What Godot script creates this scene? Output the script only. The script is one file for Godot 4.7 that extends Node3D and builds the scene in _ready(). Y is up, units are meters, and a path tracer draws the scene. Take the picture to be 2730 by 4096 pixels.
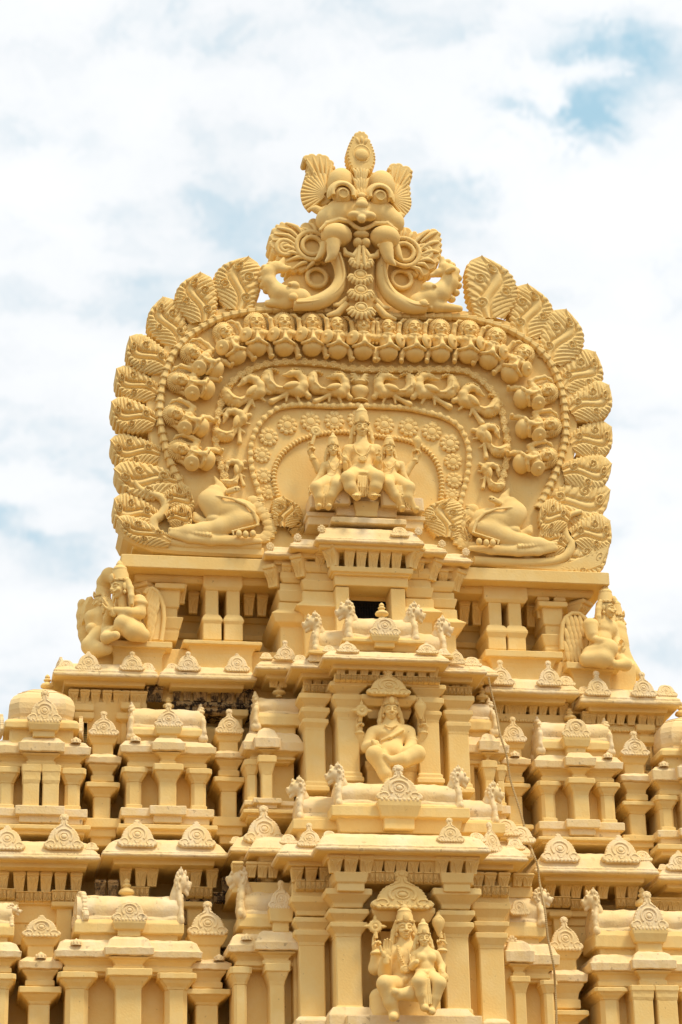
extends Node3D

# The crown of a South Indian temple gateway tower under a bright, thinly clouded sky.
# Metres, y up; the facade faces +z, its middle axis is x = 0 and the big arched gable stands in the plane z = 0.

var plaster: StandardMaterial3D      # cream-yellow limewash
var lit_speckled: StandardMaterial3D    # same paint, worn and speckled, with bright light on tops put into its colour
var mildewed: StandardMaterial3D     # the damp frieze with black growth
var dark: StandardMaterial3D  # near-black colour that paints the shade inside the window
var metal: StandardMaterial3D

func _ready() -> void:
	var cam := Camera3D.new()
	cam.name = "camera"
	cam.position = Vector3(-4.6454, 1.6000, 25.3996)
	cam.basis = Basis(Vector3.UP, deg_to_rad(-9.8)) * Basis(Vector3.RIGHT, deg_to_rad(22.0)) * Basis(Vector3.BACK, deg_to_rad(-1.3))
	cam.fov = 23.924
	cam.near = 0.1
	cam.far = 4000.0
	add_child(cam)
	cam.current = true
	var we := WorldEnvironment.new()
	we.name = "world_environment"
	var env := Environment.new()
	env.background_mode = Environment.BG_SKY
	env.tonemap_mode = Environment.TONE_MAPPER_LINEAR
	env.tonemap_exposure = 1.66
	env.sdfgi_enabled = true
	env.ssao_enabled = true
	env.ssil_enabled = true
	var sky := Sky.new()
	var pan := PanoramaSkyMaterial.new()
	pan.panorama = make_sky(cam)
	sky.sky_material = pan
	env.sky = sky
	we.environment = env
	add_child(we)
	var sun := DirectionalLight3D.new()
	sun.name = "sun"
	sun.light_energy = 0.5
	sun.light_color = Color(1.0, 0.95, 0.87)
	sun.light_angular_distance = 12.0
	sun.shadow_enabled = true
	add_child(sun)
	sun.look_at_from_position(Vector3(3.3, 9.4, 3.5), Vector3.ZERO, Vector3.FORWARD)
	make_materials()
	make_protos()
	make_ground()
	make_tower()
	make_shrines()
	make_gable()
	make_mask()
	make_statues()
	make_small_things()


# ---------------------------------------------------------------- sky: thin bright cloud with gaps of pale blue
func make_sky(cam: Camera3D) -> ImageTexture:
	var big := FastNoiseLite.new()
	big.seed = 11
	big.noise_type = FastNoiseLite.TYPE_SIMPLEX_SMOOTH
	big.frequency = 7.0
	big.fractal_octaves = 6
	big.fractal_gain = 0.58
	big.domain_warp_enabled = true
	big.domain_warp_amplitude = 0.10
	big.domain_warp_frequency = 3.0
	var wide := FastNoiseLite.new()
	wide.seed = 5
	wide.noise_type = FastNoiseLite.TYPE_SIMPLEX_SMOOTH
	wide.frequency = 1.7
	wide.fractal_octaves = 2
	# gaps in the cloud, as directions: [direction, angular size, depth]
	var gaps := []
	for g in [Vector3(1124.075, 2516.435, -4000), Vector3(1192.86, 2470.252, -4000), Vector3(1069.879, 2552.397, -4000), Vector3(1261.84, 2666.928, -4000), Vector3(1028.727, 2435.23, -4000)]:
		gaps.append([(g - cam.position).normalized(), 0.026, 0.25])
	for g in [Vector3(99.305, 1697.323, -4000), Vector3(343.025, 2636.283, -4000), Vector3(1314.354, 2232.237, -4000), Vector3(775.954, 2506.42, -4000), Vector3(169.598, 2349.29, -4000), Vector3(1322.235, 1730.026, -4000), Vector3(652.668, 2547.757, -4000), Vector3(1297.677, 2735.091, -4000)]:
		gaps.append([(g - cam.position).normalized(), 0.022, 0.14])
	# the whole sphere coarsely, then the part with the finest cloud again at full size
	var im := Image.create(1024, 512, false, Image.FORMAT_RGBF)
	for y in 512:
		for x in 1024:
			im.set_pixel(x, y, sky_at((x + 0.5) / 1024.0, (y + 0.5) / 512.0, big, wide, gaps))
	im.resize(4096, 2048, Image.INTERPOLATE_CUBIC)
	for y in range(430, 1000):
		for k in range(-160, 420):
			var x := posmod(k, 4096)
			im.set_pixel(x, y, sky_at((x + 0.5) / 4096.0, (y + 0.5) / 2048.0, big, wide, gaps))
	return ImageTexture.create_from_image(im)

func sky_at(u: float, v: float, big: FastNoiseLite, wide: FastNoiseLite, gaps: Array) -> Color:
	var el := PI * 0.5 - PI * v
	var az := u * TAU
	if el < -0.02:
		return Color(0.08, 0.055, 0.03)
	var d := Vector3(sin(az) * cos(el), sin(el), -cos(az) * cos(el))
	# the cloud deck is a level sheet: look it up where the line of sight meets it
	var s := d / (maxf(d.y, 0.0) + 0.28)
	var n := big.get_noise_2d(s.x * 0.9, s.z * 1.2)
	var w := wide.get_noise_2d(s.x, s.z)
	var cover := 1.0 + n * 0.8 + w * 0.15
	for g in gaps:
		var q: float = d.distance_squared_to(g[0]) / (g[1] * g[1])
		if q < 6.0:
			cover -= g[2] * exp(-q) * (1.0 - n * 2.2)
	cover = smoothstep(0.0, 1.0, cover)
	var c := Color(0.255, 0.395, 0.48).lerp(Color(0.58, 0.594, 0.608) * (1.0 + 0.10 * n + 0.04 * w), cover)
	if el < 0.1:
		c = c.lerp(Color(0.54, 0.56, 0.575), 1.0 - (el + 0.02) / 0.12)
	return c


func noise_image(n: int, seed_: int, freq: float, oct: int) -> Image:
	var f := FastNoiseLite.new()
	f.seed = seed_
	f.noise_type = FastNoiseLite.TYPE_SIMPLEX_SMOOTH
	f.frequency = freq
	f.fractal_octaves = oct
	f.fractal_gain = 0.55
	return f.get_seamless_image(n, n)


func paint(called: String, base: Color, pale: Color, specks: float, dirt: Color, dirt_amount: float, rough_px: float) -> StandardMaterial3D:
	var n := 512
	var a := noise_image(n, 3 + int(specks * 100.0), 0.008, 5)
	var b := noise_image(n, 17, 0.05, 4)
	var e := noise_image(n, 29, 0.02, 5)
	var im := Image.create(n, n, false, Image.FORMAT_RGB8)
	for y in n:
		for x in n:
			var p := a.get_pixel(x, y).r
			var q := b.get_pixel(x, y).r
			var r := e.get_pixel(x, y).r
			var c := base.lerp(pale, clampf((p - 0.35) * 1.8 + (q - 0.5) * 0.5, 0.0, 1.0))
			var k := smoothstep(1.0 - specks, 1.08 - specks, r * 0.62 + q * 0.42)
			c = c.lerp(dirt, k * dirt_amount)
			im.set_pixel(x, y, c.linear_to_srgb())
	var m := StandardMaterial3D.new()
	m.resource_name = called
	m.albedo_texture = ImageTexture.create_from_image(im)
	m.roughness = 0.92
	m.metallic_specular = 0.25
	m.uv1_triplanar = true
	m.uv1_world_triplanar = true
	m.uv1_scale = Vector3(0.5, 0.5, 0.5)
	var hm := noise_image(n, 41, 0.11, 5)
	m.heightmap_enabled = true
	m.heightmap_texture = ImageTexture.create_from_image(hm)
	m.heightmap_scale = rough_px
	return m


func make_materials() -> void:
	plaster = paint("cream_limewash", Color(0.865, 0.61, 0.23), Color(0.875, 0.655, 0.285), 0.21, Color(0.34, 0.20, 0.08), 0.5, 0.16)
	lit_speckled = paint("lit_speckled_limewash", Color(0.865, 0.645, 0.31), Color(0.88, 0.71, 0.44), 0.29, Color(0.25, 0.16, 0.08), 0.55, 0.3)  # paler than plaster: the brightness of lit tops is put into the colour
	mildewed = paint("mildewed_limewash", Color(0.50, 0.34, 0.16), Color(0.62, 0.44, 0.21), 0.52, Color(0.035, 0.025, 0.02), 0.95, 1.2)
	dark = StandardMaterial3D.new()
	dark.resource_name = "interior_shade"
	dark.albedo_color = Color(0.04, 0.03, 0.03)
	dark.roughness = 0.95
	metal = StandardMaterial3D.new()
	metal.resource_name = "dark_wire"
	metal.albedo_color = Color(0.09, 0.08, 0.08)
	metal.roughness = 0.6
	metal.metallic = 0.7


func make_ground() -> void:
	var m := StandardMaterial3D.new()
	m.resource_name = "brown_earth_ground"
	m.albedo_color = Color(0.15, 0.085, 0.035).linear_to_srgb()
	m.roughness = 1.0
	var p := PlaneMesh.new()
	p.size = Vector2(3000, 3000)
	var o := part("ground", p, self, m)
	o.set_meta("kind", "structure")
	o.set_meta("label", "brown earth courtyard ground at the foot of the tower")

# ---------------------------------------------------------------- mesh helpers
class Msh:
	var v := PackedVector3Array()
	var n := PackedVector3Array()
	var ix := PackedInt32Array()
	func tri(a: Vector3, b: Vector3, c: Vector3) -> void:
		var m := (b - a).cross(c - a).normalized()
		var k := v.size()
		v.append(a); v.append(b); v.append(c)
		n.append(m); n.append(m); n.append(m)
		ix.append(k); ix.append(k + 2); ix.append(k + 1)
	func quad(a: Vector3, b: Vector3, c: Vector3, d: Vector3) -> void:
		var m := (c - a).cross(d - b).normalized()
		var k := v.size()
		v.append(a); v.append(b); v.append(c); v.append(d)
		for i in 4:
			n.append(m)
		ix.append(k); ix.append(k + 2); ix.append(k + 1)
		ix.append(k); ix.append(k + 3); ix.append(k + 2)
	# a smooth sheet of nu x nv points (p[i * nv + j]); outward side is (du x dv)
	func sheet(p: PackedVector3Array, nu: int, nv: int, closed := false) -> void:
		var k := v.size()
		for i in nu:
			for j in nv:
				var i0 := i - 1
				var i1 := i + 1
				if closed:
					i0 = (i - 1 + nu) % nu
					i1 = (i + 1) % nu
				else:
					i0 = maxi(i0, 0)
					i1 = mini(i1, nu - 1)
				var j0 := maxi(j - 1, 0)
				var j1 := mini(j + 1, nv - 1)
				var m := (p[i1 * nv + j] - p[i0 * nv + j]).cross(p[i * nv + j1] - p[i * nv + j0])
				if m.length_squared() < 1e-16:
					var jj := clampi(j, 1, nv - 2)
					m = (p[i1 * nv + jj] - p[i0 * nv + jj]).cross(p[i * nv + jj + 1] - p[i * nv + jj - 1])
				v.append(p[i * nv + j])
				n.append(m.normalized())
		var last := nu if closed else nu - 1
		for i in last:
			var a := i * nv
			var b := ((i + 1) % nu) * nv
			for j in nv - 1:
				ix.append(k + a + j); ix.append(k + b + j + 1); ix.append(k + b + j)
				ix.append(k + a + j); ix.append(k + a + j + 1); ix.append(k + b + j + 1)
	func add(o: Msh, t: Transform3D) -> void:
		var k := v.size()
		var flip := t.basis.determinant() < 0.0
		var nb := t.basis.inverse().transposed()
		for q in o.v:
			v.append(t * q)
		for q in o.n:
			n.append((nb * q).normalized())
		if flip:
			for i in range(0, o.ix.size(), 3):
				ix.append(k + o.ix[i]); ix.append(k + o.ix[i + 2]); ix.append(k + o.ix[i + 1])
		else:
			for i in o.ix:
				ix.append(k + i)
	func tube(path: Array, radii: Array, sides := 8) -> void:
		var m := path.size()
		var p := PackedVector3Array()
		var fr := []
		var up := Vector3(0.13, 0.2, 1).normalized()
		for i in m:
			var t: Vector3 = (path[mini(i + 1, m - 1)] - path[maxi(i - 1, 0)]).normalized()
			var s := t.cross(up)
			if s.length() < 0.05:
				s = t.cross(Vector3.RIGHT)
			s = s.normalized()
			fr.append([s, s.cross(t)])
		for j in sides:
			var a := TAU * j / sides
			for i in m:
				var r: float = radii[i] if radii.size() > 1 else radii[0]
				p.append(path[i] + (fr[i][0] * cos(a) - fr[i][1] * sin(a)) * r)
		sheet(p, sides, m, true)
		for e in [0, m - 1]:
			for j in sides:
				var a: Vector3 = p[j * m + e]
				var b: Vector3 = p[((j + 1) % sides) * m + e]
				if e == 0:
					tri(path[e], b, a)
				else:
					tri(path[e], a, b)
	func lathe(prof: Array, at := Vector3.ZERO, sides := 16, bs := Basis.IDENTITY) -> void:
		var p := PackedVector3Array()
		for j in sides:
			var a := TAU * j / sides
			for q in prof:
				p.append(at + bs * Vector3(q[0] * cos(a), q[1], -q[0] * sin(a)))
		sheet(p, sides, prof.size(), true)
	func ell(c: Vector3, r: Vector3, bs := Basis.IDENTITY, sides := 14) -> void:
		var pr := []
		var m := sides / 2
		for i in m + 1:
			var t := PI * i / m - PI / 2
			pr.append([maxf(cos(t), 0.002), sin(t)])
		lathe(pr, c, sides, bs * Basis.from_scale(r))
	func box(c: Vector3, h: Vector3, bs := Basis.IDENTITY, b := 0.006) -> void:
		var o := Msh.new()
		o.stack(-h.x, h.x, h.z, -h.z, [[-h.y, 0.0], [h.y, 0.0]], b)
		add(o, Transform3D(bs, c))
	# a block whose plan is a rectangle with chamfered front corners and whose sides follow a profile of [height, outward offset]
	func stack(xa: float, xb: float, zf: float, zb: float, prof: Array, ch := 0.008, jag := 0.0, bev := 0.007) -> void:
		var q := []
		var full := [[prof[0][0], prof[0][1] - 1.0]]
		full.append_array(prof)
		full.append([prof[-1][0], prof[-1][1] - 1.0])
		for i in range(1, full.size() - 1):
			var p := Vector2(full[i][0], full[i][1])
			var a := Vector2(full[i - 1][0], full[i - 1][1]) - p
			var b := Vector2(full[i + 1][0], full[i + 1][1]) - p
			if a.length() < 1e-5 or b.length() < 1e-5:
				continue
			var turn := absf(a.normalized().dot(b.normalized()) + 1.0)
			if turn < 0.12 or bev <= 0.0:
				q.append(p)
			else:
				q.append(p + a.normalized() * minf(bev, a.length() * 0.3))
				q.append(p + b.normalized() * minf(bev, b.length() * 0.3))
		var rings := []
		for p in q:
			var o: float = p.y
			var x0 := xa - o
			var x1 := xb + o
			var z1 := zf + o
			var c := minf(ch, (x1 - x0) * 0.3)
			var r := PackedVector3Array([Vector3(x0, p.x, zb), Vector3(x0, p.x, z1 - c), Vector3(x0 + c, p.x, z1)])
			if jag > 0.0:
				var m := maxi(1, int((x1 - x0) / 0.045))
				m = mini(m, 90)
				for i in range(1, m):
					var f := float(i) / m
					r.append(Vector3(lerpf(x0 + c, x1 - c, f), p.x, z1))
			r.append_array([Vector3(x1 - c, p.x, z1), Vector3(x1, p.x, z1 - c), Vector3(x1, p.x, zb)])
			rings.append(r)
		if jag > 0.0:
			# the number of points along the front must agree between rings
			var m := 0
			for r in rings:
				m = maxi(m, r.size())
			for k in rings.size():
				var r: PackedVector3Array = rings[k]
				var s := PackedVector3Array([r[0], r[1]])
				var l := r[2]
				var h := r[r.size() - 3]
				var inner := m - 5
				for i in inner + 1:
					s.append(l.lerp(h, float(i) / inner))
				s.append_array([r[r.size() - 2], r[r.size() - 1]])
				for i in range(1, s.size() - 1):
					var w: Vector3 = s[i]
					var g := Vector3(sin(w.x * 61.0 + w.y * 37.0 + w.z * 5.0) + sin(w.x * 23.7 + 1.3 + w.z * 11.0), sin(w.x * 47.0 + w.y * 90.0 + 0.4) + sin(w.x * 17.3 + w.y * 33.0), sin(w.x * 53.0 + w.y * 71.0) + sin(w.x * 29.0 - 2.0))
					s[i] = w + g * jag * 0.22
				rings[k] = s
		for k in rings.size() - 1:
			var a: PackedVector3Array = rings[k]
			var b: PackedVector3Array = rings[k + 1]
			for i in a.size() - 1:
				quad(a[i], a[i + 1], b[i + 1], b[i])
			quad(a[a.size() - 1], a[0], b[0], b[b.size() - 1])
		var lo: PackedVector3Array = rings[0]
		var hi: PackedVector3Array = rings[-1]
		var e := lo.size()
		var cl := Vector3((lo[0].x + lo[e - 1].x) / 2, lo[0].y, zb)
		var chh := Vector3((hi[0].x + hi[e - 1].x) / 2, hi[0].y, zb)
		for i in e - 1:
			tri(cl, lo[i + 1], lo[i])
			tri(chh, hi[i], hi[i + 1])
	# an outline (counter-clockwise, x right y up) given thickness from z0 (back) to z1 (front) with a bevelled front edge; t places it
	func prism(pts: PackedVector2Array, z0: float, z1: float, b: float, t := Transform3D.IDENTITY, dome := 0.0) -> void:
		var m := pts.size()
		var ins := PackedVector2Array()
		for i in m:
			var e0 := (pts[i] - pts[(i - 1 + m) % m]).normalized()
			var e1 := (pts[(i + 1) % m] - pts[i]).normalized()
			var nn := Vector2(-e0.y - e1.y, e0.x + e1.x)
			nn = nn.normalized() if nn.length() > 0.01 else Vector2(-e0.y, e0.x)
			ins.append(pts[i] + nn * b)
		for i in m:
			var j := (i + 1) % m
			quad(t * Vector3(pts[i].x, pts[i].y, z0), t * Vector3(pts[j].x, pts[j].y, z0), t * Vector3(pts[j].x, pts[j].y, z1 - b), t * Vector3(pts[i].x, pts[i].y, z1 - b))
			quad(t * Vector3(pts[i].x, pts[i].y, z1 - b), t * Vector3(pts[j].x, pts[j].y, z1 - b), t * Vector3(ins[j].x, ins[j].y, z1), t * Vector3(ins[i].x, ins[i].y, z1))
		if dome > 0.0:
			var c := Vector2.ZERO
			for p in ins:
				c += p / m
			for i in m:
				var j := (i + 1) % m
				var a := t * Vector3(ins[i].x, ins[i].y, z1)
				var bb := t * Vector3(ins[j].x, ins[j].y, z1)
				var a2 := t * Vector3(lerpf(ins[i].x, c.x, 0.5), lerpf(ins[i].y, c.y, 0.5), z1 + dome * 0.75)
				var b2 := t * Vector3(lerpf(ins[j].x, c.x, 0.5), lerpf(ins[j].y, c.y, 0.5), z1 + dome * 0.75)
				quad(a, bb, b2, a2)
				tri(a2, b2, t * Vector3(c.x, c.y, z1 + dome))
		else:
			var ti := Geometry2D.triangulate_polygon(ins)
			if ti.is_empty():
				ti = Geometry2D.triangulate_polygon(pts)
			for i in range(0, ti.size(), 3):
				var a := ins[ti[i]]
				var bb := ins[ti[i + 1]]
				var c := ins[ti[i + 2]]
				if (bb - a).cross(c - a) < 0:
					var s := bb
					bb = c
					c = s
				tri(t * Vector3(a.x, a.y, z1), t * Vector3(bb.x, bb.y, z1), t * Vector3(c.x, c.y, z1))
		var tb := Geometry2D.triangulate_polygon(pts)
		for i in range(0, tb.size(), 3):
			var a := pts[tb[i]]
			var bb := pts[tb[i + 1]]
			var c := pts[tb[i + 2]]
			if (bb - a).cross(c - a) > 0:
				var s := bb
				bb = c
				c = s
			tri(t * Vector3(a.x, a.y, z0), t * Vector3(bb.x, bb.y, z0), t * Vector3(c.x, c.y, z0))
	func done() -> ArrayMesh:
		var a := []
		a.resize(Mesh.ARRAY_MAX)
		a[Mesh.ARRAY_VERTEX] = v
		a[Mesh.ARRAY_NORMAL] = n
		a[Mesh.ARRAY_INDEX] = ix
		var m := ArrayMesh.new()
		m.add_surface_from_arrays(Mesh.PRIMITIVE_TRIANGLES, a)
		return m


# ---------------------------------------------------------------- sculpture: joined solids meshed as one surface
class Sculpt:
	var o: Vector3
	var c: float
	var nx: int
	var ny: int
	var nz: int
	var f := PackedFloat32Array()
	var ops := []
	var most := Vector3.ONE * -1e9
	var least := Vector3.ONE * 1e9
	# the two corners given are only a hint: the grid fits itself round what is added
	func _init(_lo: Vector3, _hi: Vector3, cell: float) -> void:
		c = cell
	func cap(a: Vector3, b: Vector3, ra: float, rb: float, k := 0.02, cut := false) -> void:
		ops.append([0, a, b, ra, rb, k, cut])
		if not cut:
			var r := Vector3.ONE * (maxf(ra, rb) + k * 0.3)
			least = least.min(a.min(b) - r)
			most = most.max(a.max(b) + r)
	func ell(ctr: Vector3, r: Vector3, k := 0.02, bs := Basis.IDENTITY, cut := false) -> void:
		ops.append([1, ctr, r, k, bs, cut])
		if not cut:
			var e := r + Vector3.ONE * k * 0.3
			if bs != Basis.IDENTITY:
				e = Vector3.ONE * (maxf(r.x, maxf(r.y, r.z)) + k * 0.3)
			least = least.min(ctr - e)
			most = most.max(ctr + e)
	func build() -> void:
		var lo := least - Vector3.ONE * c * 3.0
		var hi := most + Vector3.ONE * c * 3.0
		o = lo
		var cell := c
		nx = int((hi.x - lo.x) / cell) + 2
		ny = int((hi.y - lo.y) / cell) + 2
		nz = int((hi.z - lo.z) / cell) + 2
		f.resize(nx * ny * nz)
		f.fill(9.0)
		for q in ops:
			if q[0] == 0:
				lay_cap(q[1], q[2], q[3], q[4], q[5], q[6])
			else:
				lay_ell(q[1], q[2], q[3], q[4], q[5])
	func lay_cap(a: Vector3, b: Vector3, ra: float, rb: float, k := 0.02, cut := false) -> void:
		var m := maxf(ra, rb) + k + c * 2.5
		var lo := a.min(b) - Vector3(m, m, m) - o
		var hi := a.max(b) + Vector3(m, m, m) - o
		var i0 := maxi(0, int(lo.x / c))
		var i1 := mini(nx - 1, int(hi.x / c) + 1)
		var j0 := maxi(0, int(lo.y / c))
		var j1 := mini(ny - 1, int(hi.y / c) + 1)
		var k0 := maxi(0, int(lo.z / c))
		var k1 := mini(nz - 1, int(hi.z / c) + 1)
		var ba := b - a
		var inv := 1.0 / maxf(ba.length_squared(), 1e-9)
		var dr := rb - ra
		var q := 0.25 / maxf(k, 1e-6)
		for j in range(j0, j1 + 1):
			for kk in range(k0, k1 + 1):
				var at := (j * nz + kk) * nx
				var pa := Vector3(o.x + i0 * c, o.y + j * c, o.z + kk * c) - a
				for i in range(i0, i1 + 1):
					var h := clampf(pa.dot(ba) * inv, 0.0, 1.0)
					var d := (pa - ba * h).length() - ra - dr * h
					pa.x += c
					if d < m:
						var e := f[at + i]
						if cut:
							d = -d
							if d > e - k:
								f[at + i] = maxf(d, e)
						elif d < e + k:
							var w := k - absf(d - e)
							f[at + i] = minf(d, e) - (w * w * q if w > 0.0 else 0.0)
	func lay_ell(ctr: Vector3, r: Vector3, k := 0.02, bs := Basis.IDENTITY, cut := false) -> void:
		var big := maxf(r.x, maxf(r.y, r.z))
		var m := big + k + c * 2.5
		var ext := Vector3(m, m, m)
		if bs == Basis.IDENTITY:
			ext = r + Vector3.ONE * (k + c * 2.5)
		var lo := ctr - ext - o
		var hi := ctr + ext - o
		var i0 := maxi(0, int(lo.x / c))
		var i1 := mini(nx - 1, int(hi.x / c) + 1)
		var j0 := maxi(0, int(lo.y / c))
		var j1 := mini(ny - 1, int(hi.y / c) + 1)
		var k0 := maxi(0, int(lo.z / c))
		var k1 := mini(nz - 1, int(hi.z / c) + 1)
		var back := bs.transposed()
		var ir := Vector3(1.0 / r.x, 1.0 / r.y, 1.0 / r.z)
		var q := 0.25 / maxf(k, 1e-6)
		for j in range(j0, j1 + 1):
			for kk in range(k0, k1 + 1):
				var at := (j * nz + kk) * nx
				for i in range(i0, i1 + 1):
					var p := back * (Vector3(o.x + i * c, o.y + j * c, o.z + kk * c) - ctr)
					var u := p * ir
					var l := u.length()
					var g := (u * ir).length()
					var d := l * (l - 1.0) / g if g > 1e-6 else -big
					if d < m:
						var e := f[at + i]
						if cut:
							f[at + i] = maxf(-d, e)
						elif d < e + k:
							var w := k - absf(d - e)
							f[at + i] = minf(d, e) - (w * w * q if w > 0.0 else 0.0)
	func path(p: Array, r: Array, k := 0.02) -> void:
		for i in p.size() - 1:
			cap(p[i], p[i + 1], r[i] if r.size() > 1 else r[0], r[i + 1] if r.size() > 1 else r[0], k)
	func into(m: Msh) -> void:
		build()
		var sx := 1
		var sz := nx
		var sy := nx * nz
		var id := PackedInt32Array()
		id.resize(f.size())
		id.fill(-1)
		var lim := c * 2.0
		for j in ny - 1:
			for kk in nz - 1:
				var row := (j * nz + kk) * nx
				for i in nx - 1:
					var at := row + i
					var a := f[at]
					if a > lim or a < -lim:
						continue
					var b := f[at + sx]
					var d := f[at + sy]
					var e := f[at + sx + sy]
					var a2 := f[at + sz]
					var b2 := f[at + sx + sz]
					var d2 := f[at + sy + sz]
					var e2 := f[at + sx + sy + sz]
					var s := (1 if a < 0 else 0) + (1 if b < 0 else 0) + (1 if d < 0 else 0) + (1 if e < 0 else 0) + (1 if a2 < 0 else 0) + (1 if b2 < 0 else 0) + (1 if d2 < 0 else 0) + (1 if e2 < 0 else 0)
					if s == 0 or s == 8:
						continue
					# the gradient of the field, and the point of the cell nearest to the surface along it
					var g := Vector3(b + e + b2 + e2 - a - d - a2 - d2, d + e + d2 + e2 - a - b - a2 - b2, a2 + b2 + d2 + e2 - a - b - d - e) * 0.25
					var mid := (a + b + d + e + a2 + b2 + d2 + e2) * 0.125
					var l2 := maxf(g.length_squared(), 1e-12)
					var off := g * (-mid / l2)
					off = off.clamp(Vector3(-0.5, -0.5, -0.5), Vector3(0.5, 0.5, 0.5))
					id[at] = m.v.size()
					m.v.append(o + Vector3(i + 0.5 + off.x, j + 0.5 + off.y, kk + 0.5 + off.z) * c)
					m.n.append(g.normalized())
		for j in range(1, ny - 1):
			for kk in range(1, nz - 1):
				var row := (j * nz + kk) * nx
				for i in range(1, nx - 1):
					var at := row + i
					var a := f[at]
					if a > lim or a < -lim:
						continue
					var ins := a < 0.0
					if ins != (f[at + sx] < 0.0):
						face(m, id[at - sy - sz], id[at - sz], id[at], id[at - sy], ins)
					if ins != (f[at + sy] < 0.0):
						face(m, id[at - sx - sz], id[at - sx], id[at], id[at - sz], ins)
					if ins != (f[at + sz] < 0.0):
						face(m, id[at - sx - sy], id[at - sy], id[at], id[at - sx], ins)
	func face(m: Msh, a: int, b: int, d: int, e: int, ins: bool) -> void:
		if a < 0 or b < 0 or d < 0 or e < 0:
			return
		if ins:
			m.ix.append(a); m.ix.append(d); m.ix.append(b)
			m.ix.append(a); m.ix.append(e); m.ix.append(d)
		else:
			m.ix.append(a); m.ix.append(b); m.ix.append(d)
			m.ix.append(a); m.ix.append(d); m.ix.append(e)


# ---------------------------------------------------------------- nodes
var used := {}

func numbered(called: String) -> String:
	var k: int = used.get(called, 0)
	used[called] = k + 1
	return called if k == 0 else "%s_%03d" % [called, k]

func thing(called: String, label: String, category: String, at := Vector3.ZERO, group := "") -> Node3D:
	var o := Node3D.new()
	o.name = numbered(called)
	add_child(o)
	o.position = at
	o.set_meta("label", label)
	o.set_meta("category", category)
	if group:
		o.set_meta("group", group)
	return o

# one mesh as a part of a thing (or of one of its parts); world coordinates unless t places it
func part(called: String, m, parent: Node3D, mat: Material = null, t = null) -> MeshInstance3D:
	var o := MeshInstance3D.new()
	o.name = called
	o.mesh = m.done() if m is Msh else m
	o.material_override = mat if mat else plaster
	parent.add_child(o, true)
	if t != null:
		o.transform = t
	else:
		o.transform = Transform3D(Basis.IDENTITY, -origin_of(parent))
	return o

func origin_of(p: Node3D) -> Vector3:
	var s := Vector3.ZERO
	var q: Node = p
	while q != self and q != null:
		s += q.position
		q = q.get_parent()
	return s

# a shared mesh put at a place in the world
func piece(called: String, mesh: Mesh, parent: Node3D, t: Transform3D, mat: Material = null) -> MeshInstance3D:
	return part(called, mesh, parent, mat, Transform3D(t.basis, t.origin - origin_of(parent)))

func slab(called: String, parent: Node3D, xa: float, xb: float, zf: float, zb: float, prof: Array, jag := 0.0, mat: Material = null, ch := 0.008) -> MeshInstance3D:
	var m := Msh.new()
	m.stack(xa, xb, zf, zb, prof, ch, jag)
	return part(called, m, parent, mat)

func turned(deg: float, s := 1.0) -> Basis:
	return Basis(Vector3(0, 0, 1), deg_to_rad(deg)).scaled(Vector3(s, s, s))

func spline(p: Array, per := 6) -> Array:
	var r := []
	var m := p.size()
	for i in m - 1:
		var a: Vector3 = p[maxi(i - 1, 0)]
		var b: Vector3 = p[i]
		var c: Vector3 = p[i + 1]
		var d: Vector3 = p[mini(i + 2, m - 1)]
		for k in per:
			r.append(b.cubic_interpolate(c, a, d, float(k) / per))
	r.append(p[m - 1])
	return r

# points spaced evenly along a path: [position, direction]
func along(p: Array, step: float) -> Array:
	var r := []
	var left := step * 0.5
	for i in p.size() - 1:
		var a: Vector3 = p[i]
		var b: Vector3 = p[i + 1]
		var l := a.distance_to(b)
		var d := (b - a).normalized()
		while left <= l:
			r.append([a + d * left, d])
			left += step
		left -= l
	return r

# ---------------------------------------------------------------- shared carved shapes
var head_mesh: Msh
var head_moustache: Msh
var hands := {}
var bracket_mesh: ArrayMesh
var lotus_mesh: ArrayMesh
var antefix := {}
var pot: ArrayMesh
var yali: Array = []
var fin: Array = []
var rosette: ArrayMesh
var knob: ArrayMesh

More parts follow.
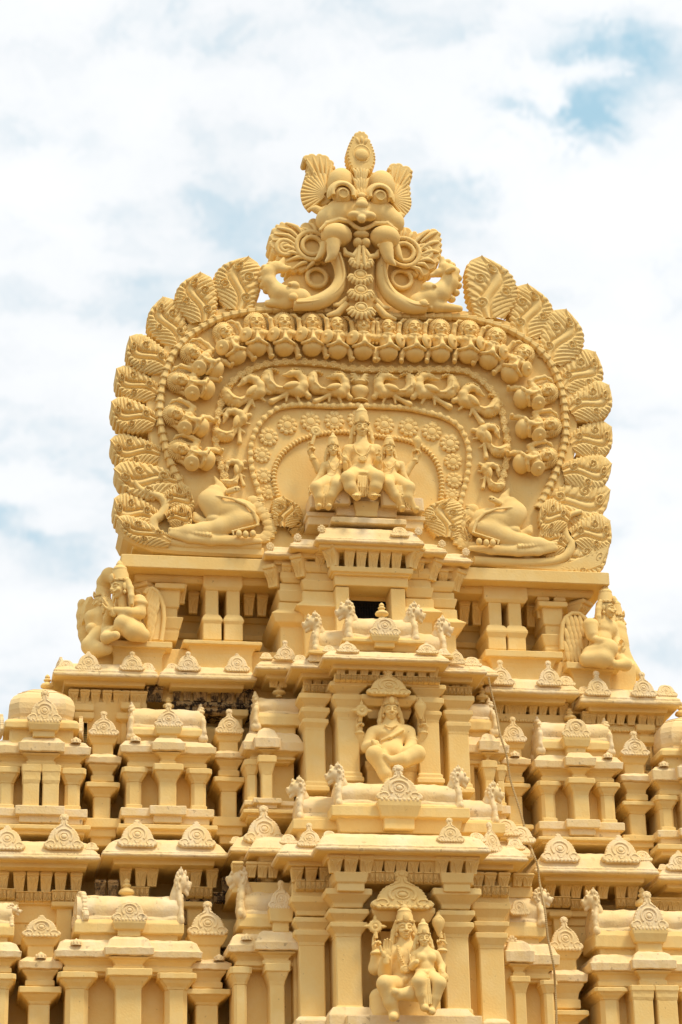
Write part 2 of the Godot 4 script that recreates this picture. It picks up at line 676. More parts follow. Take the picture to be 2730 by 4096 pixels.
func make_protos() -> void:
	head_mesh = carve_head(false)
	head_moustache = carve_head(true)
	for k in ["open", "hold", "rest"]:
		hands[k] = carve_hand(k)
	bracket_mesh = carve_bracket()
	lotus_mesh = carve_lotus()
	antefix = {"tall": carve_antefix(1.0, 3), "low": carve_antefix(0.78, 4), "wide": carve_antefix(0.62, 5)}
	var m := Msh.new()
	m.lathe([[0.02, 0], [0.22, 0.0], [0.24, 0.06], [0.16, 0.12], [0.3, 0.16], [0.48, 0.24], [0.5, 0.32], [0.42, 0.42], [0.22, 0.5], [0.16, 0.56], [0.26, 0.6], [0.28, 0.66], [0.2, 0.72], [0.13, 0.75], [0.19, 0.79], [0.19, 0.84], [0.12, 0.93], [0.004, 1.0]], Vector3.ZERO, 20)
	pot = m.done()
	var y := carve_yali()
	yali = [y.done()]
	var y2 := Msh.new()
	y2.add(y, Transform3D(Basis.from_scale(Vector3(-1, 1, 1)), Vector3.ZERO))
	yali.append(y2.done())
	y = carve_fin()
	fin = [y.done()]
	y2 = Msh.new()
	y2.add(y, Transform3D(Basis.from_scale(Vector3(-1, 1, 1)), Vector3.ZERO))
	fin.append(y2.done())
	rosette = carve_rosette().done()
	m = Msh.new()
	m.lathe([[0.5, 0.0], [0.52, 0.1], [0.42, 0.26], [0.3, 0.4], [0.28, 0.46], [0.15, 0.52], [0.004, 0.62]], Vector3.ZERO, 12)
	for i in 9:
		var a := TAU * i / 9
		m.ell(Vector3(cos(a) * 0.42, 0.2, sin(a) * 0.42), Vector3(0.13, 0.2, 0.13), Basis.IDENTITY, 6)
	knob = m.done()


# a head one unit tall from chin to crown, facing +z, with long hair
func carve_head(moustache: bool) -> Msh:
	var s := Sculpt.new(Vector3(-0.72, -0.95, -0.62), Vector3(0.72, 0.66, 0.66), 0.028)
	s.ell(Vector3(0, 0.12, -0.05), Vector3(0.35, 0.38, 0.42), 0.02)
	s.ell(Vector3(0, -0.17, 0.07), Vector3(0.27, 0.30, 0.29), 0.1)
	s.ell(Vector3(0, -0.40, 0.2), Vector3(0.12, 0.09, 0.1), 0.08)
	s.cap(Vector3(0, -0.35, -0.06), Vector3(0, -0.9, -0.12), 0.2, 0.21, 0.05)
	for e in [-1, 1]:
		s.ell(Vector3(0.15 * e, 0.02, 0.35), Vector3(0.10, 0.075, 0.06), 0.02, Basis.IDENTITY, true)
	s.cap(Vector3(0, 0.1, 0.36), Vector3(0, -0.12, 0.45), 0.045, 0.07, 0.05)
	for e in [-1, 1]:
		s.cap(Vector3(0.055 * e, -0.13, 0.40), Vector3(0.07 * e, -0.12, 0.38), 0.05, 0.05, 0.02)
		s.cap(Vector3(0.05 * e, 0.13, 0.36), Vector3(0.17 * e, 0.16, 0.34), 0.035, 0.035, 0.02)
		s.cap(Vector3(0.17 * e, 0.16, 0.34), Vector3(0.29 * e, 0.09, 0.23), 0.035, 0.025, 0.02)
		s.ell(Vector3(0.15 * e, 0.02, 0.295), Vector3(0.095, 0.055, 0.07), 0.008)
		s.cap(Vector3(0.07 * e, 0.045, 0.345), Vector3(0.23 * e, 0.05, 0.315), 0.022, 0.02, 0.01)
		s.ell(Vector3(0.2 * e, -0.14, 0.24), Vector3(0.11, 0.1, 0.09), 0.08)
		s.ell(Vector3(0.36 * e, 0.0, -0.03), Vector3(0.06, 0.16, 0.1), 0.02)
		s.ell(Vector3(0.38 * e, -0.27, 0.0), Vector3(0.075, 0.1, 0.075), 0.02)
		s.path([Vector3(0.3 * e, 0.3, -0.18), Vector3(0.46 * e, -0.1, -0.25), Vector3(0.56 * e, -0.5, -0.22), Vector3(0.58 * e, -0.85, -0.2)], [0.16, 0.15, 0.13, 0.09], 0.06)
		s.path([Vector3(0.25 * e, 0.2, -0.3), Vector3(0.36 * e, -0.4, -0.34), Vector3(0.34 * e, -0.85, -0.34)], [0.16, 0.15, 0.12], 0.04)
		if moustache:
			s.path([Vector3(0.02 * e, -0.2, 0.40), Vector3(0.14 * e, -0.22, 0.37), Vector3(0.27 * e, -0.15, 0.28)], [0.045, 0.045, 0.02], 0.015)
	s.cap(Vector3(-0.09, -0.245, 0.345), Vector3(0.09, -0.245, 0.345), 0.035, 0.035, 0.012)
	s.cap(Vector3(0, -0.24, 0.365), Vector3(0, -0.245, 0.365), 0.03, 0.03, 0.02)
	s.cap(Vector3(-0.06, -0.315, 0.335), Vector3(0.06, -0.315, 0.335), 0.04, 0.04, 0.012)
	var m := Msh.new()
	s.into(m)
	return m


# a left hand one unit long: wrist at the origin, fingers along +y, palm facing +z, thumb towards +x
func carve_hand(how: String) -> Msh:
	var s := Sculpt.new(Vector3(-0.42, -0.2, -0.35), Vector3(0.55, 1.12, 0.55), 0.026)
	s.cap(Vector3(0, -0.2, 0), Vector3(0, 0.05, 0), 0.16, 0.15, 0.05)
	s.ell(Vector3(0, 0.27, 0), Vector3(0.25, 0.28, 0.1), 0.06)
	s.ell(Vector3(0.16, 0.18, 0.05), Vector3(0.11, 0.17, 0.09), 0.04)
	var xs := [-0.19, -0.065, 0.06, 0.18]
	var ls := [0.36, 0.46, 0.5, 0.44]
	for i in 4:
		var b := Vector3(xs[i], 0.47, 0.0)
		var fold := 0.12
		if how == "hold":
			fold = 1.5 if i < 2 else 0.25
		elif how == "rest":
			fold = 0.5
		var a := 0.0
		var p := [b - Vector3(0, 0.08, 0), b]
		for seg in 3:
			a += fold * (0.7 if seg == 0 else 1.0)
			b += Vector3(xs[i] * 0.12, cos(a), sin(a)) * ls[i] * [0.42, 0.33, 0.25][seg]
			p.append(b)
		s.path(p, [0.07, 0.072, 0.064, 0.058, 0.05], 0.012)
	if how == "hold":
		s.path([Vector3(0.16, 0.12, 0.05), Vector3(0.27, 0.32, 0.14), Vector3(0.18, 0.46, 0.26), Vector3(0.02, 0.5, 0.3)], [0.09, 0.08, 0.07, 0.06], 0.02)
	elif how == "rest":
		s.path([Vector3(0.16, 0.12, 0.05), Vector3(0.30, 0.34, 0.12), Vector3(0.3, 0.52, 0.18)], [0.09, 0.08, 0.06], 0.02)
	else:
		s.path([Vector3(0.16, 0.12, 0.03), Vector3(0.32, 0.32, 0.07), Vector3(0.38, 0.55, 0.08)], [0.09, 0.08, 0.06], 0.02)
	var m := Msh.new()
	s.into(m)
	return m


# leaf corbel: one unit wide, one unit tall, top at y = 1, its back at z = 0, reaching 1.5 units forward at the top
func carve_bracket() -> ArrayMesh:
	var m := Msh.new()
	var nv := 14
	var p := PackedVector3Array()
	var zs := []
	for j in nv:
		var t := float(j) / (nv - 1)
		var z := 0.42 + 0.95 * pow(t, 2.2) if t < 0.72 else 0.42 + 0.95 * pow(0.72, 2.2) + 0.12 * sin((t - 0.72) / 0.28 * PI * 0.5)
		zs.append(z)
	for j in nv - 1:
		var y0 := float(j) / (nv - 1) * 0.8
		var y1 := float(j + 1) / (nv - 1) * 0.8
		var w0 := 0.36 + 0.12 * (float(j) / (nv - 1))
		var w1 := 0.36 + 0.12 * (float(j + 1) / (nv - 1))
		var c := 0.05
		m.quad(Vector3(-w0 + c, y0, zs[j]), Vector3(w0 - c, y0, zs[j]), Vector3(w1 - c, y1, zs[j + 1]), Vector3(-w1 + c, y1, zs[j + 1]))
		m.quad(Vector3(-w0, y0, 0), Vector3(-w0, y0, zs[j] - c), Vector3(-w1, y1, zs[j + 1] - c), Vector3(-w1, y1, 0))
		m.quad(Vector3(w0, y0, zs[j] - c), Vector3(w0, y0, 0), Vector3(w1, y1, 0), Vector3(w1, y1, zs[j + 1] - c))
		m.quad(Vector3(-w0, y0, zs[j] - c), Vector3(-w0 + c, y0, zs[j]), Vector3(-w1 + c, y1, zs[j + 1]), Vector3(-w1, y1, zs[j + 1] - c))
		m.quad(Vector3(w0 - c, y0, zs[j]), Vector3(w0, y0, zs[j] - c), Vector3(w1, y1, zs[j + 1] - c), Vector3(w1 - c, y1, zs[j + 1]))
	m.quad(Vector3(-0.36, 0, 0), Vector3(0.36, 0, 0), Vector3(0.36, 0, zs[0]), Vector3(-0.36, 0, zs[0]))
	m.stack(-0.46, 0.46, 1.12, 0.0, [[0.79, 0.0], [0.84, 0.05], [0.93, 0.05], [0.93, 0.0], [1.0, 0.0]], 0.03, 0.0, 0.015)
	# the carved leaf on its face
	for e in [-1, 1]:
		m.tube([Vector3(0.03 * e, 0.08, zs[1] + 0.0), Vector3(0.06 * e, 0.38, zs[6] - 0.02), Vector3(0.2 * e, 0.62, zs[10]), Vector3(0.38 * e, 0.7, zs[11])], [0.04, 0.05, 0.06, 0.05], 5)
		m.tube([Vector3(0.2 * e, 0.1, zs[1] + 0.0), Vector3(0.22 * e, 0.35, zs[6] - 0.05), Vector3(0.34 * e, 0.5, zs[8])], [0.03, 0.04, 0.03], 5)
	m.tube([Vector3(0, 0.0, zs[0]), Vector3(0, 0.45, zs[7]), Vector3(0, 0.72, zs[12])], [0.05, 0.05, 0.04], 5)
	return m.done()


# one panel of the lotus frieze, a unit wide and a unit tall, petals hanging
func carve_lotus() -> ArrayMesh:
	var m := Msh.new()
	m.stack(-0.5, 0.5, 0.1, -0.1, [[0.0, -0.12], [0.12, -0.02], [0.9, 0.0], [0.9, 0.06], [1.0, 0.06]], 0.01, 0.0, 0.01)
	for s in [-0.25, 0.25]:
		var q := []
		for i in 13:
			var a := PI + PI * i / 12
			q.append(Vector3(s + cos(a) * 0.17, 0.38 + sin(a) * 0.24, 0.11))
		q.push_front(Vector3(s - 0.17, 0.85, 0.11))
		q.append(Vector3(s + 0.17, 0.85, 0.11))
		m.tube(q, [0.045], 5)
		m.ell(Vector3(s, 0.45, 0.1), Vector3(0.08, 0.2, 0.05), Basis.IDENTITY, 8)
	m.tube([Vector3(0, 0.06, 0.1), Vector3(0, 0.85, 0.12)], [0.05], 5)
	return m.done()


# horseshoe antefix, one unit wide at its foot; the tall form carries a bud finial
func carve_antefix(tall: float, seed_: int) -> ArrayMesh:
	var half := [Vector2(0.0, 0.0), Vector2(0.30, -0.01), Vector2(0.44, 0.03), Vector2(0.52, 0.10), Vector2(0.50, 0.19), Vector2(0.42, 0.24), Vector2(0.40, 0.30), Vector2(0.37, 0.40), Vector2(0.34, 0.48), Vector2(0.29, 0.56), Vector2(0.22, 0.63)]
	if tall > 0.9:
		half.append_array([Vector2(0.14, 0.68), Vector2(0.085, 0.76), Vector2(0.075, 0.86), Vector2(0.11, 0.93), Vector2(0.10, 1.0), Vector2(0.05, 1.05), Vector2(0.0, 1.07)])
	elif tall > 0.7:
		half.append_array([Vector2(0.12, 0.69), Vector2(0.07, 0.76), Vector2(0.05, 0.82), Vector2(0.0, 0.84)])
	else:
		half.append_array([Vector2(0.10, 0.66), Vector2(0.0, 0.68)])
	var pts := PackedVector2Array()
	var r := RandomNumberGenerator.new()
	r.seed = seed_
	var full := []
	for p in half:
		full.append(p)
	for i in range(half.size() - 2, 0, -1):
		full.append(Vector2(-half[i].x, half[i].y))
	# scalloped edge
	var mm := full.size()
	for i in mm:
		var a: Vector2 = full[i]
		var b: Vector2 = full[(i + 1) % mm]
		pts.append(a)
		var l := a.distance_to(b)
		if l > 0.06 and i > 0 and i < mm - 1:
			var nrm := Vector2(b.y - a.y, a.x - b.x).normalized()
			pts.append(a.lerp(b, 0.3) + nrm * 0.018)
			pts.append(a.lerp(b, 0.72) + nrm * 0.014 - Vector2(0, r.randf() * 0.01))
	var m := Msh.new()
	m.prism(pts, -0.12, 0.05, 0.03)
	var q := []
	for i in 19:
		var a := -0.7 + (PI + 1.4) * i / 18
		q.append(Vector3(cos(a) * 0.22, 0.37 + sin(a) * 0.22, 0.05))
	m.tube(q, [0.035], 6)
	q = []
	for i in 15:
		var a := TAU * i / 14
		q.append(Vector3(cos(a) * 0.11, 0.37 + sin(a) * 0.11, 0.05))
	m.tube(q, [0.024], 6)
	m.ell(Vector3(0, 0.37, 0.045), Vector3(0.08, 0.08, 0.05), Basis.IDENTITY, 10)
	for e in [-1, 1]:
		q = []
		for i in 16:
			var a := 0.5 + 5.2 * i / 15
			var rr := 0.115 - 0.06 * i / 15
			q.append(Vector3(e * (0.33 + cos(a) * rr), 0.135 + sin(a) * rr, 0.05))
		m.tube(q, [0.024], 5)
	for i in 9:
		var x := -0.4 + 0.1 * i
		m.ell(Vector3(x, 0.035, 0.045), Vector3(0.045, 0.06, 0.035), Basis.IDENTITY, 8)
	for i in 5:
		var a := (i - 2) * 0.35
		m.tube([Vector3(sin(a) * 0.03, 0.1, 0.05), Vector3(sin(a) * 0.14, 0.2, 0.055)], [0.02, 0.012], 5)
	if tall > 0.9:
		m.ell(Vector3(0, 0.94, 0.05), Vector3(0.06, 0.07, 0.04), Basis.IDENTITY, 8)
		for e in [-1, 1]:
			m.tube([Vector3(0.03 * e, 0.85, 0.05), Vector3(0.05 * e, 0.72, 0.05), Vector3(0.2 * e, 0.62, 0.05)], [0.02, 0.025, 0.02], 5)
	return m.done()


# rearing lion head on a curved flange, facing -x; foot at the origin, one unit tall
func carve_yali() -> Msh:
	var s := Sculpt.new(Vector3(-0.62, -0.06, -0.36), Vector3(0.45, 1.12, 0.36), 0.026)
	# the flange: a thick curved fin that closes the end of the roof and ends in a scroll at its foot
	for z in [0.2, 0.1, 0.0, -0.1, -0.2]:
		var k: float = 1.0 - 1.2 * absf(z)
		s.path([Vector3(0.05, 0.05, z), Vector3(-0.02, 0.2, z * 1.05), Vector3(0.0, 0.4, z * 0.9), Vector3(0.06, 0.45 + 0.2 * k, z * 0.5)], [0.1, 0.09, 0.09, 0.1], 0.05)
	s.cap(Vector3(-0.04, 0.08, 0.26), Vector3(0.02, 0.08, 0.2), 0.1, 0.1, 0.02)
	for i in 5:
		s.ell(Vector3(-0.08, 0.16 + i * 0.09, 0.2 - i * 0.02), Vector3(0.05, 0.05, 0.06), 0.01)
	s.path([Vector3(0.36, 0.42, 0), Vector3(0.2, 0.55, 0), Vector3(0.05, 0.72, 0)], [0.06, 0.13, 0.17], 0.06)
	# head with curled mane, short snout, open jaw
	s.ell(Vector3(-0.08, 0.8, 0), Vector3(0.19, 0.17, 0.19), 0.05)
	s.cap(Vector3(-0.18, 0.79, 0), Vector3(-0.31, 0.73, 0), 0.125, 0.10, 0.03)
	s.cap(Vector3(-0.16, 0.68, 0), Vector3(-0.27, 0.6, 0), 0.085, 0.06, 0.015)
	s.cap(Vector3(-0.39, 0.77, -0.04), Vector3(-0.39, 0.77, 0.04), 0.045, 0.045, 0.015)
	for e in [-1, 1]:
		s.ell(Vector3(-0.25, 0.86, 0.1 * e), Vector3(0.055, 0.05, 0.05), 0.008)
		s.path([Vector3(-0.04, 0.93, 0.13 * e), Vector3(-0.02, 1.04, 0.17 * e)], [0.065, 0.03], 0.012)
		for i in 7:
			var a := -1.2 + i * 0.5
			s.ell(Vector3(-0.02 + cos(a) * 0.17, 0.78 + sin(a) * 0.19, 0.15 * e), Vector3(0.06, 0.06, 0.06), 0.008)
			s.ell(Vector3(0.02 + cos(a) * 0.07, 0.76 + sin(a) * 0.09, 0.18 * e), Vector3(0.045, 0.045, 0.05), 0.008)
	for i in 4:
		s.ell(Vector3(-0.2 + i * 0.09, 0.97 - i * 0.03, 0), Vector3(0.055, 0.06, 0.06), 0.008)
	var m := Msh.new()
	s.into(m)
	return m


# scroll-edged gable that closes the end of a small barrel roof, outer side towards -x, one unit tall
func carve_fin() -> Msh:
	var s := Sculpt.new(Vector3.ZERO, Vector3.ONE, 0.025)
	for i in 7:
		var z := -0.3 + i * 0.1
		var k := 1.0 - 6.0 * z * z
		s.path([Vector3(0.06, 0.08, z), Vector3(-0.02, 0.24, z * 1.1), Vector3(0.0, 0.5, z * 0.95), Vector3(0.07, 0.55 + 0.32 * k, z * 0.6)], [0.085, 0.075, 0.085, 0.075], 0.05)
	for z in [-0.3, 0.3]:
		s.cap(Vector3(-0.06, 0.1, z), Vector3(0.06, 0.1, z), 0.1, 0.1, 0.02)
		s.cap(Vector3(-0.07, 0.1, z), Vector3(-0.07, 0.1, z), 0.075, 0.075, 0.01)
	for i in 9:
		var t := float(i) / 8
		var a := -0.25 + (PI + 0.5) * t
		s.ell(Vector3(0.02, 0.55 + sin(a) * 0.36, cos(a) * 0.27), Vector3(0.09, 0.055, 0.055), 0.01)
	s.cap(Vector3(0.06, 0.9, 0), Vector3(0.03, 1.0, 0), 0.075, 0.05, 0.02)
	s.cap(Vector3(0.2, 0.6, 0), Vector3(0.05, 0.8, 0), 0.1, 0.08, 0.05)
	var m := Msh.new()
	s.into(m)
	return m

# lotus medallion with a raised round heart, one unit across, point up
func carve_rosette() -> Msh:
	var m := Msh.new()
	var pts := PackedVector2Array()
	var k := 10
	for i in k * 6:
		var a := TAU * i / (k * 6) + PI / 2
		var f := float(i % 6) / 6.0
		var r := 0.42 * (1.0 + 0.14 * sin(PI * f)) - (0.05 if i % 6 == 0 else 0.0)
		var w := absf(angle_difference(a, PI / 2))
		if w < 0.45:
			r += 0.10 * (1.0 - w / 0.45)
		pts.append(Vector2(cos(a), sin(a)) * r)
	m.prism(pts, -0.05, 0.12, 0.03)
	for i in k:
		var a := TAU * (i + 0.5) / k + PI / 2
		var d := Vector3(cos(a), sin(a), 0)
		m.ell(d * 0.34 + Vector3(0, 0, 0.105), Vector3(0.105, 0.11, 0.05), Basis(Vector3(0, 0, 1), a), 8)
	var q := []
	for i in 21:
		var a := TAU * i / 20
		q.append(Vector3(cos(a) * 0.24, sin(a) * 0.24, 0.13))
	m.tube(q, [0.022], 6)
	m.ell(Vector3(0, 0, 0.12), Vector3(0.2, 0.2, 0.06), Basis.IDENTITY, 16)
	return m

# ---------------------------------------------------------------- masonry vocabulary
# rolled cornice: y = [underside, top of the fascia, top of the roll]
func kapota(called: String, parent: Node3D, xa: float, xb: float, ze: float, zb: float, y: Array, deep := 0.3) -> void:
	var m := Msh.new()
	var ye: float = y[1]
	var h: float = y[2] - ye
	var pr := [[y[0], -0.012], [y[0] + 0.01, 0.0], [lerpf(y[0], ye, 0.45), 0.0], [lerpf(y[0], ye, 0.5), -0.012], [ye - 0.012, -0.012], [ye, -0.025], [ye + 0.006, -0.05]]
	for i in 7:
		var t := float(i) / 6 * 1.45
		pr.append([ye + 0.006 + (h - 0.006) * sin(t) / sin(1.45), -0.05 - deep * (1.0 - cos(t))])
	m.stack(xa, xb, ze, zb, pr, 0.012, 0.008, 0.006)
	part(called, m, parent, lit_speckled)
	m = Msh.new()
	m.stack(xa, xb, ze, zb, [[y[0] - 0.055, -0.14], [y[0] - 0.008, -0.13], [y[0] - 0.008, -0.022], [y[0] + 0.004, -0.016]], 0.012, 0.004, 0.004)
	part("soffit", m, parent)

func crest(parent: Node3D, kind: String, foot: Vector3, w: float, called := "horseshoe_antefix", lean := 10.0, h := 1.0, turn := 0.0, mat: Material = null) -> void:
	var b := Basis(Vector3.UP, deg_to_rad(turn)) * Basis(Vector3.RIGHT, deg_to_rad(-lean)) * Basis.from_scale(Vector3(w, w * h, w * 0.8))
	piece(called, antefix[kind], parent, Transform3D(b, foot), mat if mat else lit_speckled)

func corbels(parent: Node3D, xs: Array, y0: float, y1: float, zb: float, w: float, mat: Material = null, turn := 0.0) -> void:
	for x in xs:
		piece("leaf_corbel", bracket_mesh, parent, Transform3D(Basis(Vector3.UP, deg_to_rad(turn)) * Basis.from_scale(Vector3(w, y1 - y0, w * 0.9)), Vector3(x, y0, zb)), mat)

func evenly(a: float, b: float, k: int) -> Array:
	var r := []
	for i in k:
		r.append(lerpf(a, b, (i + 0.5) / k))
	return r

func frieze(parent: Node3D, xa: float, xb: float, y0: float, y1: float, z: float, mat: Material = null) -> void:
	var k := maxi(1, roundi((xb - xa) / (y1 - y0) / 0.9))
	var w := (xb - xa) / k
	for i in k:
		piece("lotus_panel", lotus_mesh, parent, Transform3D(Basis.from_scale(Vector3(w * 0.995, y1 - y0, 0.3)), Vector3(xa + w * (i + 0.5), y0, z)), mat)

# pilaster: y = [foot, foot top, shaft top, capital levels ...]; every capital level is [bottom, top, half width at bottom, half width at top]
func pilaster(parent: Node3D, xc: float, hw: float, zf: float, zb: float, y0: float, y1: float, caps: Array, foot := 0.0) -> void:
	var m := Msh.new()
	var pr := [[y0, 0.0], [y1, 0.0]]
	if foot > 0.0:
		pr = [[y0, 0.035], [y0 + foot * 0.5, 0.035], [y0 + foot * 0.55, 0.018], [y0 + foot, 0.018], [y0 + foot + 0.01, 0.0], [y1, 0.0]]
	m.stack(xc - hw, xc + hw, zf, zb, pr, 0.012)
	for c in caps:
		m.stack(xc - hw, xc + hw, zf + 0.002, zb, [[c[0], c[2] - hw], [lerpf(c[0], c[1], 0.25), lerpf(c[2], c[3], 0.12) - hw], [lerpf(c[0], c[1], 0.62), lerpf(c[2], c[3], 0.86) - hw], [lerpf(c[0], c[1], 0.66), c[3] - hw], [c[1], c[3] - hw]], 0.012, 0.004)
	part("pilaster", m, parent)

func make_tower() -> void:
	var tower := thing("temple_tower", "cream yellow stepped temple gateway tower with carved cornices, pilasters and a dark window", "temple tower")
	# everything below the picture stands too: a plain stepped base down to the ground
	slab("tower_base", tower, -5.4, 5.4, 0.9, -4.6, [[0.0, 0.9], [0.9, 0.9], [0.9, 0.6], [1.3, 0.6], [1.3, 0.25], [4.6, 0.1], [4.6, 0.45], [4.9, 0.45], [5.0, 0.2], [5.2, 0.1]])
	make_neck(tower)
	make_upper_storey(tower)
	make_lower_storey(tower)

func make_neck(tower: Node3D) -> void:
	var s := slab("neck_storey", tower, -2.55, 2.62, -0.72, -1.8, [[10.318, 0.0], [11.35, 0.0]])
	# frame under the gable
	slab("gable_seat", s, -2.785, 2.848, 0.12, -1.3, [[11.2, 0.0], [11.35, 0.0]], 0.003)
	slab("gable_seat_moulding", s, -2.613, 2.709, -0.1, -1.3, [[11.12, -0.03], [11.16, 0.0], [11.202, 0.0]], 0.002)
	for y in [10.894, 10.682]:
		slab("string_course", s, -2.5, 2.57, -0.68, -1.5, [[y - 0.03, 0.0], [y + 0.03, 0.03]], 0.003)
	# left wing
	var ys := [10.436, 10.623, 10.748, 11.032, 11.159, 11.286]
	for x in [-1.74, -1.498]:
		var m := Msh.new()
		m.stack(x - 0.075, x + 0.075, -0.1, -0.6, [[ys[0], 0.03], [ys[1], 0.03], [ys[1] + 0.001, 0.028], [lerpf(ys[1], ys[2], 0.3), 0.043], [lerpf(ys[1], ys[2], 0.45), 0.043], [ys[2] - 0.02, 0.02], [ys[2], 0.0], [ys[3] + 0.02, 0.0]], 0.01, 0.004)
		part("pilaster", m, s)
	slab("pilaster_block", s, -1.843, -1.395, -0.06, -0.6, [[ys[3], -0.03], [ys[3] + 0.04, 0.0], [ys[5], 0.0], [ys[5] + 0.004, 0.03], [ys[5] + 0.07, 0.03]], 0.004)
	ys = [10.431, 10.69, 10.711, 10.815, 10.826, 11.025, 11.088]
	for mir in [0, 1]:
		var xc: float = -2.216 if mir == 0 else 2.213
		var dy := 0.0 if mir == 0 else -0.05
		var m := Msh.new()
		m.stack(xc - 0.09, xc + 0.09, -0.14, -0.6, [[ys[0] + dy, 0.0], [lerpf(ys[0], ys[1], 0.35) + dy, 0.02], [lerpf(ys[0], ys[1], 0.5) + dy, 0.02], [lerpf(ys[0], ys[1], 0.52) + dy, 0.03], [ys[1] + dy, 0.065], [ys[2] + dy, 0.0], [ys[3] + dy, 0.0], [ys[4] + dy, 0.02], [ys[5] + dy, 0.03], [ys[5] + 0.002 + dy, 0.08], [ys[6] + dy, 0.08]], 0.01, 0.004)
		part("pilaster", m, s)
	corbels(s, [-2.257, -2.087], 11.12 - 0.21, 11.12, -0.28, 0.14)
	corbels(s, [-1.916, -1.278, -1.125], 10.88, 11.12, -0.5, 0.13)
	corbels(s, [2.117, 2.315], 11.12 - 0.23, 11.12, -0.28, 0.14)
	corbels(s, [2.04, 1.394, 1.24], 10.86, 11.12, -0.5, 0.13)
	piece("leaf_corbel", bracket_mesh, s, Transform3D(Basis(Vector3.UP, deg_to_rad(-42)) * Basis.from_scale(Vector3(0.2, 0.26, 0.2)), Vector3(-2.397, 10.86, -0.32)))
	piece("leaf_corbel", bracket_mesh, s, Transform3D(Basis(Vector3.UP, deg_to_rad(42)) * Basis.from_scale(Vector3(0.2, 0.26, 0.2)), Vector3(2.5, 10.84, -0.32)))
	# right wing
	ys = [10.435, 10.591, 10.739, 11.01, 11.098, 11.231]
	ys = [ys[0], ys[1], ys[2], ys[3], ys[4], ys[5]]
	for x in [1.528, 1.761]:
		var m := Msh.new()
		m.stack(x - 0.075, x + 0.075, -0.1, -0.6, [[ys[0], 0.03], [ys[1] - 0.01, 0.03], [ys[1], 0.035], [lerpf(ys[1], ys[2], 0.3), 0.055], [lerpf(ys[1], ys[2], 0.45), 0.055], [ys[2] - 0.02, 0.03], [ys[2], 0.0], [ys[3] + 0.02, 0.0]], 0.01, 0.004)
		part("pilaster", m, s)
	slab("pilaster_block", s, 1.396, 1.913, -0.06, -0.6, [[ys[3], -0.03], [ys[3] + 0.04, 0.0], [ys[5], 0.0], [ys[5] + 0.004, 0.03], [ys[5] + 0.06, 0.03]], 0.004)
	# plinths
	for p in [[-2.085, -1.199, [10.161, 10.263, 10.345, 10.37]], [-2.949, -2.204, [10.103, 10.205, 10.282, 10.335]], [1.342, 2.249, [10.123, 10.217, 10.311, 10.372]], [2.282, 2.914, [10.024, 10.118, 10.195, 10.255]]]:
		var y: Array = p[2]
		slab("plinth", s, p[0], p[1], 0.1, -0.6, [[y[0] - 0.15, -0.10], [lerpf(y[0], y[1], 0.8), -0.10], [lerpf(y[1], y[2], 0.3), -0.085], [y[2] - 0.02, -0.055], [y[2] - 0.018, 0.0], [y[3], 0.0]], 0.005)
	slab("neck_footing", s, -3.127, 3.143, -0.08, -1.6, [[9.7, 0.0], [10.315, 0.0]], 0.003)
	# the window bay in the middle, stepped forward three times
	var c := slab("window_bay", tower, -0.976, 1.029, 0.02, -1.2, [[9.7, 0.0], [11.2, 0.0]])
	# side walls of the bay carry heavy mouldings
	for q in [[-0.992, -0.709, 0.1, [10.254, 10.404, 10.555, 10.593, 10.688, 10.764, 10.84, 10.859, 10.993, 11.079]], [-0.738, -0.394, 0.22, [10.392, 10.504, 10.656, 10.712, 10.741, 10.826, 10.941, 10.96, 11.084, 11.17]], [0.434, 0.719, 0.22, [10.375, 10.488, 10.621, 10.679, 10.717, 10.793, 10.898, 10.918, 11.043, 11.139]], [0.72, 1.012, 0.1, [10.274, 10.407, 10.521, 10.588, 10.646, 10.713, 10.828, 10.847, 10.963, 11.04]]]:
		var y: Array = q[3]
		slab("bay_pier", c, q[0], q[1], q[2], -0.8, [[y[0] - 0.4, 0.0], [y[2], 0.0], [y[3], 0.07], [y[4], 0.11], [y[5], 0.02], [y[6], 0.02], [y[6] + 0.002, -0.03], [y[7], -0.03], [y[7] + 0.002, 0.0], [y[8] - 0.01, 0.03], [y[8], 0.0], [y[9], 0.0]], 0.004)
		slab("bay_beam", c, q[0], q[1], q[2] + 0.05, -0.8, [[y[9], -0.03], [y[9] + 0.05, 0.0], [y[9] + 0.12, 0.0]], 0.003)
	# window: two jambs, a lintel, a beam; a near-black slab paints the shade of the opening
	slab("window_jamb", c, -0.402, -0.248, 0.36, -0.5, [[10.408, 0.0], [10.966, 0.0]])
	slab("window_jamb", c, 0.227, 0.391, 0.36, -0.5, [[10.412, 0.0], [10.966, 0.0]])
	slab("window_lintel", c, -0.411, 0.424, 0.38, -0.5, [[10.977, 0.0], [11.11, 0.0]], 0.003)
	slab("window_beam", c, -0.433, 0.438, 0.42, -0.5, [[11.091, 0.0], [11.112, 0.0], [11.114, 0.03], [11.175, 0.04]], 0.003)
	slab("window_shade_slab", c, -0.246, 0.323, 0.03, -0.5, [[9.7, 0.0], [10.928, 0.0]], 0.0, dark)
	var wire := Msh.new()
	var wy := [10.706, 10.898]
	var wx := [-0.189, 0.278]
	for i in 15:
		var x := lerpf(wx[0], wx[1], (i + 0.5) / 15)
		wire.tube([Vector3(x, wy[0] - 0.1, 0.06), Vector3(x, wy[1], 0.06)], [0.004], 5)
	for i in 5:
		var y := lerpf(wy[0], wy[1], (i + 0.5) / 5)
		wire.tube([Vector3(wx[0], y, 0.066), Vector3(wx[1], y, 0.066)], [0.004], 5)
	part("window_grille", wire, c, metal)
	# ledges over the window that carry the seated figures
	kapota("cornice", c, -1.2, 1.199, 0.3, -0.3, [11.336, 11.394, 11.5], 0.16)
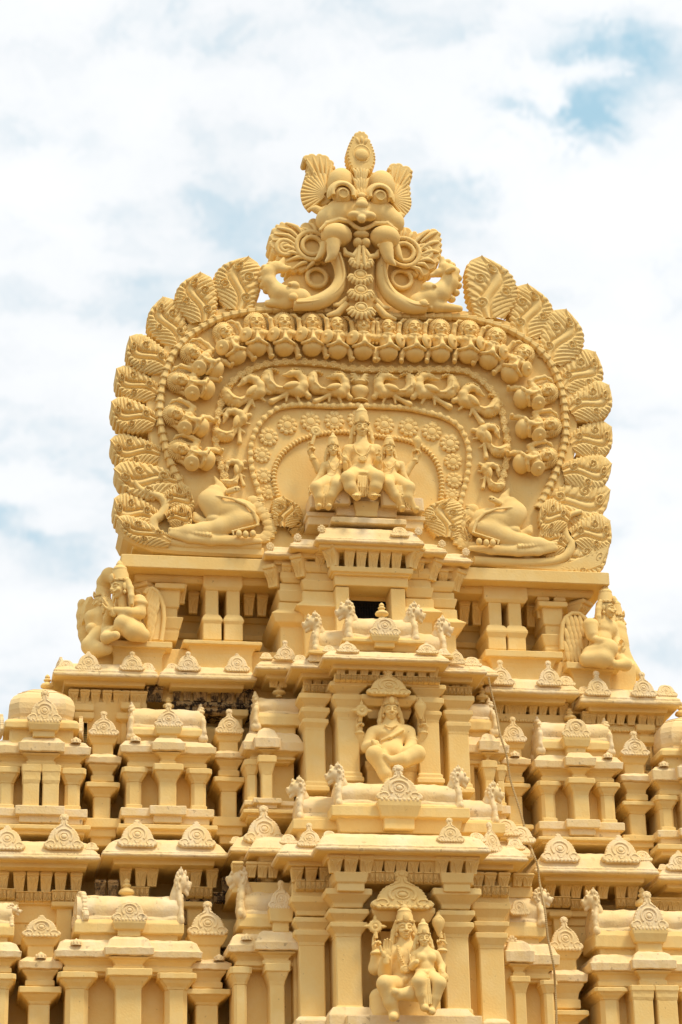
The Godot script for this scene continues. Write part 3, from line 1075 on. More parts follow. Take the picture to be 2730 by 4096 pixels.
	kapota("cornice", c, -0.928, 0.876, 0.45, -0.3, [11.374, 11.441, 11.547], 0.16)
	kapota("cornice", c, -0.661, 0.58, 0.62, -0.3, [11.4, 11.465, 11.65], 0.2)
	slab("cornice_fascia", c, -0.608, 0.545, 0.56, -0.3, [[11.354, -0.01], [11.398, 0.0], [11.435, 0.0]], 0.003)
	for q in [[460,95,.55,.10], [945,145,.58,.18], [1062,110,.55,.10], [300,150,.40,.10], [1210,195,.40,.10], [130,215,.25,.10], [1360,240,.25,.10]]:
		pass
	crest(c, "wide", Vector3(0.309, 11.507, 0.6), 0.21, "leaf_boss", 25)
	for p in [Vector3(-0.581, 11.567, 0.56), Vector3(0.526, 11.586, 0.56), Vector3(-0.829, 11.514, 0.4), Vector3(0.825, 11.506, 0.4), Vector3(-1.121, 11.45, 0.26), Vector3(1.131, 11.476, 0.26)]:
		piece("leaf_boss", rosette, c, Transform3D(turned(0, 0.1), p), lit_speckled)
	corbels(c, [-0.252, -0.116, 0.021, 0.158, 0.286], 11.174, 11.39, 0.38, 0.125)
	for q in [[Vector3(-0.418, 11.176, 0.4), -35.0, 0.16], [Vector3(0.447, 11.192, 0.4), 35.0, 0.16], [Vector3(-0.751, 11.113, 0.2), -35.0, 0.15], [Vector3(0.713, 11.132, 0.2), 35.0, 0.15], [Vector3(-1.039, 11.033, 0.05), -35.0, 0.15], [Vector3(1.01, 11.064, 0.05), 35.0, 0.15]]:
		piece("leaf_corbel", bracket_mesh, c, Transform3D(Basis(Vector3.UP, deg_to_rad(q[1])) * Basis.from_scale(Vector3(q[2], 0.24, q[2])), q[0] - Vector3(0, 0.0, 0.02)))
	for p in [Vector3(-0.559, 11.188, 0.2), Vector3(0.576, 11.156, 0.2), Vector3(-0.92, 11.104, 0.05), Vector3(0.882, 11.107, 0.05), Vector3(-0.811, 11.109, 0.05)]:
		piece("leaf_corbel", bracket_mesh, c, Transform3D(Basis.from_scale(Vector3(0.12, 0.19, 0.13)), p))
	# the low seat of the figures
	slab("figure_seat", c, -0.71, 0.66, 0.32, -0.2, [[11.725, -0.02], [11.818, -0.02], [11.82, 0.0], [11.873, 0.0]], 0.004, lit_speckled)
	slab("figure_seat", c, -0.39, 0.332, 0.4, -0.2, [[11.817, -0.015], [11.903, -0.015], [11.905, 0.0], [11.95, 0.0]], 0.004, lit_speckled)
	slab("figure_seat", c, -0.185, 0.104, 0.46, -0.2, [[11.795, -0.02], [11.857, -0.02], [11.943, 0.0], [11.974, 0.0]], 0.004)
	slab("figure_seat", c, -0.456, 0.406, 0.5, -0.2, [[11.685, 0.0], [11.747, 0.0], [11.775, -0.05]], 0.008, lit_speckled)

func make_upper_storey(tower: Node3D) -> void:
	var s := slab("upper_storey", tower, -3.5, 3.95, -0.45, -3.2, [[7.4, 0.15], [9.72, 0.0]])
	# ledge walls behind the little shrines
	slab("parapet", s, -3.677, 3.635, -0.25, -2.0, [[9.266, 0.0], [9.457, 0.0], [9.487, -0.03]], 0.003)
	# rolled cornices of the wings
	var yl := [9.861, 9.945, 10.083]
	kapota("cornice", s, -3.522, -2.363, 0.25, -1.6, yl)
	kapota("cornice", s, -2.363, -1.282, 0.3, -1.6, [9.849, 9.933, 10.067])
	kapota("cornice", s, 1.267, 2.369, 0.3, -1.6, [9.798, 9.874, 10.051])
	kapota("cornice", s, 2.375, 3.564, 0.25, -1.6, [9.73, 9.815, 9.977])
	for p in [Vector3(-3.132, 9.94, 0.22), Vector3(-2.654, 9.949, 0.22), Vector3(-2.043, 9.949, 0.27), Vector3(-1.501, 9.958, 0.27)]:
		crest(s, "low", p, 0.27)
	crest(s, "tall", Vector3(-2.657, 9.939, 0.25), 0.25, "horseshoe_antefix", 6, 0.85)
	crest(s, "tall", Vector3(-2.046, 9.939, 0.3), 0.24, "horseshoe_antefix", 6, 0.9)
	for p in [Vector3(1.467, 9.888, 0.3), Vector3(2.025, 9.897, 0.3), Vector3(2.592, 9.813, 0.25), Vector3(3.126, 9.817, 0.25)]:
		crest(s, "tall", p, 0.29, "horseshoe_antefix", 8, 1.0)
	for q in [[Vector3(-3.373, 9.939, 0.2), 0.2], [Vector3(-2.48, 9.958, 0.2), 0.16], [Vector3(-2.214, 9.949, 0.24), 0.16], [Vector3(2.235, 9.923, 0.24), 0.2], [Vector3(2.449, 9.841, 0.2), 0.16], [Vector3(3.412, 9.845, 0.2), 0.24]]:
		crest(s, "wide", q[0], q[1], "leaf_boss", 22)
	crest(s, "low", Vector3(-3.455, 9.992, 0), 0.2, "horseshoe_antefix", 10, 1.0, -70)
	# friezes of corbels under them
	slab("frieze_band", s, -3.321, -2.466, -0.04, -1.0, [[9.2, -0.05], [9.607, 0.0], [9.658, 0.0], [9.658 + 0.02, -0.03], [9.72, -0.03]])
	corbels(s, [-3.274, -3.15, -3.035, -2.906, -2.79, -2.713, -2.605, -2.52], 9.648, 9.779, -0.08, 0.11)
	corbels(s, [-2.137, -2.024, -1.913, -1.845, -1.718, -1.611], 9.709, 9.847, -0.08, 0.10, mildewed)
	corbels(s, [-1.552, -1.435, -1.337, -2.427, -2.34], 9.68, 9.839, -0.08, 0.10, mildewed)
	slab("frieze_band", s, -2.183, -1.285, -0.06, -1.0, [[9.571, -0.05], [9.602, 0.0], [9.703, 0.0], [9.713, -0.03], [9.74, -0.02]], 0.004, mildewed)
	for q in [[980, 1450, 952, 1200], [1010, 1180, 980, 1200]]:
		pass
	for x in evenly(-2.136, -1.806, 9) + evenly(-1.806, -1.318, 13):
		var bead := Msh.new()
		bead.ell(Vector3(x, 9.652, -0.04), Vector3(0.017, 0.017, 0.017), Basis.IDENTITY, 8)
		part("bead", bead, s, mildewed)
	slab("frieze_band", s, 1.46, 2.325, -0.02, -1.0, [[9.0, -0.05], [9.544, 0.0], [9.654, 0.0], [9.662, -0.03], [9.66, -0.03]])
	corbels(s, [1.507, 1.615, 1.689, 1.773, 1.897, 2.011, 2.128, 2.245], 9.656, 9.783, -0.07, 0.105)
	slab("frieze_band", s, 2.423, 3.379, -0.04, -1.0, [[9.0, -0.05], [9.464, 0.0], [9.54, 0.0], [9.549, -0.03], [9.6, -0.03]])
	corbels(s, [2.501, 2.576, 2.677, 2.798, 2.912, 3.039, 3.166, 3.267, 3.369], 9.568, 9.696, -0.07, 0.105)
	for q in [[1.506, 1.936, 9.571, 14], [2.798, 3.336, 9.488, 16]]:
		for x in evenly(q[0], q[1], q[3]):
			var bead := Msh.new()
			bead.ell(Vector3(x, q[2], -0.005), Vector3(0.019, 0.019, 0.019), Basis.IDENTITY, 8)
			part("bead", bead, s)
	# small pilaster heads seen between the shrines' roofs
	for p in [Vector3(-3.159, 9.57, -0.005), Vector3(-2.651, 9.605, -0.005), Vector3(-1.46, 9.56, -0.005), Vector3(-2.698, 9.483, -0.005), Vector3(-3.157, 9.48, -0.005)]:
		var m := Msh.new()
		m.stack(p.x - 0.11, p.x + 0.11, 0.03, -0.6, [[p.y - 0.5, -0.06], [p.y - 0.06, -0.06], [p.y - 0.03, 0.0], [p.y + 0.04, 0.0]])
		part("pilaster", m, s)
	for p in [Vector3(2.133, 9.524, -0.005), Vector3(3.187, 9.52, -0.005), Vector3(3.21, 9.377, -0.005)]:
		var m := Msh.new()
		m.stack(p.x - 0.11, p.x + 0.11, 0.03, -0.6, [[p.y - 0.5, -0.06], [p.y - 0.06, -0.06], [p.y - 0.03, 0.0], [p.y + 0.04, 0.0]])
		part("pilaster", m, s)
	# ------------------------------------------------ the niche bay in the middle
	var c := slab("niche_bay", tower, -0.81, 1.09, 0.4, -1.2, [[7.6, 0.0], [9.72, 0.0]])
	kapota("cornice", c, -1.338, 1.376, 0.55, -0.8, [9.901, 9.974, 10.093], 0.25)
	kapota("cornice", c, -0.993, 1.179, 0.85, -0.8, [9.828, 9.891, 10.005], 0.25)
	kapota("cornice", c, -0.696, 0.71, 1.15, -0.4, [9.839, 9.9, 10.005], 0.25)
	for p in [Vector3(-0.409, 9.929, 1.12), Vector3(0.462, 9.946, 1.12)]:
		crest(c, "low", p, 0.24, "horseshoe_antefix", 20, 0.75)
	for p in [Vector3(-0.707, 9.91, 0.84), Vector3(0.846, 9.934, 0.84)]:
		crest(c, "low", p, 0.19, "horseshoe_antefix", 8, 1.1)
	crest(c, "tall", Vector3(-1.003, 10.018, 0.54), 0.25, "horseshoe_antefix", 8, 0.9)
	for q in [[Vector3(-0.6, 9.952, 1.05), 0.14], [Vector3(-0.873, 9.915, 0.78), 0.16], [Vector3(0.661, 9.958, 1.05), 0.14], [Vector3(1.037, 9.933, 0.78), 0.2], [Vector3(-1.209, 10.034, 0.5), 0.14]]:
		crest(c, "wide", q[0], q[1], "leaf_boss", 25)
	# friezes
	for q in [[530, 1190, 1062, 0.82, 12, 1035, 985], [330, 512, 1130, 0.62, 4, 1095, 1045], [1190, 1392, 1150, 0.62, 4, 1115, 1060]]:
		pass
	frieze(c, -0.534, 0.627, 9.663, 9.732, 0.93)
	corbels(c, evenly(-0.524, 0.623, 9), 9.722, 9.849, 0.90, 0.105)
	frieze(c, -0.824, -0.513, 9.626, 9.717, 0.6)
	corbels(c, evenly(-0.822, -0.511, 3), 9.713, 9.826, 0.55, 0.105)
	frieze(c, 0.698, 1.051, 9.646, 9.738, 0.6)
	corbels(c, evenly(0.701, 1.055, 3), 9.734, 9.848, 0.55, 0.105)
	corbels(c, [-1.104, -0.998], 9.784, 9.903, 0.25, 0.11)
	slab("frieze_beam", c, -0.529, 0.634, 0.9, -0.3, [[9.642, 0.0], [9.72, 0.0]])
	slab("frieze_beam", c, -0.817, 1.061, 0.56, -0.3, [[9.616, 0.0], [9.72, 0.0]])
	# pilasters: inner pair then outer pair
	var pl := [8.584, 9.293, 9.32, 9.397, 9.422, 9.527, 9.563, 9.68]
	pilaster(c, -0.367, 0.118, 0.8, 0.0, pl[0], pl[1], [[pl[2] - 0.05, pl[3], 0.118, 0.145], [pl[4] - 0.05, pl[5] + 0.02, 0.12, 0.17], [pl[6] - 0.03, pl[7], 0.12, 0.205]], 0.1)
	var pr := [8.587, 9.292, 9.319, 9.391, 9.413, 9.518, 9.554, 9.678]
	pilaster(c, 0.511, 0.118, 0.8, 0.0, pr[0], pr[1], [[pr[2] - 0.05, pr[3], 0.118, 0.145], [pr[4] - 0.05, pr[5] + 0.02, 0.12, 0.17], [pr[6] - 0.03, pr[7], 0.12, 0.195]], 0.1)
	pl = [8.509, 9.218, 9.236, 9.308, 9.335, 9.434, 9.461, 9.588]
	pilaster(c, -0.708, 0.108, 0.66, 0.0, pl[0], pl[1], [[pl[2] - 0.05, pl[3], 0.108, 0.145], [pl[4] - 0.05, pl[5], 0.11, 0.158], [pl[6] - 0.04, pl[7], 0.11, 0.18]], 0.1)
	pr = [8.528, 9.218, 9.236, 9.321, 9.354, 9.449, 9.478, 9.609]
	pilaster(c, 0.867, 0.118, 0.66, 0.0, pr[0], pr[1], [[pr[2] - 0.05, pr[3], 0.118, 0.145], [pr[4] - 0.05, pr[5], 0.12, 0.165], [pr[6] - 0.04, pr[7], 0.12, 0.185]], 0.1)
	# canopy behind the figure's head
	slab("canopy_beam", c, -0.234, 0.366, 0.9, 0.0, [[9.427, -0.06], [9.486, 0.0], [9.54, 0.0]], 0.004)
	slab("canopy_beam", c, -0.165, 0.34, 0.75, 0.0, [[9.321, -0.03], [9.393, 0.0], [9.466, 0.0]], 0.004)
	crest(c, "tall", Vector3(0.051, 9.509, 0.98), 0.46, "canopy_crest", 4, 0.62, 0.0, plaster)
	slab("throne", c, -0.16, 0.389, 0.72, 0.2, [[8.57, 0.0], [8.73, 0.0], [8.783, 0.02], [8.845, 0.02]], 0.005)

func make_lower_storey(tower: Node3D) -> void:
	var s := slab("lower_storey", tower, -5.0, 5.05, -0.05, -3.8, [[4.6, 0.25], [7.5, 0.0]])
	slab("parapet", s, -4.9, 4.95, 0.14, -2.0, [[6.93, 0.0], [7.208, 0.0], [7.241, -0.03]], 0.003)
	kapota("cornice", s, -4.7, -2.987, 0.62, -1.6, [7.728, 7.802, 7.985])
	kapota("cornice", s, -2.988, -1.65, 0.68, -1.6, [7.766, 7.829, 8.013])
	kapota("cornice", s, -1.667, -1.056, 0.85, -1.2, [7.786, 7.853, 8.036])
	kapota("cornice", s, 1.641, 3.026, 0.68, -1.6, [7.669, 7.743, 7.956])
	kapota("cornice", s, 3.027, 4.9, 0.62, -1.6, [7.626, 7.702, 7.884])
	for q in [[Vector3(-2.612, 7.866, 0.66), 0.4], [Vector3(-1.986, 7.875, 0.66), 0.38], [Vector3(-3.963, 7.822, 0.6), 0.36], [Vector3(1.942, 7.795, 0.66), 0.42], [Vector3(2.619, 7.795, 0.66), 0.42], [Vector3(3.291, 7.74, 0.6), 0.3]]:
		crest(s, "low", q[0], q[1], "horseshoe_antefix", 14, 0.95)
	crest(s, "tall", Vector3(-3.375, 7.84, 0.6), 0.4, "horseshoe_antefix", 8, 0.93)
	crest(s, "tall", Vector3(-1.294, 7.898, 0.83), 0.42, "horseshoe_antefix", 8, 0.93)
	for q in [[Vector3(-3.081, 7.85, 0.56), 0.14], [Vector3(-2.827, 7.873, 0.6), 0.12], [Vector3(-1.581, 7.895, 0.76), 0.14], [Vector3(2.879, 7.836, 0.6), 0.2], [Vector3(3.109, 7.747, 0.56), 0.12]]:
		crest(s, "wide", q[0], q[1], "leaf_boss", 25)
	# friezes
	slab("frieze_band", s, -4.6, -3.197, 0.2, -1.0, [[7.155, -0.04], [7.34, -0.04], [7.348, 0.0], [7.45, 0.0]])
	frieze(s, -4.12, -3.856, 7.38, 7.491, 0.24)
	frieze(s, -3.846, -3.472, 7.361, 7.473, 0.2)
	frieze(s, -3.468, -3.203, 7.36, 7.484, 0.24)
	corbels(s, [-3.988, -3.815, -3.674, -3.535, -3.384, -3.219], 7.476, 7.672, 0.18, 0.13)
	slab("frieze_band", s, -3.13, -1.77, 0.22, -1.0, [[7.164, -0.06], [7.351, -0.05], [7.358, 0.0], [7.45, 0.0]], 0.0, mildewed)
	corbels(s, [-2.966, -2.832], 7.429, 7.598, 0.18, 0.12, mildewed)
	corbels(s, [-2.708, -2.544, -2.424, -2.088, -1.963, -1.789], 7.537, 7.726, 0.24, 0.13)
	frieze(s, -2.749, -2.454, 7.406, 7.528, 0.26)
	frieze(s, -2.06, -1.78, 7.426, 7.539, 0.26)
	frieze(s, -1.766, -1.465, 7.374, 7.488, 0.24, mildewed)
	corbels(s, [-1.625, -1.521, -1.267, -1.172], 7.489, 7.641, 0.22, 0.12, mildewed)
	slab("frieze_band", s, 1.823, 2.904, 0.22, -1.0, [[7.212, -0.06], [7.37, -0.05], [7.378, 0.0], [7.3, 0.0]])
	corbels(s, [1.894, 2.067, 2.186, 2.336, 2.489, 2.687, 2.821], 7.488, 7.67, 0.24, 0.13)
	frieze(s, 1.837, 2.122, 7.39, 7.501, 0.26)
	frieze(s, 2.129, 2.394, 7.363, 7.479, 0.24)
	frieze(s, 2.636, 2.854, 7.395, 7.498, 0.26)
	corbels(s, [3.073, 3.179, 3.284, 3.366], 7.383, 7.511, 0.18, 0.12)
	# pilaster heads under the friezes
	for p in [Vector3(-3.954, 7.319, 0.26), Vector3(-3.335, 7.329, 0.26), Vector3(-1.961, 7.351, 0.26)]:
		var m := Msh.new()
		m.stack(p.x - 0.14, p.x + 0.14, 0.3, -0.5, [[p.y - 0.5, -0.06], [p.y - 0.04, -0.06], [p.y - 0.02, 0.0], [p.y + 0.03, 0.0]])
		part("pilaster", m, s)
	for p in [Vector3(2.002, 7.305, 0.28)]:
		var m := Msh.new()
		m.stack(p.x - 0.13, p.x + 0.13, 0.3, -0.5, [[p.y - 0.5, -0.06], [p.y - 0.04, -0.06], [p.y - 0.02, 0.0], [p.y + 0.03, 0.0]])
		part("pilaster", m, s)
	# ------------------------------------------------ the niche bay in the middle
	var c := slab("niche_bay", tower, -1.026, 1.276, 0.95, -1.2, [[4.8, 0.0], [7.5, 0.0]])
	kapota("cornice", c, -1.502, 1.552, 1.1, -0.8, [7.719, 7.789, 7.96], 0.3)
	kapota("cornice", c, -1.247, 1.394, 1.42, -0.8, [7.602, 7.675, 7.822], 0.3)
	kapota("cornice", c, -0.896, 0.92, 1.75, -0.4, [7.599, 7.672, 7.841], 0.3)
	crest(c, "tall", Vector3(0.514, 7.718, 1.7), 0.28, "horseshoe_antefix", 10, 0.9)
	crest(c, "tall", Vector3(-0.897, 7.724, 1.38), 0.26, "horseshoe_antefix", 10, 0.95)
	crest(c, "tall", Vector3(1.034, 7.708, 1.38), 0.25, "horseshoe_antefix", 10, 1.25, 25)
	for q in [[Vector3(-0.726, 7.746, 1.6), 0.16], [Vector3(0.812, 7.749, 1.6), 0.18], [Vector3(-1.107, 7.768, 1.3), 0.18], [Vector3(1.293, 7.756, 1.3), 0.2], [Vector3(0.851, 7.78, 1.5), 0.16]]:
		crest(c, "wide", q[0], q[1], "leaf_boss", 25)
	for p in [Vector3(1.26, 7.965, 1.05), Vector3(1.42, 7.891, 1.05)]:
		crest(c, "wide", p, 0.3, "leaf_boss", 18)
	# friezes under the big cornice
	slab("frieze_beam", c, -0.676, 0.788, 1.46, -0.3, [[7.328, 0.0], [7.45, 0.0]])
	slab("frieze_beam", c, -1.055, 1.238, 1.12, -0.3, [[7.144, 0.0], [7.4, 0.0]])
	var fr := [7.424, 7.589]
	corbels(c, [-0.227, -0.096, 0.023, 0.146, 0.271, 0.381], fr[0], fr[1], 1.45, 0.13)
	frieze(c, -0.351, 0.454, 7.327, 7.442, 1.48)
	for q in [[Vector3(-0.507, 7.418, 1.5), 0.0], [Vector3(0.595, 7.429, 1.5), 0.0]]:
		# fluted block above the pilaster
		var p: Vector3 = q[0]
		corbels(c, [p.x - 0.16, p.x, p.x + 0.16], p.y, p.y + 0.17, 1.47, 0.15)
		slab("impost", c, p.x - 0.16, p.x + 0.16, 1.56, 0.2, [[p.y - 0.19, -0.02], [p.y - 0.11, -0.02], [p.y - 0.10, 0.0], [p.y, 0.02]], 0.003)
	corbels(c, [-1.007, -0.86, -0.714], 7.404, 7.552, 1.1, 0.13)
	frieze(c, -1.027, -0.615, 7.312, 7.419, 1.15)
	corbels(c, [0.898, 1.029, 1.175], 7.383, 7.528, 1.1, 0.13)
	frieze(c, 0.847, 1.23, 7.284, 7.391, 1.15)
	# walls behind the side friezes of the bay
	slab("frieze_beam", c, -1.644, 1.559, 0.86, -0.3, [[7.467, 0.0], [7.35, 0.0]])
	corbels(c, [-1.595, -1.448, -1.329, -1.218], 7.509, 7.658, 0.85, 0.12)
	corbels(c, [1.39, 1.499], 7.464, 7.588, 0.85, 0.12)
	# pilasters
	var ya := [5.962, 6.795, 6.849, 6.933, 6.971, 7.065, 7.129, 7.268]
	pilaster(c, -0.519, 0.132, 1.38, 0.3, ya[0], ya[1], [[ya[2] - 0.06, ya[3], 0.132, 0.195], [ya[4] - 0.05, ya[5], 0.14, 0.21], [ya[6] - 0.04, ya[7], 0.15, 0.24]], 0.12)
	ya = [5.945, 6.81, 6.856, 6.95, 6.973, 7.068, 7.128, 7.284]
	pilaster(c, 0.6, 0.126, 1.38, 0.3, ya[0], ya[1], [[ya[2] - 0.06, ya[3], 0.126, 0.18], [ya[4] - 0.05, ya[5], 0.14, 0.195], [ya[6] - 0.04, ya[7], 0.15, 0.255]], 0.12)
	ya = [5.86, 6.749, 6.803, 6.897, 6.933, 7.028, 7.093, 7.239]
	pilaster(c, -0.86, 0.132, 1.15, 0.2, ya[0], ya[1], [[ya[2] - 0.06, ya[3], 0.132, 0.19], [ya[4] - 0.05, ya[5], 0.14, 0.19], [ya[6] - 0.04, ya[7], 0.15, 0.225]], 0.12)
	ya = [5.853, 6.766, 6.796, 6.9, 6.927, 7.013, 7.051, 7.205]
	pilaster(c, 1.017, 0.13, 1.15, 0.2, ya[0], ya[1], [[ya[2] - 0.06, ya[3], 0.132, 0.175], [ya[4] - 0.05, ya[5], 0.14, 0.19], [ya[6] - 0.04, ya[7], 0.15, 0.21]], 0.12)
	# sills and feet at the lower edge of the picture
	slab("sill", c, -0.585, 0.787, 1.6, 0.2, [[5.4, 0.0], [5.966, 0.0]], 0.004, lit_speckled)
	slab("sill", c, -0.75, -0.275, 1.48, 0.2, [[5.4, 0.0], [5.988, 0.0], [6.023, -0.02], [6.075, -0.05]], 0.004, lit_speckled)
	slab("sill", c, 0.312, 0.726, 1.48, 0.2, [[5.4, 0.0], [5.988, 0.0], [6.023, -0.02], [6.067, -0.05]], 0.004, lit_speckled)
	slab("sill", c, -1.062, -0.716, 1.32, 0.2, [[5.4, 0.0], [5.961, 0.0], [6.005, -0.04]], 0.004, lit_speckled)
	slab("sill", c, 0.857, 1.14, 1.32, 0.2, [[5.4, 0.0], [5.954, 0.0], [5.997, -0.04]], 0.004, lit_speckled)
	# canopy and throne of the couple
	slab("canopy_beam", c, -0.282, 0.369, 1.48, 0.2, [[6.943, -0.05], [6.997, -0.02], [7.033, 0.0], [7.084, 0.0]], 0.004)
	slab("canopy_beam", c, -0.154, 0.362, 1.12, 0.2, [[6.732, -0.04], [6.823, -0.02], [6.914, 0.0]], 0.004)
	crest(c, "tall", Vector3(0.02, 7.052, 1.54), 0.62, "canopy_crest", 4, 0.62, 0.0, plaster)
	slab("throne", c, -0.251, 0.416, 1.35, 0.3, [[5.973, 0.0], [6.185, 0.0], [6.309, -0.04]], 0.006)

# ---------------------------------------------------------------- miniature shrines that stand along the ledges
# y = [plinth foot, plinth top, base top, shaft top, capital top, cornice underside, fascia top, cornice top, step foot, step top, roof top]
func shrine(called: String, label: String, group: String, xc: float, zf: float, hw: float, y: Array, o := {}) -> Node3D:
	var t := thing(called, label, "miniature shrine", Vector3(xc, y[0], zf), group)
	var zb := zf - 0.8
	var cw: float = o.get("mid", 0.34)       # half width of the projecting middle, as a share
	var cx: float = xc + o.get("midx", 0.0) * hw
	var w := hw * 0.9
	slab("plinth", t, xc - hw * 1.03, xc + hw * 1.03, zf + 0.06, zb, [[y[0], -0.06], [lerpf(y[0], y[1], 0.45), -0.06], [lerpf(y[0], y[1], 0.46), 0.0], [y[1], 0.0]], 0.005)
	# stepped base, with the middle set forward
	for q in [[xc - hw * 0.97, xc + hw * 0.97, 0.0, 0.0], [cx - hw * (cw + 0.04), cx + hw * (cw + 0.04), 0.07, 0.012]]:
		var b: float = y[2] + q[3]
		slab("base_moulding", t, q[0], q[1], zf + q[2], zb, [[y[1] - 0.01, -0.095], [lerpf(y[1], b, 0.14), -0.095], [lerpf(y[1], b, 0.15), -0.045], [lerpf(y[1], b, 0.52), -0.045], [lerpf(y[1], b, 0.53), 0.0], [b, 0.0], [b + 0.004, -0.02]], 0.005, lit_speckled)
	slab("shrine_wall", t, xc - w * 0.86, xc + w * 0.86, zf - 0.24, zb, [[y[1], 0.0], [y[7] - 0.02, 0.0]])
	# pilasters: octagonal at the sides, square and proud in the middle
	var split: bool = o.get("split", false)
	var posts := [[-0.69, 0.155, 0.27, 0.03, -0.05], [0.66, 0.155, 0.27, 0.03, -0.05]]
	if split:
		posts.append_array([[-0.19, 0.165, 0.2, 0.012, 0.03], [0.21, 0.165, 0.2, 0.012, 0.03]])
	else:
		posts.append([o.get("midx", 0.0), 0.175, 0.31, 0.012, 0.03])
	for p in posts:
		if (o.get("half", 0) == 1 and p[0] > 0.3) or (o.get("half", 0) == -1 and p[0] < -0.3):
			continue
		var x: float = xc + p[0] * hw
		var m := Msh.new()
		var a: float = p[1] * hw
		var b: float = p[2] * hw
		var yt: float = y[3]
		var yc: float = y[4] + (0.02 if p[4] > 0 else 0.0)
		if p[4] < 0:
			m.stack(x - a * 0.96, x + a * 0.96, zf - 0.05, zb, [[y[2] - 0.01, 0.012], [y[2] + 0.05, 0.012]], 0.012)
			m.stack(x - a, x + a, zf - 0.05, zb + 0.3, [[y[2] + 0.05, 0.0], [yt, 0.0]], a * 0.42, 0.0, 0.0)
			m.stack(x - a, x + a, zf - 0.05, zb, [[yt, 0.0], [lerpf(yt, yc, 0.15), 0.006], [lerpf(yt, yc, 0.38), (b - a) * 0.5], [lerpf(yt, yc, 0.56), (b - a) * 0.72], [lerpf(yt, yc, 0.60), (b - a) * 0.72], [lerpf(yt, yc, 0.61), b - a], [yc, b - a]], 0.03, 0.005)
		else:
			m.stack(x - a, x + a, zf + p[4], zb, [[y[2], 0.0], [yt, 0.0]], 0.01)
			m.stack(x - a, x + a, zf + p[4], zb, [[yt - 0.02, 0.0], [lerpf(yt, yc, 0.12), 0.01], [lerpf(yt, yc, 0.36), (b - a) * 0.5], [lerpf(yt, yc, 0.54), (b - a) * 0.7], [lerpf(yt, yc, 0.58), (b - a) * 0.7], [lerpf(yt, yc, 0.59), b - a], [yc, b - a]], 0.012, 0.005)
		part("pilaster", m, t)
	# entablature and cornice, again with a forward middle
	for q in [[xc - hw, xc + hw, 0.02, 0.0], [cx - hw * cw, cx + hw * cw, 0.1, 0.02]]:
		var z: float = zf + q[2]
		slab("entablature", t, q[0] + 0.03, q[1] - 0.03, z - 0.03, zb, [[y[4] - 0.01 + q[3], -0.10], [lerpf(y[4], y[5], 0.12), -0.10], [lerpf(y[4], y[5], 0.13), -0.055], [lerpf(y[4], y[5], 0.45), -0.055], [lerpf(y[4], y[5], 0.47), -0.075], [lerpf(y[4], y[5], 0.6), -0.07], [lerpf(y[4], y[5], 0.8), -0.045], [lerpf(y[4], y[5], 0.93), -0.01], [y[5] + 0.004, -0.01]], 0.003)
		var m := Msh.new()
		m.stack(q[0], q[1], z, zb, [[y[5] + q[3] * 0.5, 0.0], [y[6] + q[3], 0.008], [y[6] + q[3] + 0.005, -0.01], [lerpf(y[6], y[7], 0.7) + q[3], -0.05], [y[7] + q[3], -0.1]], 0.01, 0.01)
		part("cornice", m, t, lit_speckled)
	if o.has("knobs"):
		for k in o.knobs:
			piece("leaf_boss", knob, t, Transform3D(Basis.from_scale(Vector3(0.11, 0.12, 0.09)), Vector3(xc + k * hw, lerpf(y[6], y[7], 0.15) + 0.03, zf + 0.0)), lit_speckled)
	return t

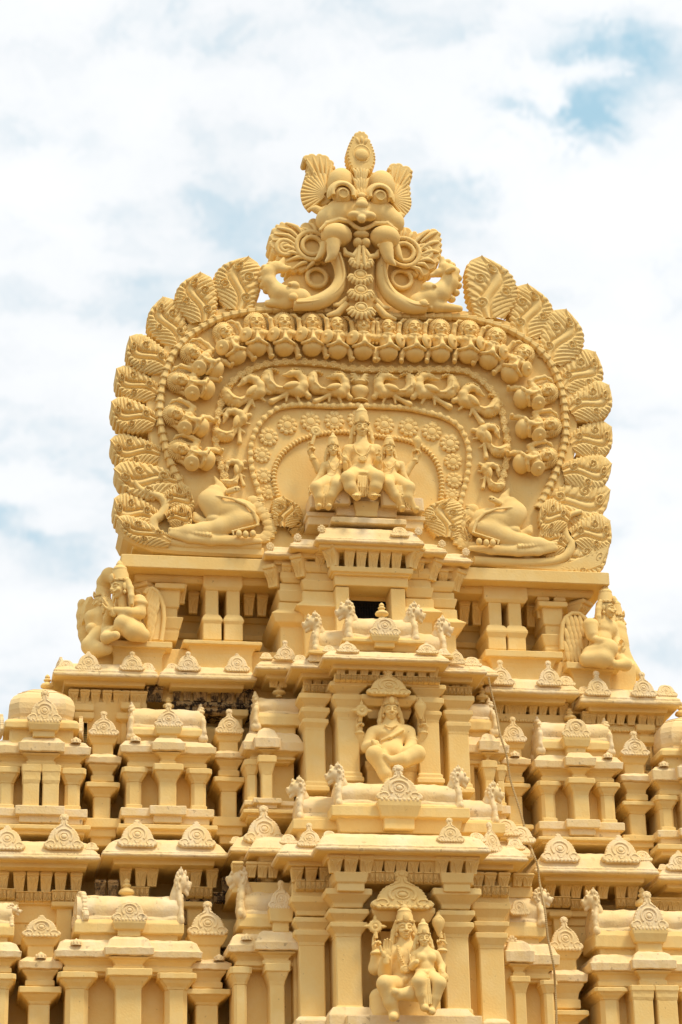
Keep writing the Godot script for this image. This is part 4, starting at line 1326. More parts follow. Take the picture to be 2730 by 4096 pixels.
func barrel_roof(t: Node3D, xa: float, xb: float, zf: float, y0: float, y1: float, yt: float, lions := [1, 1], deep := 0.5, lion_size := 1.0, fins := false) -> void:
	# the ridge stands half the depth behind the face
	yt += 0.41 * deep * 0.32
	var m := Msh.new()
	m.stack(xa, xb, zf, zf - deep, [[y0 - 0.06, -0.06], [lerpf(y0, y1, 0.2), -0.06], [lerpf(y0, y1, 0.24), 0.0], [lerpf(y0, y1, 0.75), 0.0], [y1, -0.03]], 0.01, 0.007)
	part("roof_seat", m, t)
	m = Msh.new()
	var h := yt - y1
	var half := deep * 0.5 - 0.03
	var pr := [Vector2(half, -0.01), Vector2(half, 0.06 * h), Vector2(half - 0.012, 0.07 * h), Vector2(half - 0.012, 0.13 * h)]
	for i in 15:
		var a := -0.45 + (PI + 0.9) * i / 14
		pr.append(Vector2(cos(a) * half * 1.02, 0.13 * h + 0.87 * h * (sin(a) + 0.435) / 1.435))
	pr.append(Vector2(-half, 0.06 * h))
	pr.append(Vector2(-half, -0.01))
	var p := PackedVector3Array()
	var nu := maxi(2, int((xb - xa) / 0.06))
	for i in nu:
		var x := lerpf(xa + 0.03, xb - 0.03, float(i) / (nu - 1))
		for q in pr:
			var w := 0.004 * (sin(x * 31.0 + q.x * 40.0) + sin(x * 17.0 + q.y * 55.0))
			p.append(Vector3(x, y1 + q.y + w, zf - deep * 0.5 + q.x + w))
	m.sheet(p, nu, pr.size())
	for e in [0, nu - 1]:
		var mid := Vector3(p[e * pr.size()].x, y1, zf - deep * 0.5)
		for j in pr.size() - 1:
			if e == 0:
				m.tri(mid, p[e * pr.size() + j], p[e * pr.size() + j + 1])
			else:
				m.tri(mid, p[e * pr.size() + j + 1], p[e * pr.size() + j])
	part("barrel_roof", m, t, lit_speckled)
	var s := h * 1.55 * lion_size
	if fins:
		var f := (yt - y0) * 1.22
		for e in [0, 1]:
			if lions[e] > 0:
				piece("scroll_gable", fin[e], t, Transform3D(Basis.from_scale(Vector3(f * 0.72, f, f * 1.05)), Vector3([xa + 0.02, xb - 0.02][e], y0 - 0.03, zf - deep * 0.42)), lit_speckled)
		return
	if lions[0] > 0:
		piece("lion_finial", yali[0], t, Transform3D(Basis.from_scale(Vector3(s * 0.7, s * lions[0], s * 0.9)), Vector3(xa + 0.035, y1 - 0.05, zf - 0.12)), lit_speckled)
	if lions[1] > 0:
		piece("lion_finial", yali[1], t, Transform3D(Basis.from_scale(Vector3(s * 0.7, s * lions[1], s * 0.9)), Vector3(xb - 0.035, y1 - 0.05, zf - 0.12)), lit_speckled)

func pot_finial(t: Node3D, foot: Vector3, w: float, h: float) -> void:
	piece("pot_finial", pot, t, Transform3D(Basis.from_scale(Vector3(w, h, w)), foot))

func pedestal_crest(t: Node3D, x: float, zf: float, w: float, y0: float, y1: float, kind: String, h := 1.0) -> void:
	slab("crest_pedestal", t, x - w * 0.36, x + w * 0.36, zf, zf - 0.3, [[y0, -0.01], [lerpf(y0, y1, 0.4), -0.01], [lerpf(y0, y1, 0.42), 0.02], [lerpf(y0, y1, 0.8), w * 0.12], [y1, w * 0.13]], 0.004)
	crest(t, kind, Vector3(x, y1 - 0.01, zf + w * 0.08), w, "horseshoe_antefix", 5, h)

# a single pilaster under a horseshoe crest
# y = [foot, base top, shaft top, capital top, cornice underside, cornice top, crest foot, crest top]
func niche_post(called: String, label: String, group: String, xc: float, zf: float, hw: float, y: Array, kind := "tall", knobs := 0) -> void:
	var t := thing(called, label, "miniature shrine", Vector3(xc, y[0], zf), group)
	var zb := zf - 0.7
	slab("base_moulding", t, xc - hw * 1.08, xc + hw * 1.08, zf, zb, [[y[0], -0.09], [lerpf(y[0], y[1], 0.3), -0.09], [lerpf(y[0], y[1], 0.31), -0.045], [lerpf(y[0], y[1], 0.62), -0.045], [lerpf(y[0], y[1], 0.63), 0.0], [y[1], 0.0]], 0.005)
	var m := Msh.new()
	m.stack(xc - hw * 0.49, xc + hw * 0.49, zf - 0.06, zb, [[y[1] - 0.02, 0.0], [y[2], 0.0]], 0.012)
	m.stack(xc - hw * 0.49, xc + hw * 0.49, zf - 0.06, zb, [[y[2], 0.0], [lerpf(y[2], y[3], 0.2), 0.015], [lerpf(y[2], y[3], 0.42), hw * 0.26], [lerpf(y[2], y[3], 0.56), hw * 0.36], [lerpf(y[2], y[3], 0.6), hw * 0.36], [lerpf(y[2], y[3], 0.61), hw * 0.5], [y[3], hw * 0.5]], 0.014, 0.005)
	part("pilaster", m, t)
	slab("entablature", t, xc - hw * 0.75, xc + hw * 0.75, zf - 0.02, zb, [[y[3] - 0.01, -0.06], [lerpf(y[3], y[4], 0.1), -0.06], [lerpf(y[3], y[4], 0.11), -0.015], [lerpf(y[3], y[4], 0.42), -0.015], [lerpf(y[3], y[4], 0.44), -0.035], [lerpf(y[3], y[4], 0.65), -0.025], [lerpf(y[3], y[4], 0.9), 0.02], [y[4] + 0.004, 0.02]], 0.003)
	var c := Msh.new()
	c.stack(xc - hw * 1.02, xc + hw * 1.02, zf + 0.04, zb, [[y[4], 0.0], [lerpf(y[4], y[5], 0.55), 0.008], [lerpf(y[4], y[5], 0.6), -0.01], [y[5], -0.08]], 0.01, 0.012)
	part("cornice", c, t, lit_speckled)
	for k in knobs:
		var kx := xc if knobs == 1 else xc + (k - 0.5) * hw
		piece("leaf_boss", knob, t, Transform3D(Basis.from_scale(Vector3(0.11, 0.12, 0.09)), Vector3(kx, lerpf(y[4], y[5], 0.6) + 0.02, zf + 0.02)), lit_speckled)
	slab("crest_pedestal", t, xc - hw * 0.6, xc + hw * 0.6, zf - 0.06, zb, [[y[5] - 0.04, 0.0], [lerpf(y[5], y[6], 0.55), 0.0], [lerpf(y[5], y[6], 0.6), 0.02], [y[6], hw * 0.3]], 0.004)
	var w := hw * 1.72
	crest(t, kind, Vector3(xc, y[6] - 0.01, zf + 0.02), w, "horseshoe_antefix", 5, (y[7] - y[6]) / w / (1.07 if kind == "tall" else 0.82))

func make_shrines() -> void:
	var g := "miniature shrines along the ledges"
	# ---------------- upper ledge, left
	var y := [8.059, 8.148, 8.338, 8.616, 8.789, 8.929, 9.018, 9.1, 9.119, 9.315, 9.6]
	var x: float = -3.625
	var t := shrine("domed_shrine", "square domed miniature shrine at the outer end of the upper left ledge", g, x, 0.36, 0.52, y, {"split": true, "mid": 0.46, "midx": 0.0, "knobs": [-0.17, 0.15, 0.7]})
	dome(t, x, 0.4, 0.37, y[8], y[9], y[10])
	pedestal_crest(t, x + 0.02, 0.46, 0.35, y[8] - 0.02, 9.259, "tall", 1.0)
	pot_finial(t, Vector3(x + 0.06, y[10] + 0.14, 0.02), 0.15, 0.2)
	crest(t, "low", Vector3(x - 0.44, y[9] - 0.12, 0.1), 0.3, "horseshoe_antefix", 0, 1.0, -85)
	crest(t, "low", Vector3(x + 0.44, y[9] - 0.12, 0.1), 0.3, "horseshoe_antefix", 0, 1.0, 85)
	niche_post("niche_post", "single pilaster with a horseshoe crest between the domed and barrel roofed shrines, upper left ledge", g, -2.956, 0.22, 0.185, [8.008, 8.285, 8.531, 8.674, 8.885, 9.006, 9.208, 9.485])
	y = [8.087, 8.176, 8.368, 8.664, 8.819, 8.976, 9.054, 9.136, 9.156, 9.29, 9.462]
	x = -2.27
	t = shrine("barrel_shrine", "barrel roofed miniature shrine with a tall crest, below the blackened frieze, upper left ledge", g, x, 0.36, 0.515, y, {"knobs": [-0.68]})
	barrel_roof(t, x - 0.41, x + 0.41, 0.32, y[8], y[9], y[10] + 0.02, [0.62, 0.62], 0.45, 1.0, true)
	pedestal_crest(t, x, 0.40, 0.3, y[7] - 0.02, 9.266, "tall", 0.85)
	pot_finial(t, Vector3(x + 0.03, y[10] + 0.09, 0.06), 0.13, 0.16)
	niche_post("niche_post", "single pilaster with a horseshoe crest inside the barrel roofed shrine, upper left ledge", g, -1.588, 0.22, 0.175, [8.054, 8.33, 8.626, 8.767, 8.975, 9.078, 9.267, 9.552])
	# ---------------- upper ledge, the shrines that flank the middle bay
	y = [8.252, 8.33, 8.439, 8.735, 8.904, 8.993, 9.091, 9.226, 9.253, 9.442, 9.596]
	x = -1.141
	t = shrine("barrel_shrine", "half hidden barrel roofed shrine against the left side of the upper niche bay", g, x, 0.5, 0.33, y, {"half": 1, "midx": -0.24, "mid": 0.42})
	barrel_roof(t, x - 0.2, x + 0.32, 0.46, y[8], y[9], y[10], [0.62, 0.0], 0.4, 1.15, true)
	pot_finial(t, Vector3(-1.041, y[10] + 0.08, 0.26), 0.15, 0.17)
	y = [8.077, 8.252, 8.444, 8.734, 8.912, 9.026, 9.124, 9.239, 9.263, 9.444, 9.602]
	x = 1.182
	t = shrine("barrel_shrine", "half hidden barrel roofed shrine beside the cable, right of the upper niche bay", g, x, 0.5, 0.28, y, {"half": -1, "midx": 0.15, "mid": 0.4})
	barrel_roof(t, x - 0.3, x + 0.16, 0.46, y[8], y[9], y[10], [0.0, 0.62], 0.4, 1.15, true)
	pot_finial(t, Vector3(1.246, y[10] + 0.08, 0.26), 0.15, 0.19)
	# ---------------- upper ledge, right
	niche_post("niche_post", "single pilaster with a horseshoe crest just outside the cable, upper right ledge", g, 1.593, 0.22, 0.165, [8.172, 8.314, 8.65, 8.775, 8.985, 9.098, 9.258, 9.558], "tall", 1)
	y = [8.067, 8.134, 8.319, 8.636, 8.775, 8.922, 9.005, 9.095, 9.12, 9.277, 9.452]
	x = 2.281
	t = shrine("barrel_shrine", "barrel roofed miniature shrine with a low crest on the upper right ledge", g, x, 0.36, 0.5, y, {"knobs": [0.68]})
	barrel_roof(t, x - 0.42, x + 0.42, 0.32, y[8], y[9], y[10], [0.66, 0.66], 0.45, 1.0, true)
	pedestal_crest(t, x - 0.02, 0.40, 0.32, y[7] - 0.02, 9.272, "wide", 1.0)
	pot_finial(t, Vector3(2.295, y[10] + 0.09, 0.06), 0.15, 0.18)
	niche_post("niche_post", "single pilaster with a bud crest between the barrel roofed and domed shrines, upper right ledge", g, 2.978, 0.22, 0.19, [8.038, 8.224, 8.477, 8.6, 8.83, 8.938, 9.137, 9.43])
	y = [7.964, 8.077, 8.247, 8.499, 8.646, 8.811, 8.927, 8.993, 9.009, 9.184, 9.494]
	x = 3.619
	t = shrine("domed_shrine", "domed miniature shrine at the outer end of the upper right ledge", g, x, 0.36, 0.5, y, {"split": true, "mid": 0.46, "knobs": [-0.72]})
	dome(t, x, 0.4, 0.37, y[8], y[9], y[10])
	pedestal_crest(t, x, 0.46, 0.35, y[8] - 0.02, y[9], "tall", 1.0)
	pot_finial(t, Vector3(x, y[10] + 0.14, 0.02), 0.15, 0.2)
	# ---------------- the long barrel roofs in front of the middle bay
	t = thing("lion_roof", "short barrel roof with four lion heads and a pot finial below the dark window", "miniature roof", Vector3(0, 10.017, 1.0), "barrel roofs of the middle bay")
	lion_roof(t, [-0.739, 0.738], [-0.395, 0.397], 0.85, 1.0, [10.044, 10.126, 10.166, 10.368], 0.95)
	pedestal_crest(t, 0.011, 1.05, 0.33, 10.033, 10.164, "wide", 0.92)
	pot_finial(t, Vector3(0.023, 10.421, 0.85), 0.15, 0.19)
	t = thing("lion_roof", "long barrel roof with four lion heads at the feet of the cross-legged four-armed figure", "miniature roof", Vector3(0, 7.992, 1.3), "barrel roofs of the middle bay")
	lion_roof(t, [-0.987, 1.158], [-0.607, 0.737], 1.15, 1.35, [7.936, 8.166, 8.214, 8.402], 1.0)
	pedestal_crest(t, 0.039, 1.42, 0.47, 7.918, 8.212, "tall", 0.8)
	# ---------------- lower ledge, left
	y = [5.497, 5.636, 5.775, 6.348, 6.508, 6.66, 6.728, 6.858, 6.88, 7.075, 7.272]
	x = -2.704
	t = shrine("barrel_shrine", "barrel roofed miniature shrine with one broken lion head on the lower left ledge", g, x, 0.86, 0.745, y, {"knobs": [-0.72], "mid": 0.33})
	barrel_roof(t, x - 0.56, x + 0.57, 0.8, y[8], y[9], y[10] + 0.02, [0.0, 1.4], 0.5, 0.95)
	crest(t, "wide", Vector3(x - 0.50, y[9] - 0.04, 0.62), 0.4, "broken_lion_stump", 0, 1.3, -75)
	pedestal_crest(t, x, 0.87, 0.35, y[8], 7.04, "wide", 0.85)
	pot_finial(t, Vector3(-2.708, 7.349, 0.5), 0.17, 0.22)
	niche_post("niche_post", "single pilaster with a bud crest inside the broken lion head shrine, lower left ledge", g, -1.88, 0.7, 0.235, [5.526, 5.702, 6.226, 6.374, 6.576, 6.694, 6.944, 7.308], "tall", 2)
	niche_post("niche_post", "single pilaster with a rounded crest outside the broken lion head shrine, lower left ledge", g, -3.59, 0.7, 0.22, [5.519, 5.692, 6.219, 6.382, 6.566, 6.7, 6.902, 7.125], "low", 1)
	y = [5.492, 5.629, 5.767, 6.335, 6.485, 6.645, 6.713, 6.823, 6.841, 7.02, 7.201]
	x = -4.368
	t = shrine("barrel_shrine", "barrel roofed shrine at the outer end of the lower left ledge", g, x, 0.86, 0.57, y, {})
	barrel_roof(t, x - 0.42, x + 0.50, 0.8, y[8], y[9], y[10], [0.8, 0.66], 0.5, 1.0)
	# ---------------- lower ledge, flanking the middle bay
	y = [5.585, 5.708, 5.795, 6.379, 6.558, 6.702, 6.774, 6.91, 6.928, 7.119, 7.339]
	x = -1.28
	t = shrine("barrel_shrine", "lion headed shrine with a pot finial, left of the lower niche bay", g, x, 1.0, 0.42, y, {"half": 1, "midx": 0.18, "mid": 0.55, "knobs": [-0.55, 0.38]})
	barrel_roof(t, x - 0.31, x + 0.42, 0.96, y[8], y[9], y[10], [1.1, 0.0], 0.5, 1.15)
	pot_finial(t, Vector3(-1.254, 7.436, 0.75), 0.15, 0.24)
	pedestal_crest(t, -1.158, 1.04, 0.26, y[7], 7.154, "tall", 1.1)
	y = [5.649, 5.794, 5.882, 6.324, 6.458, 6.608, 6.713, 6.848, 6.863, 7.075, 7.319]
	x = 1.432
	t = shrine("barrel_shrine", "shrine with a lion head beside the cable, right of the lower niche bay", g, x, 1.0, 0.34, y, {"half": -1, "midx": -0.3, "mid": 0.45})
	barrel_roof(t, x - 0.34, x + 0.22, 0.96, y[8], y[9], y[10], [0.0, 0.75], 0.5, 1.15)
	crest(t, "wide", Vector3(1.378, 7.134, 1), 0.2, "leaf_boss", 10, 1.2)
	piece("leaf_boss", rosette, t, Transform3D(turned(0, 0.13), Vector3(1.267, 6.841, 1.02)), lit_speckled)
	# ---------------- lower ledge, right
	niche_post("niche_post", "single pilaster with a bud crest just outside the cable, lower right ledge", g, 1.925, 0.7, 0.21, [5.701, 5.849, 6.057, 6.191, 6.492, 6.629, 6.834, 7.203], "tall", 0)
	y = [5.679, 5.797, 5.886, 6.289, 6.41, 6.584, 6.667, 6.774, 6.789, 7.034, 7.227]
	x = 2.804
	t = shrine("barrel_shrine", "barrel roofed miniature shrine with a split middle pilaster on the lower right ledge", g, x, 0.86, 0.66, y, {"split": true, "mid": 0.36, "midx": 0.01, "knobs": [0.1]})
	barrel_roof(t, x - 0.58, x + 0.56, 0.8, y[8], y[9], y[10], [1.1, 0.0], 0.5, 1.1)
	pedestal_crest(t, x, 0.87, 0.4, y[8], 7.024, "tall", 1.0)
	pot_finial(t, Vector3(2.862, 7.308, 0.5), 0.17, 0.26)

func lion_roof(t: Node3D, wide: Array, mid: Array, zw: float, zm: float, y: Array, lion: float) -> void:
	# side wings lower and set back, the middle forward
	var drop := 0.10
	slab("roof_base", t, wide[0] - 0.06, wide[1] + 0.06, zw + 0.04, 0.2, [[y[0] - 0.03 - drop * 0.5, -0.1], [lerpf(y[0], y[1], 0.5) - drop, -0.07], [lerpf(y[0], y[1], 0.52) - drop, 0.0], [y[1] - drop, 0.0]], 0.006)
	slab("roof_base", t, mid[0] - 0.06, mid[1] + 0.06, zm + 0.04, 0.2, [[y[0] - 0.03, -0.1], [lerpf(y[0], y[1], 0.5), -0.07], [lerpf(y[0], y[1], 0.52), 0.0], [y[1] , 0.0]], 0.006)
	barrel_roof(t, wide[0], wide[1], zw, y[1] - drop - 0.05, y[2] - drop, y[3] - drop, [lion, lion], 0.6, 1.12)
	barrel_roof(t, mid[0], mid[1], zm, y[1] - 0.05, y[2], y[3], [lion, lion], 0.6, 1.12)

func dome(t: Node3D, x: float, zf: float, hw: float, y0: float, y1: float, yt: float) -> void:
	yt += 0.41 * hw
	var m := Msh.new()
	m.stack(x - hw * 1.08, x + hw * 1.08, zf, zf - hw * 2.1, [[y0 - 0.08, -0.06], [lerpf(y0, y1, 0.45), -0.06], [lerpf(y0, y1, 0.47), 0.0], [lerpf(y0, y1, 0.8), 0.0], [y1, -0.03]], 0.02, 0.006)
	part("roof_seat", m, t)
	m = Msh.new()
	var h := yt - y1
	var pr := [[y1 - 0.01, -0.03], [y1 + h * 0.05, -0.03], [y1 + h * 0.06, -0.045]]
	for q in [[0.15, -0.03], [0.28, -0.02], [0.42, -0.02], [0.55, -0.035], [0.68, -0.07], [0.76, -0.11], [0.765, -0.105], [0.80, -0.125], [0.85, -0.16], [0.853, -0.155], [0.88, -0.18], [0.93, -0.24], [0.97, -0.30], [1.0, -0.36]]:
		pr.append([y1 + h * q[0], q[1] * hw / 0.37])
	m.stack(x - hw, x + hw, zf, zf - hw * 2.0, pr, 0.10, 0.004, 0.0)
	part("dome_roof", m, t, lit_speckled)

# ---------------------------------------------------------------- the arched gable and its reliefs
func on_plane(a: Vector3, b: Vector3, w: float, depth: float) -> Transform3D:
	var y := b - a
	var x := Vector3(y.y, -y.x, 0).normalized() * w
	return Transform3D(Basis(x, y, Vector3(0, 0, depth)), a)

# acanthus plume: foot at the origin, tip at y = 1, one unit wide, bulging towards -x
func carve_plume(seed_: int) -> Msh:
	var r := RandomNumberGenerator.new()
	r.seed = seed_
	var lobes := 11.0 + r.randi_range(0, 1)
	var off := r.randf() * 0.4
	var nu := 44
	var nv := 84
	var p := PackedVector3Array()
	var edge := [PackedVector3Array(), PackedVector3Array()]
	for i in nu:
		var u := -1.0 + 2.0 * i / (nu - 1)
		for j in nv:
			var y := float(j) / (nv - 1)
			var hw := 0.55 * pow(minf(1.0, (y + 0.26) / 0.66), 0.6) * sqrt(maxf(0.0, 1.0 - pow(maxf(0.0, (y - 0.5) / 0.5), 2.3)))
			var sc := 1.0 + 0.11 * (absf(sin(PI * (y * lobes + off * signf(u)))) - 0.5) * smoothstep(0.05, 0.2, y)
			var spine := -0.13 * sin(PI * y) + 0.10 * y * y
			var x := spine + u * hw * (lerpf(1.0, sc, absf(u)))
			var au := absf(u)
			var u0 := 0.34 * sin(TAU * y * 0.95 + 0.3)
			var du := u - u0
			var ad := absf(du)
			var s := absf(sin(PI * (y * lobes - ad * 2.3 + off * signf(u) + 1.2)))
			var leaf := pow(s, 0.6) * smoothstep(0.2, 0.45, ad)
			var fine := 0.5 + 0.5 * sin(TAU * (y * lobes * 2.0 - ad * 4.6))
			var stem := exp(-pow(du / 0.12, 2.0)) * (1.0 - 0.5 * y)
			var groove := exp(-pow((ad - 0.23) / 0.06, 2.0))
			var z := 0.5 * pow(maxf(0.0, 1.0 - au * au), 0.35) + (0.40 * leaf * (1.0 - 0.3 * ad) + 0.07 * fine * smoothstep(0.3, 0.6, ad) - 0.26 * groove) * (1.0 - smoothstep(0.78, 0.97, y)) + 0.3 * stem
			for q in [Vector2(0.5, 0.24), Vector2(-0.5, 0.44), Vector2(0.45, 0.62), Vector2(-0.2, 0.8)]:
				var dd := Vector2((u - q.x) * hw, (y - q.y) * 1.5).length()
				if dd < 0.16:
					var ang := atan2((y - q.y) * 1.5, (u - q.x) * hw)
					z = lerpf(0.72 + 0.24 * cos(dd * 70.0 - ang * (1.0 if q.x > 0.0 else -1.0)), z, smoothstep(0.1, 0.16, dd))
			p.append(Vector3(x, y * (1.0 - 0.03 * au), z))
	var m := Msh.new()
	m.sheet(p, nu, nv)
	for j in nv - 1:
		for e in [0, nu - 1]:
			var a: Vector3 = p[e * nv + j]
			var b: Vector3 = p[e * nv + j + 1]
			var a2 := Vector3(a.x * 0.97, a.y, -2.4)
			var b2 := Vector3(b.x * 0.97, b.y, -2.4)
			if e == 0:
				m.quad(a, b, b2, a2)
			else:
				m.quad(b, a, a2, b2)
	return m

func mirrored(m: Msh) -> Msh:
	var o := Msh.new()
	o.add(m, Transform3D(Basis.from_scale(Vector3(-1, 1, 1)), Vector3.ZERO))
	return o

# pot-bellied attendant with a round shield and a raised arm; origin at the face, metres
func carve_attendant(seed_: int) -> Msh:
	var r := RandomNumberGenerator.new()
	r.seed = seed_
	var s := Sculpt.new(Vector3(-0.2, -0.42, -0.05), Vector3(0.24, 0.14, 0.22), 0.0095)
	s.ell(Vector3(0, 0.015, 0.0), Vector3(0.112, 0.112, 0.075), 0.02)
	s.ell(Vector3(0, -0.06, 0.0), Vector3(0.108, 0.06, 0.06), 0.02)
	s.ell(Vector3(0, -0.165, 0.05), Vector3(0.092, 0.105, 0.085), 0.03)
	for e in [-1, 1]:
		s.ell(Vector3(0.042 * e, -0.135, 0.115), Vector3(0.042, 0.034, 0.028), 0.012)
		s.cap(Vector3(0.065 * e, -0.095, 0.05), Vector3(0.105 * e, -0.12, 0.06), 0.042, 0.042, 0.02)
	s.ell(Vector3(0, -0.30, 0.06), Vector3(0.106, 0.085, 0.105), 0.015)
	s.path([Vector3(-0.112, -0.262, 0.10), Vector3(-0.06, -0.275, 0.165), Vector3(0.0, -0.25, 0.185), Vector3(0.06, -0.275, 0.165), Vector3(0.112, -0.262, 0.10)], [0.018], 0.006)
	s.path([Vector3(0, -0.12, 0.135), Vector3(0, -0.18, 0.142), Vector3(0, -0.25, 0.18)], [0.014, 0.02, 0.034], 0.008)
	s.path([Vector3(-0.075, -0.075, 0.06), Vector3(-0.04, -0.098, 0.12), Vector3(0.0, -0.105, 0.135), Vector3(0.04, -0.098, 0.12), Vector3(0.075, -0.075, 0.06)], [0.018], 0.004)
	s.path([Vector3(0.1, -0.11, 0.05), Vector3(0.165, -0.125, 0.06), Vector3(0.175, -0.05, 0.07), Vector3(0.165, 0.03, 0.08)], [0.035, 0.03, 0.028, 0.024], 0.015)
	s.ell(Vector3(0.163, 0.045, 0.08), Vector3(0.03, 0.03, 0.03), 0.01)
	s.path([Vector3(0.16, 0.06, 0.08), Vector3(0.12, 0.105, 0.07), Vector3(0.075, 0.125, 0.06)], [0.012, 0.02, 0.008], 0.005)
	s.path([Vector3(0.12, -0.26, 0.05), Vector3(0.145, -0.32, 0.06), Vector3(0.15, -0.385, 0.06)], [0.04, 0.032, 0.024], 0.012)
	s.cap(Vector3(0.15, -0.395, 0.06), Vector3(0.165, -0.40, 0.1), 0.024, 0.022, 0.01)
	# shield
	var bs := Basis(Vector3.UP, -0.75)
	s.ell(Vector3(-0.125, -0.165, 0.12), Vector3(0.085, 0.085, 0.03), 0.002, bs)
	s.ell(Vector3(-0.14, -0.165, 0.145), Vector3(0.02, 0.02, 0.022), 0.004, bs)
	var m := Msh.new()
	s.into(m)
	m.add(head_mesh, Transform3D(Basis(Vector3.RIGHT, -0.1 + r.randf() * 0.15).scaled(Vector3(0.205, 0.205, 0.18)), Vector3(0, 0.005, 0.075)))
	for i in 26:
		var a := -0.75 + (PI + 1.5) * i / 25
		var d := Vector3(cos(a), sin(a) * 1.02, 0)
		m.tube([d * 0.078 + Vector3(0, 0.02, 0.075), d * 0.112 + Vector3(0, 0.02, 0.06), d * 0.126 + Vector3(0, 0.02, 0.02)], [0.011, 0.012, 0.009], 5)
	return m

# swan walking towards -x with a curled plume of a tail; origin at the breast, metres
func carve_swan() -> Msh:
	var s := Sculpt.new(Vector3(-0.4, -0.2, -0.05), Vector3(0.16, 0.3, 0.15), 0.009)
	var q := func(x: float, y: float, z: float) -> Vector3: return Vector3((x - 880.0) * 0.0011, (880.0 - y) * 0.0011, z)
	s.ell(q.call(860, 880, 0.03), Vector3(0.11, 0.07, 0.06), 0.02)
	s.path([q.call(900, 900, 0.04), q.call(935, 850, 0.05), q.call(935, 780, 0.05), q.call(895, 725, 0.05), q.call(840, 712, 0.05)], [0.065, 0.055, 0.045, 0.04, 0.034], 0.02)
	s.ell(q.call(815, 725, 0.05), Vector3(0.042, 0.036, 0.036), 0.015)
	s.cap(q.call(790, 732, 0.05), q.call(742, 735, 0.05), 0.024, 0.014, 0.01)
	s.ell(q.call(812, 716, 0.084), Vector3(0.009, 0.009, 0.008), 0.002)
	s.ell(q.call(815, 855, 0.085), Vector3(0.085, 0.038, 0.03), 0.008, Basis(Vector3(0, 0, 1), 0.25))
	for i in 5:
		s.cap(q.call(820 - i * 8, 850 + i * 4, 0.095), q.call(740 + i * 22, 872 + i * 4, 0.085), 0.013, 0.010, 0.002)
	s.path([q.call(790, 880, 0.02), q.call(700, 885, 0.03), q.call(630, 870, 0.035), q.call(590, 800, 0.035), q.call(600, 730, 0.03), q.call(620, 680, 0.02)], [0.04, 0.042, 0.06, 0.066, 0.055, 0.03], 0.015)
	s.path([q.call(750, 880, 0.06), q.call(670, 880, 0.085), q.call(610, 830, 0.10), q.call(600, 750, 0.09)], [0.014], 0.006)
	for i in 13:
		var t := float(i) / 12
		var c: Vector3 = q.call(640, 790, 0.03)
		var a := -1.7 - t * 3.6
		s.ell(c + Vector3(cos(a) * 0.115 - 0.0, sin(a) * 0.13, 0.0), Vector3(0.018, 0.018, 0.035), 0.006)
	s.path([q.call(770, 930, 0.03), q.call(700, 965, 0.03), q.call(620, 1010, 0.04)], [0.026, 0.024, 0.034], 0.01)
	s.cap(q.call(775, 930, 0.03), q.call(765, 1000, 0.03), 0.018, 0.014, 0.01)
	s.cap(q.call(870, 940, 0.03), q.call(895, 1005, 0.03), 0.02, 0.014, 0.01)
	s.path([q.call(955, 880, 0.03), q.call(965, 930, 0.04), q.call(985, 950, 0.04)], [0.035, 0.03, 0.034], 0.01)
	for i in 12:
		var t := float(i) / 11
		var a := 1.9 - t * 2.6
		s.ell(q.call(870, 790, 0.03) + Vector3(cos(a) * 0.118, sin(a) * 0.14, 0), Vector3(0.016, 0.016, 0.03), 0.006)
	var m := Msh.new()
	s.into(m)
	return m

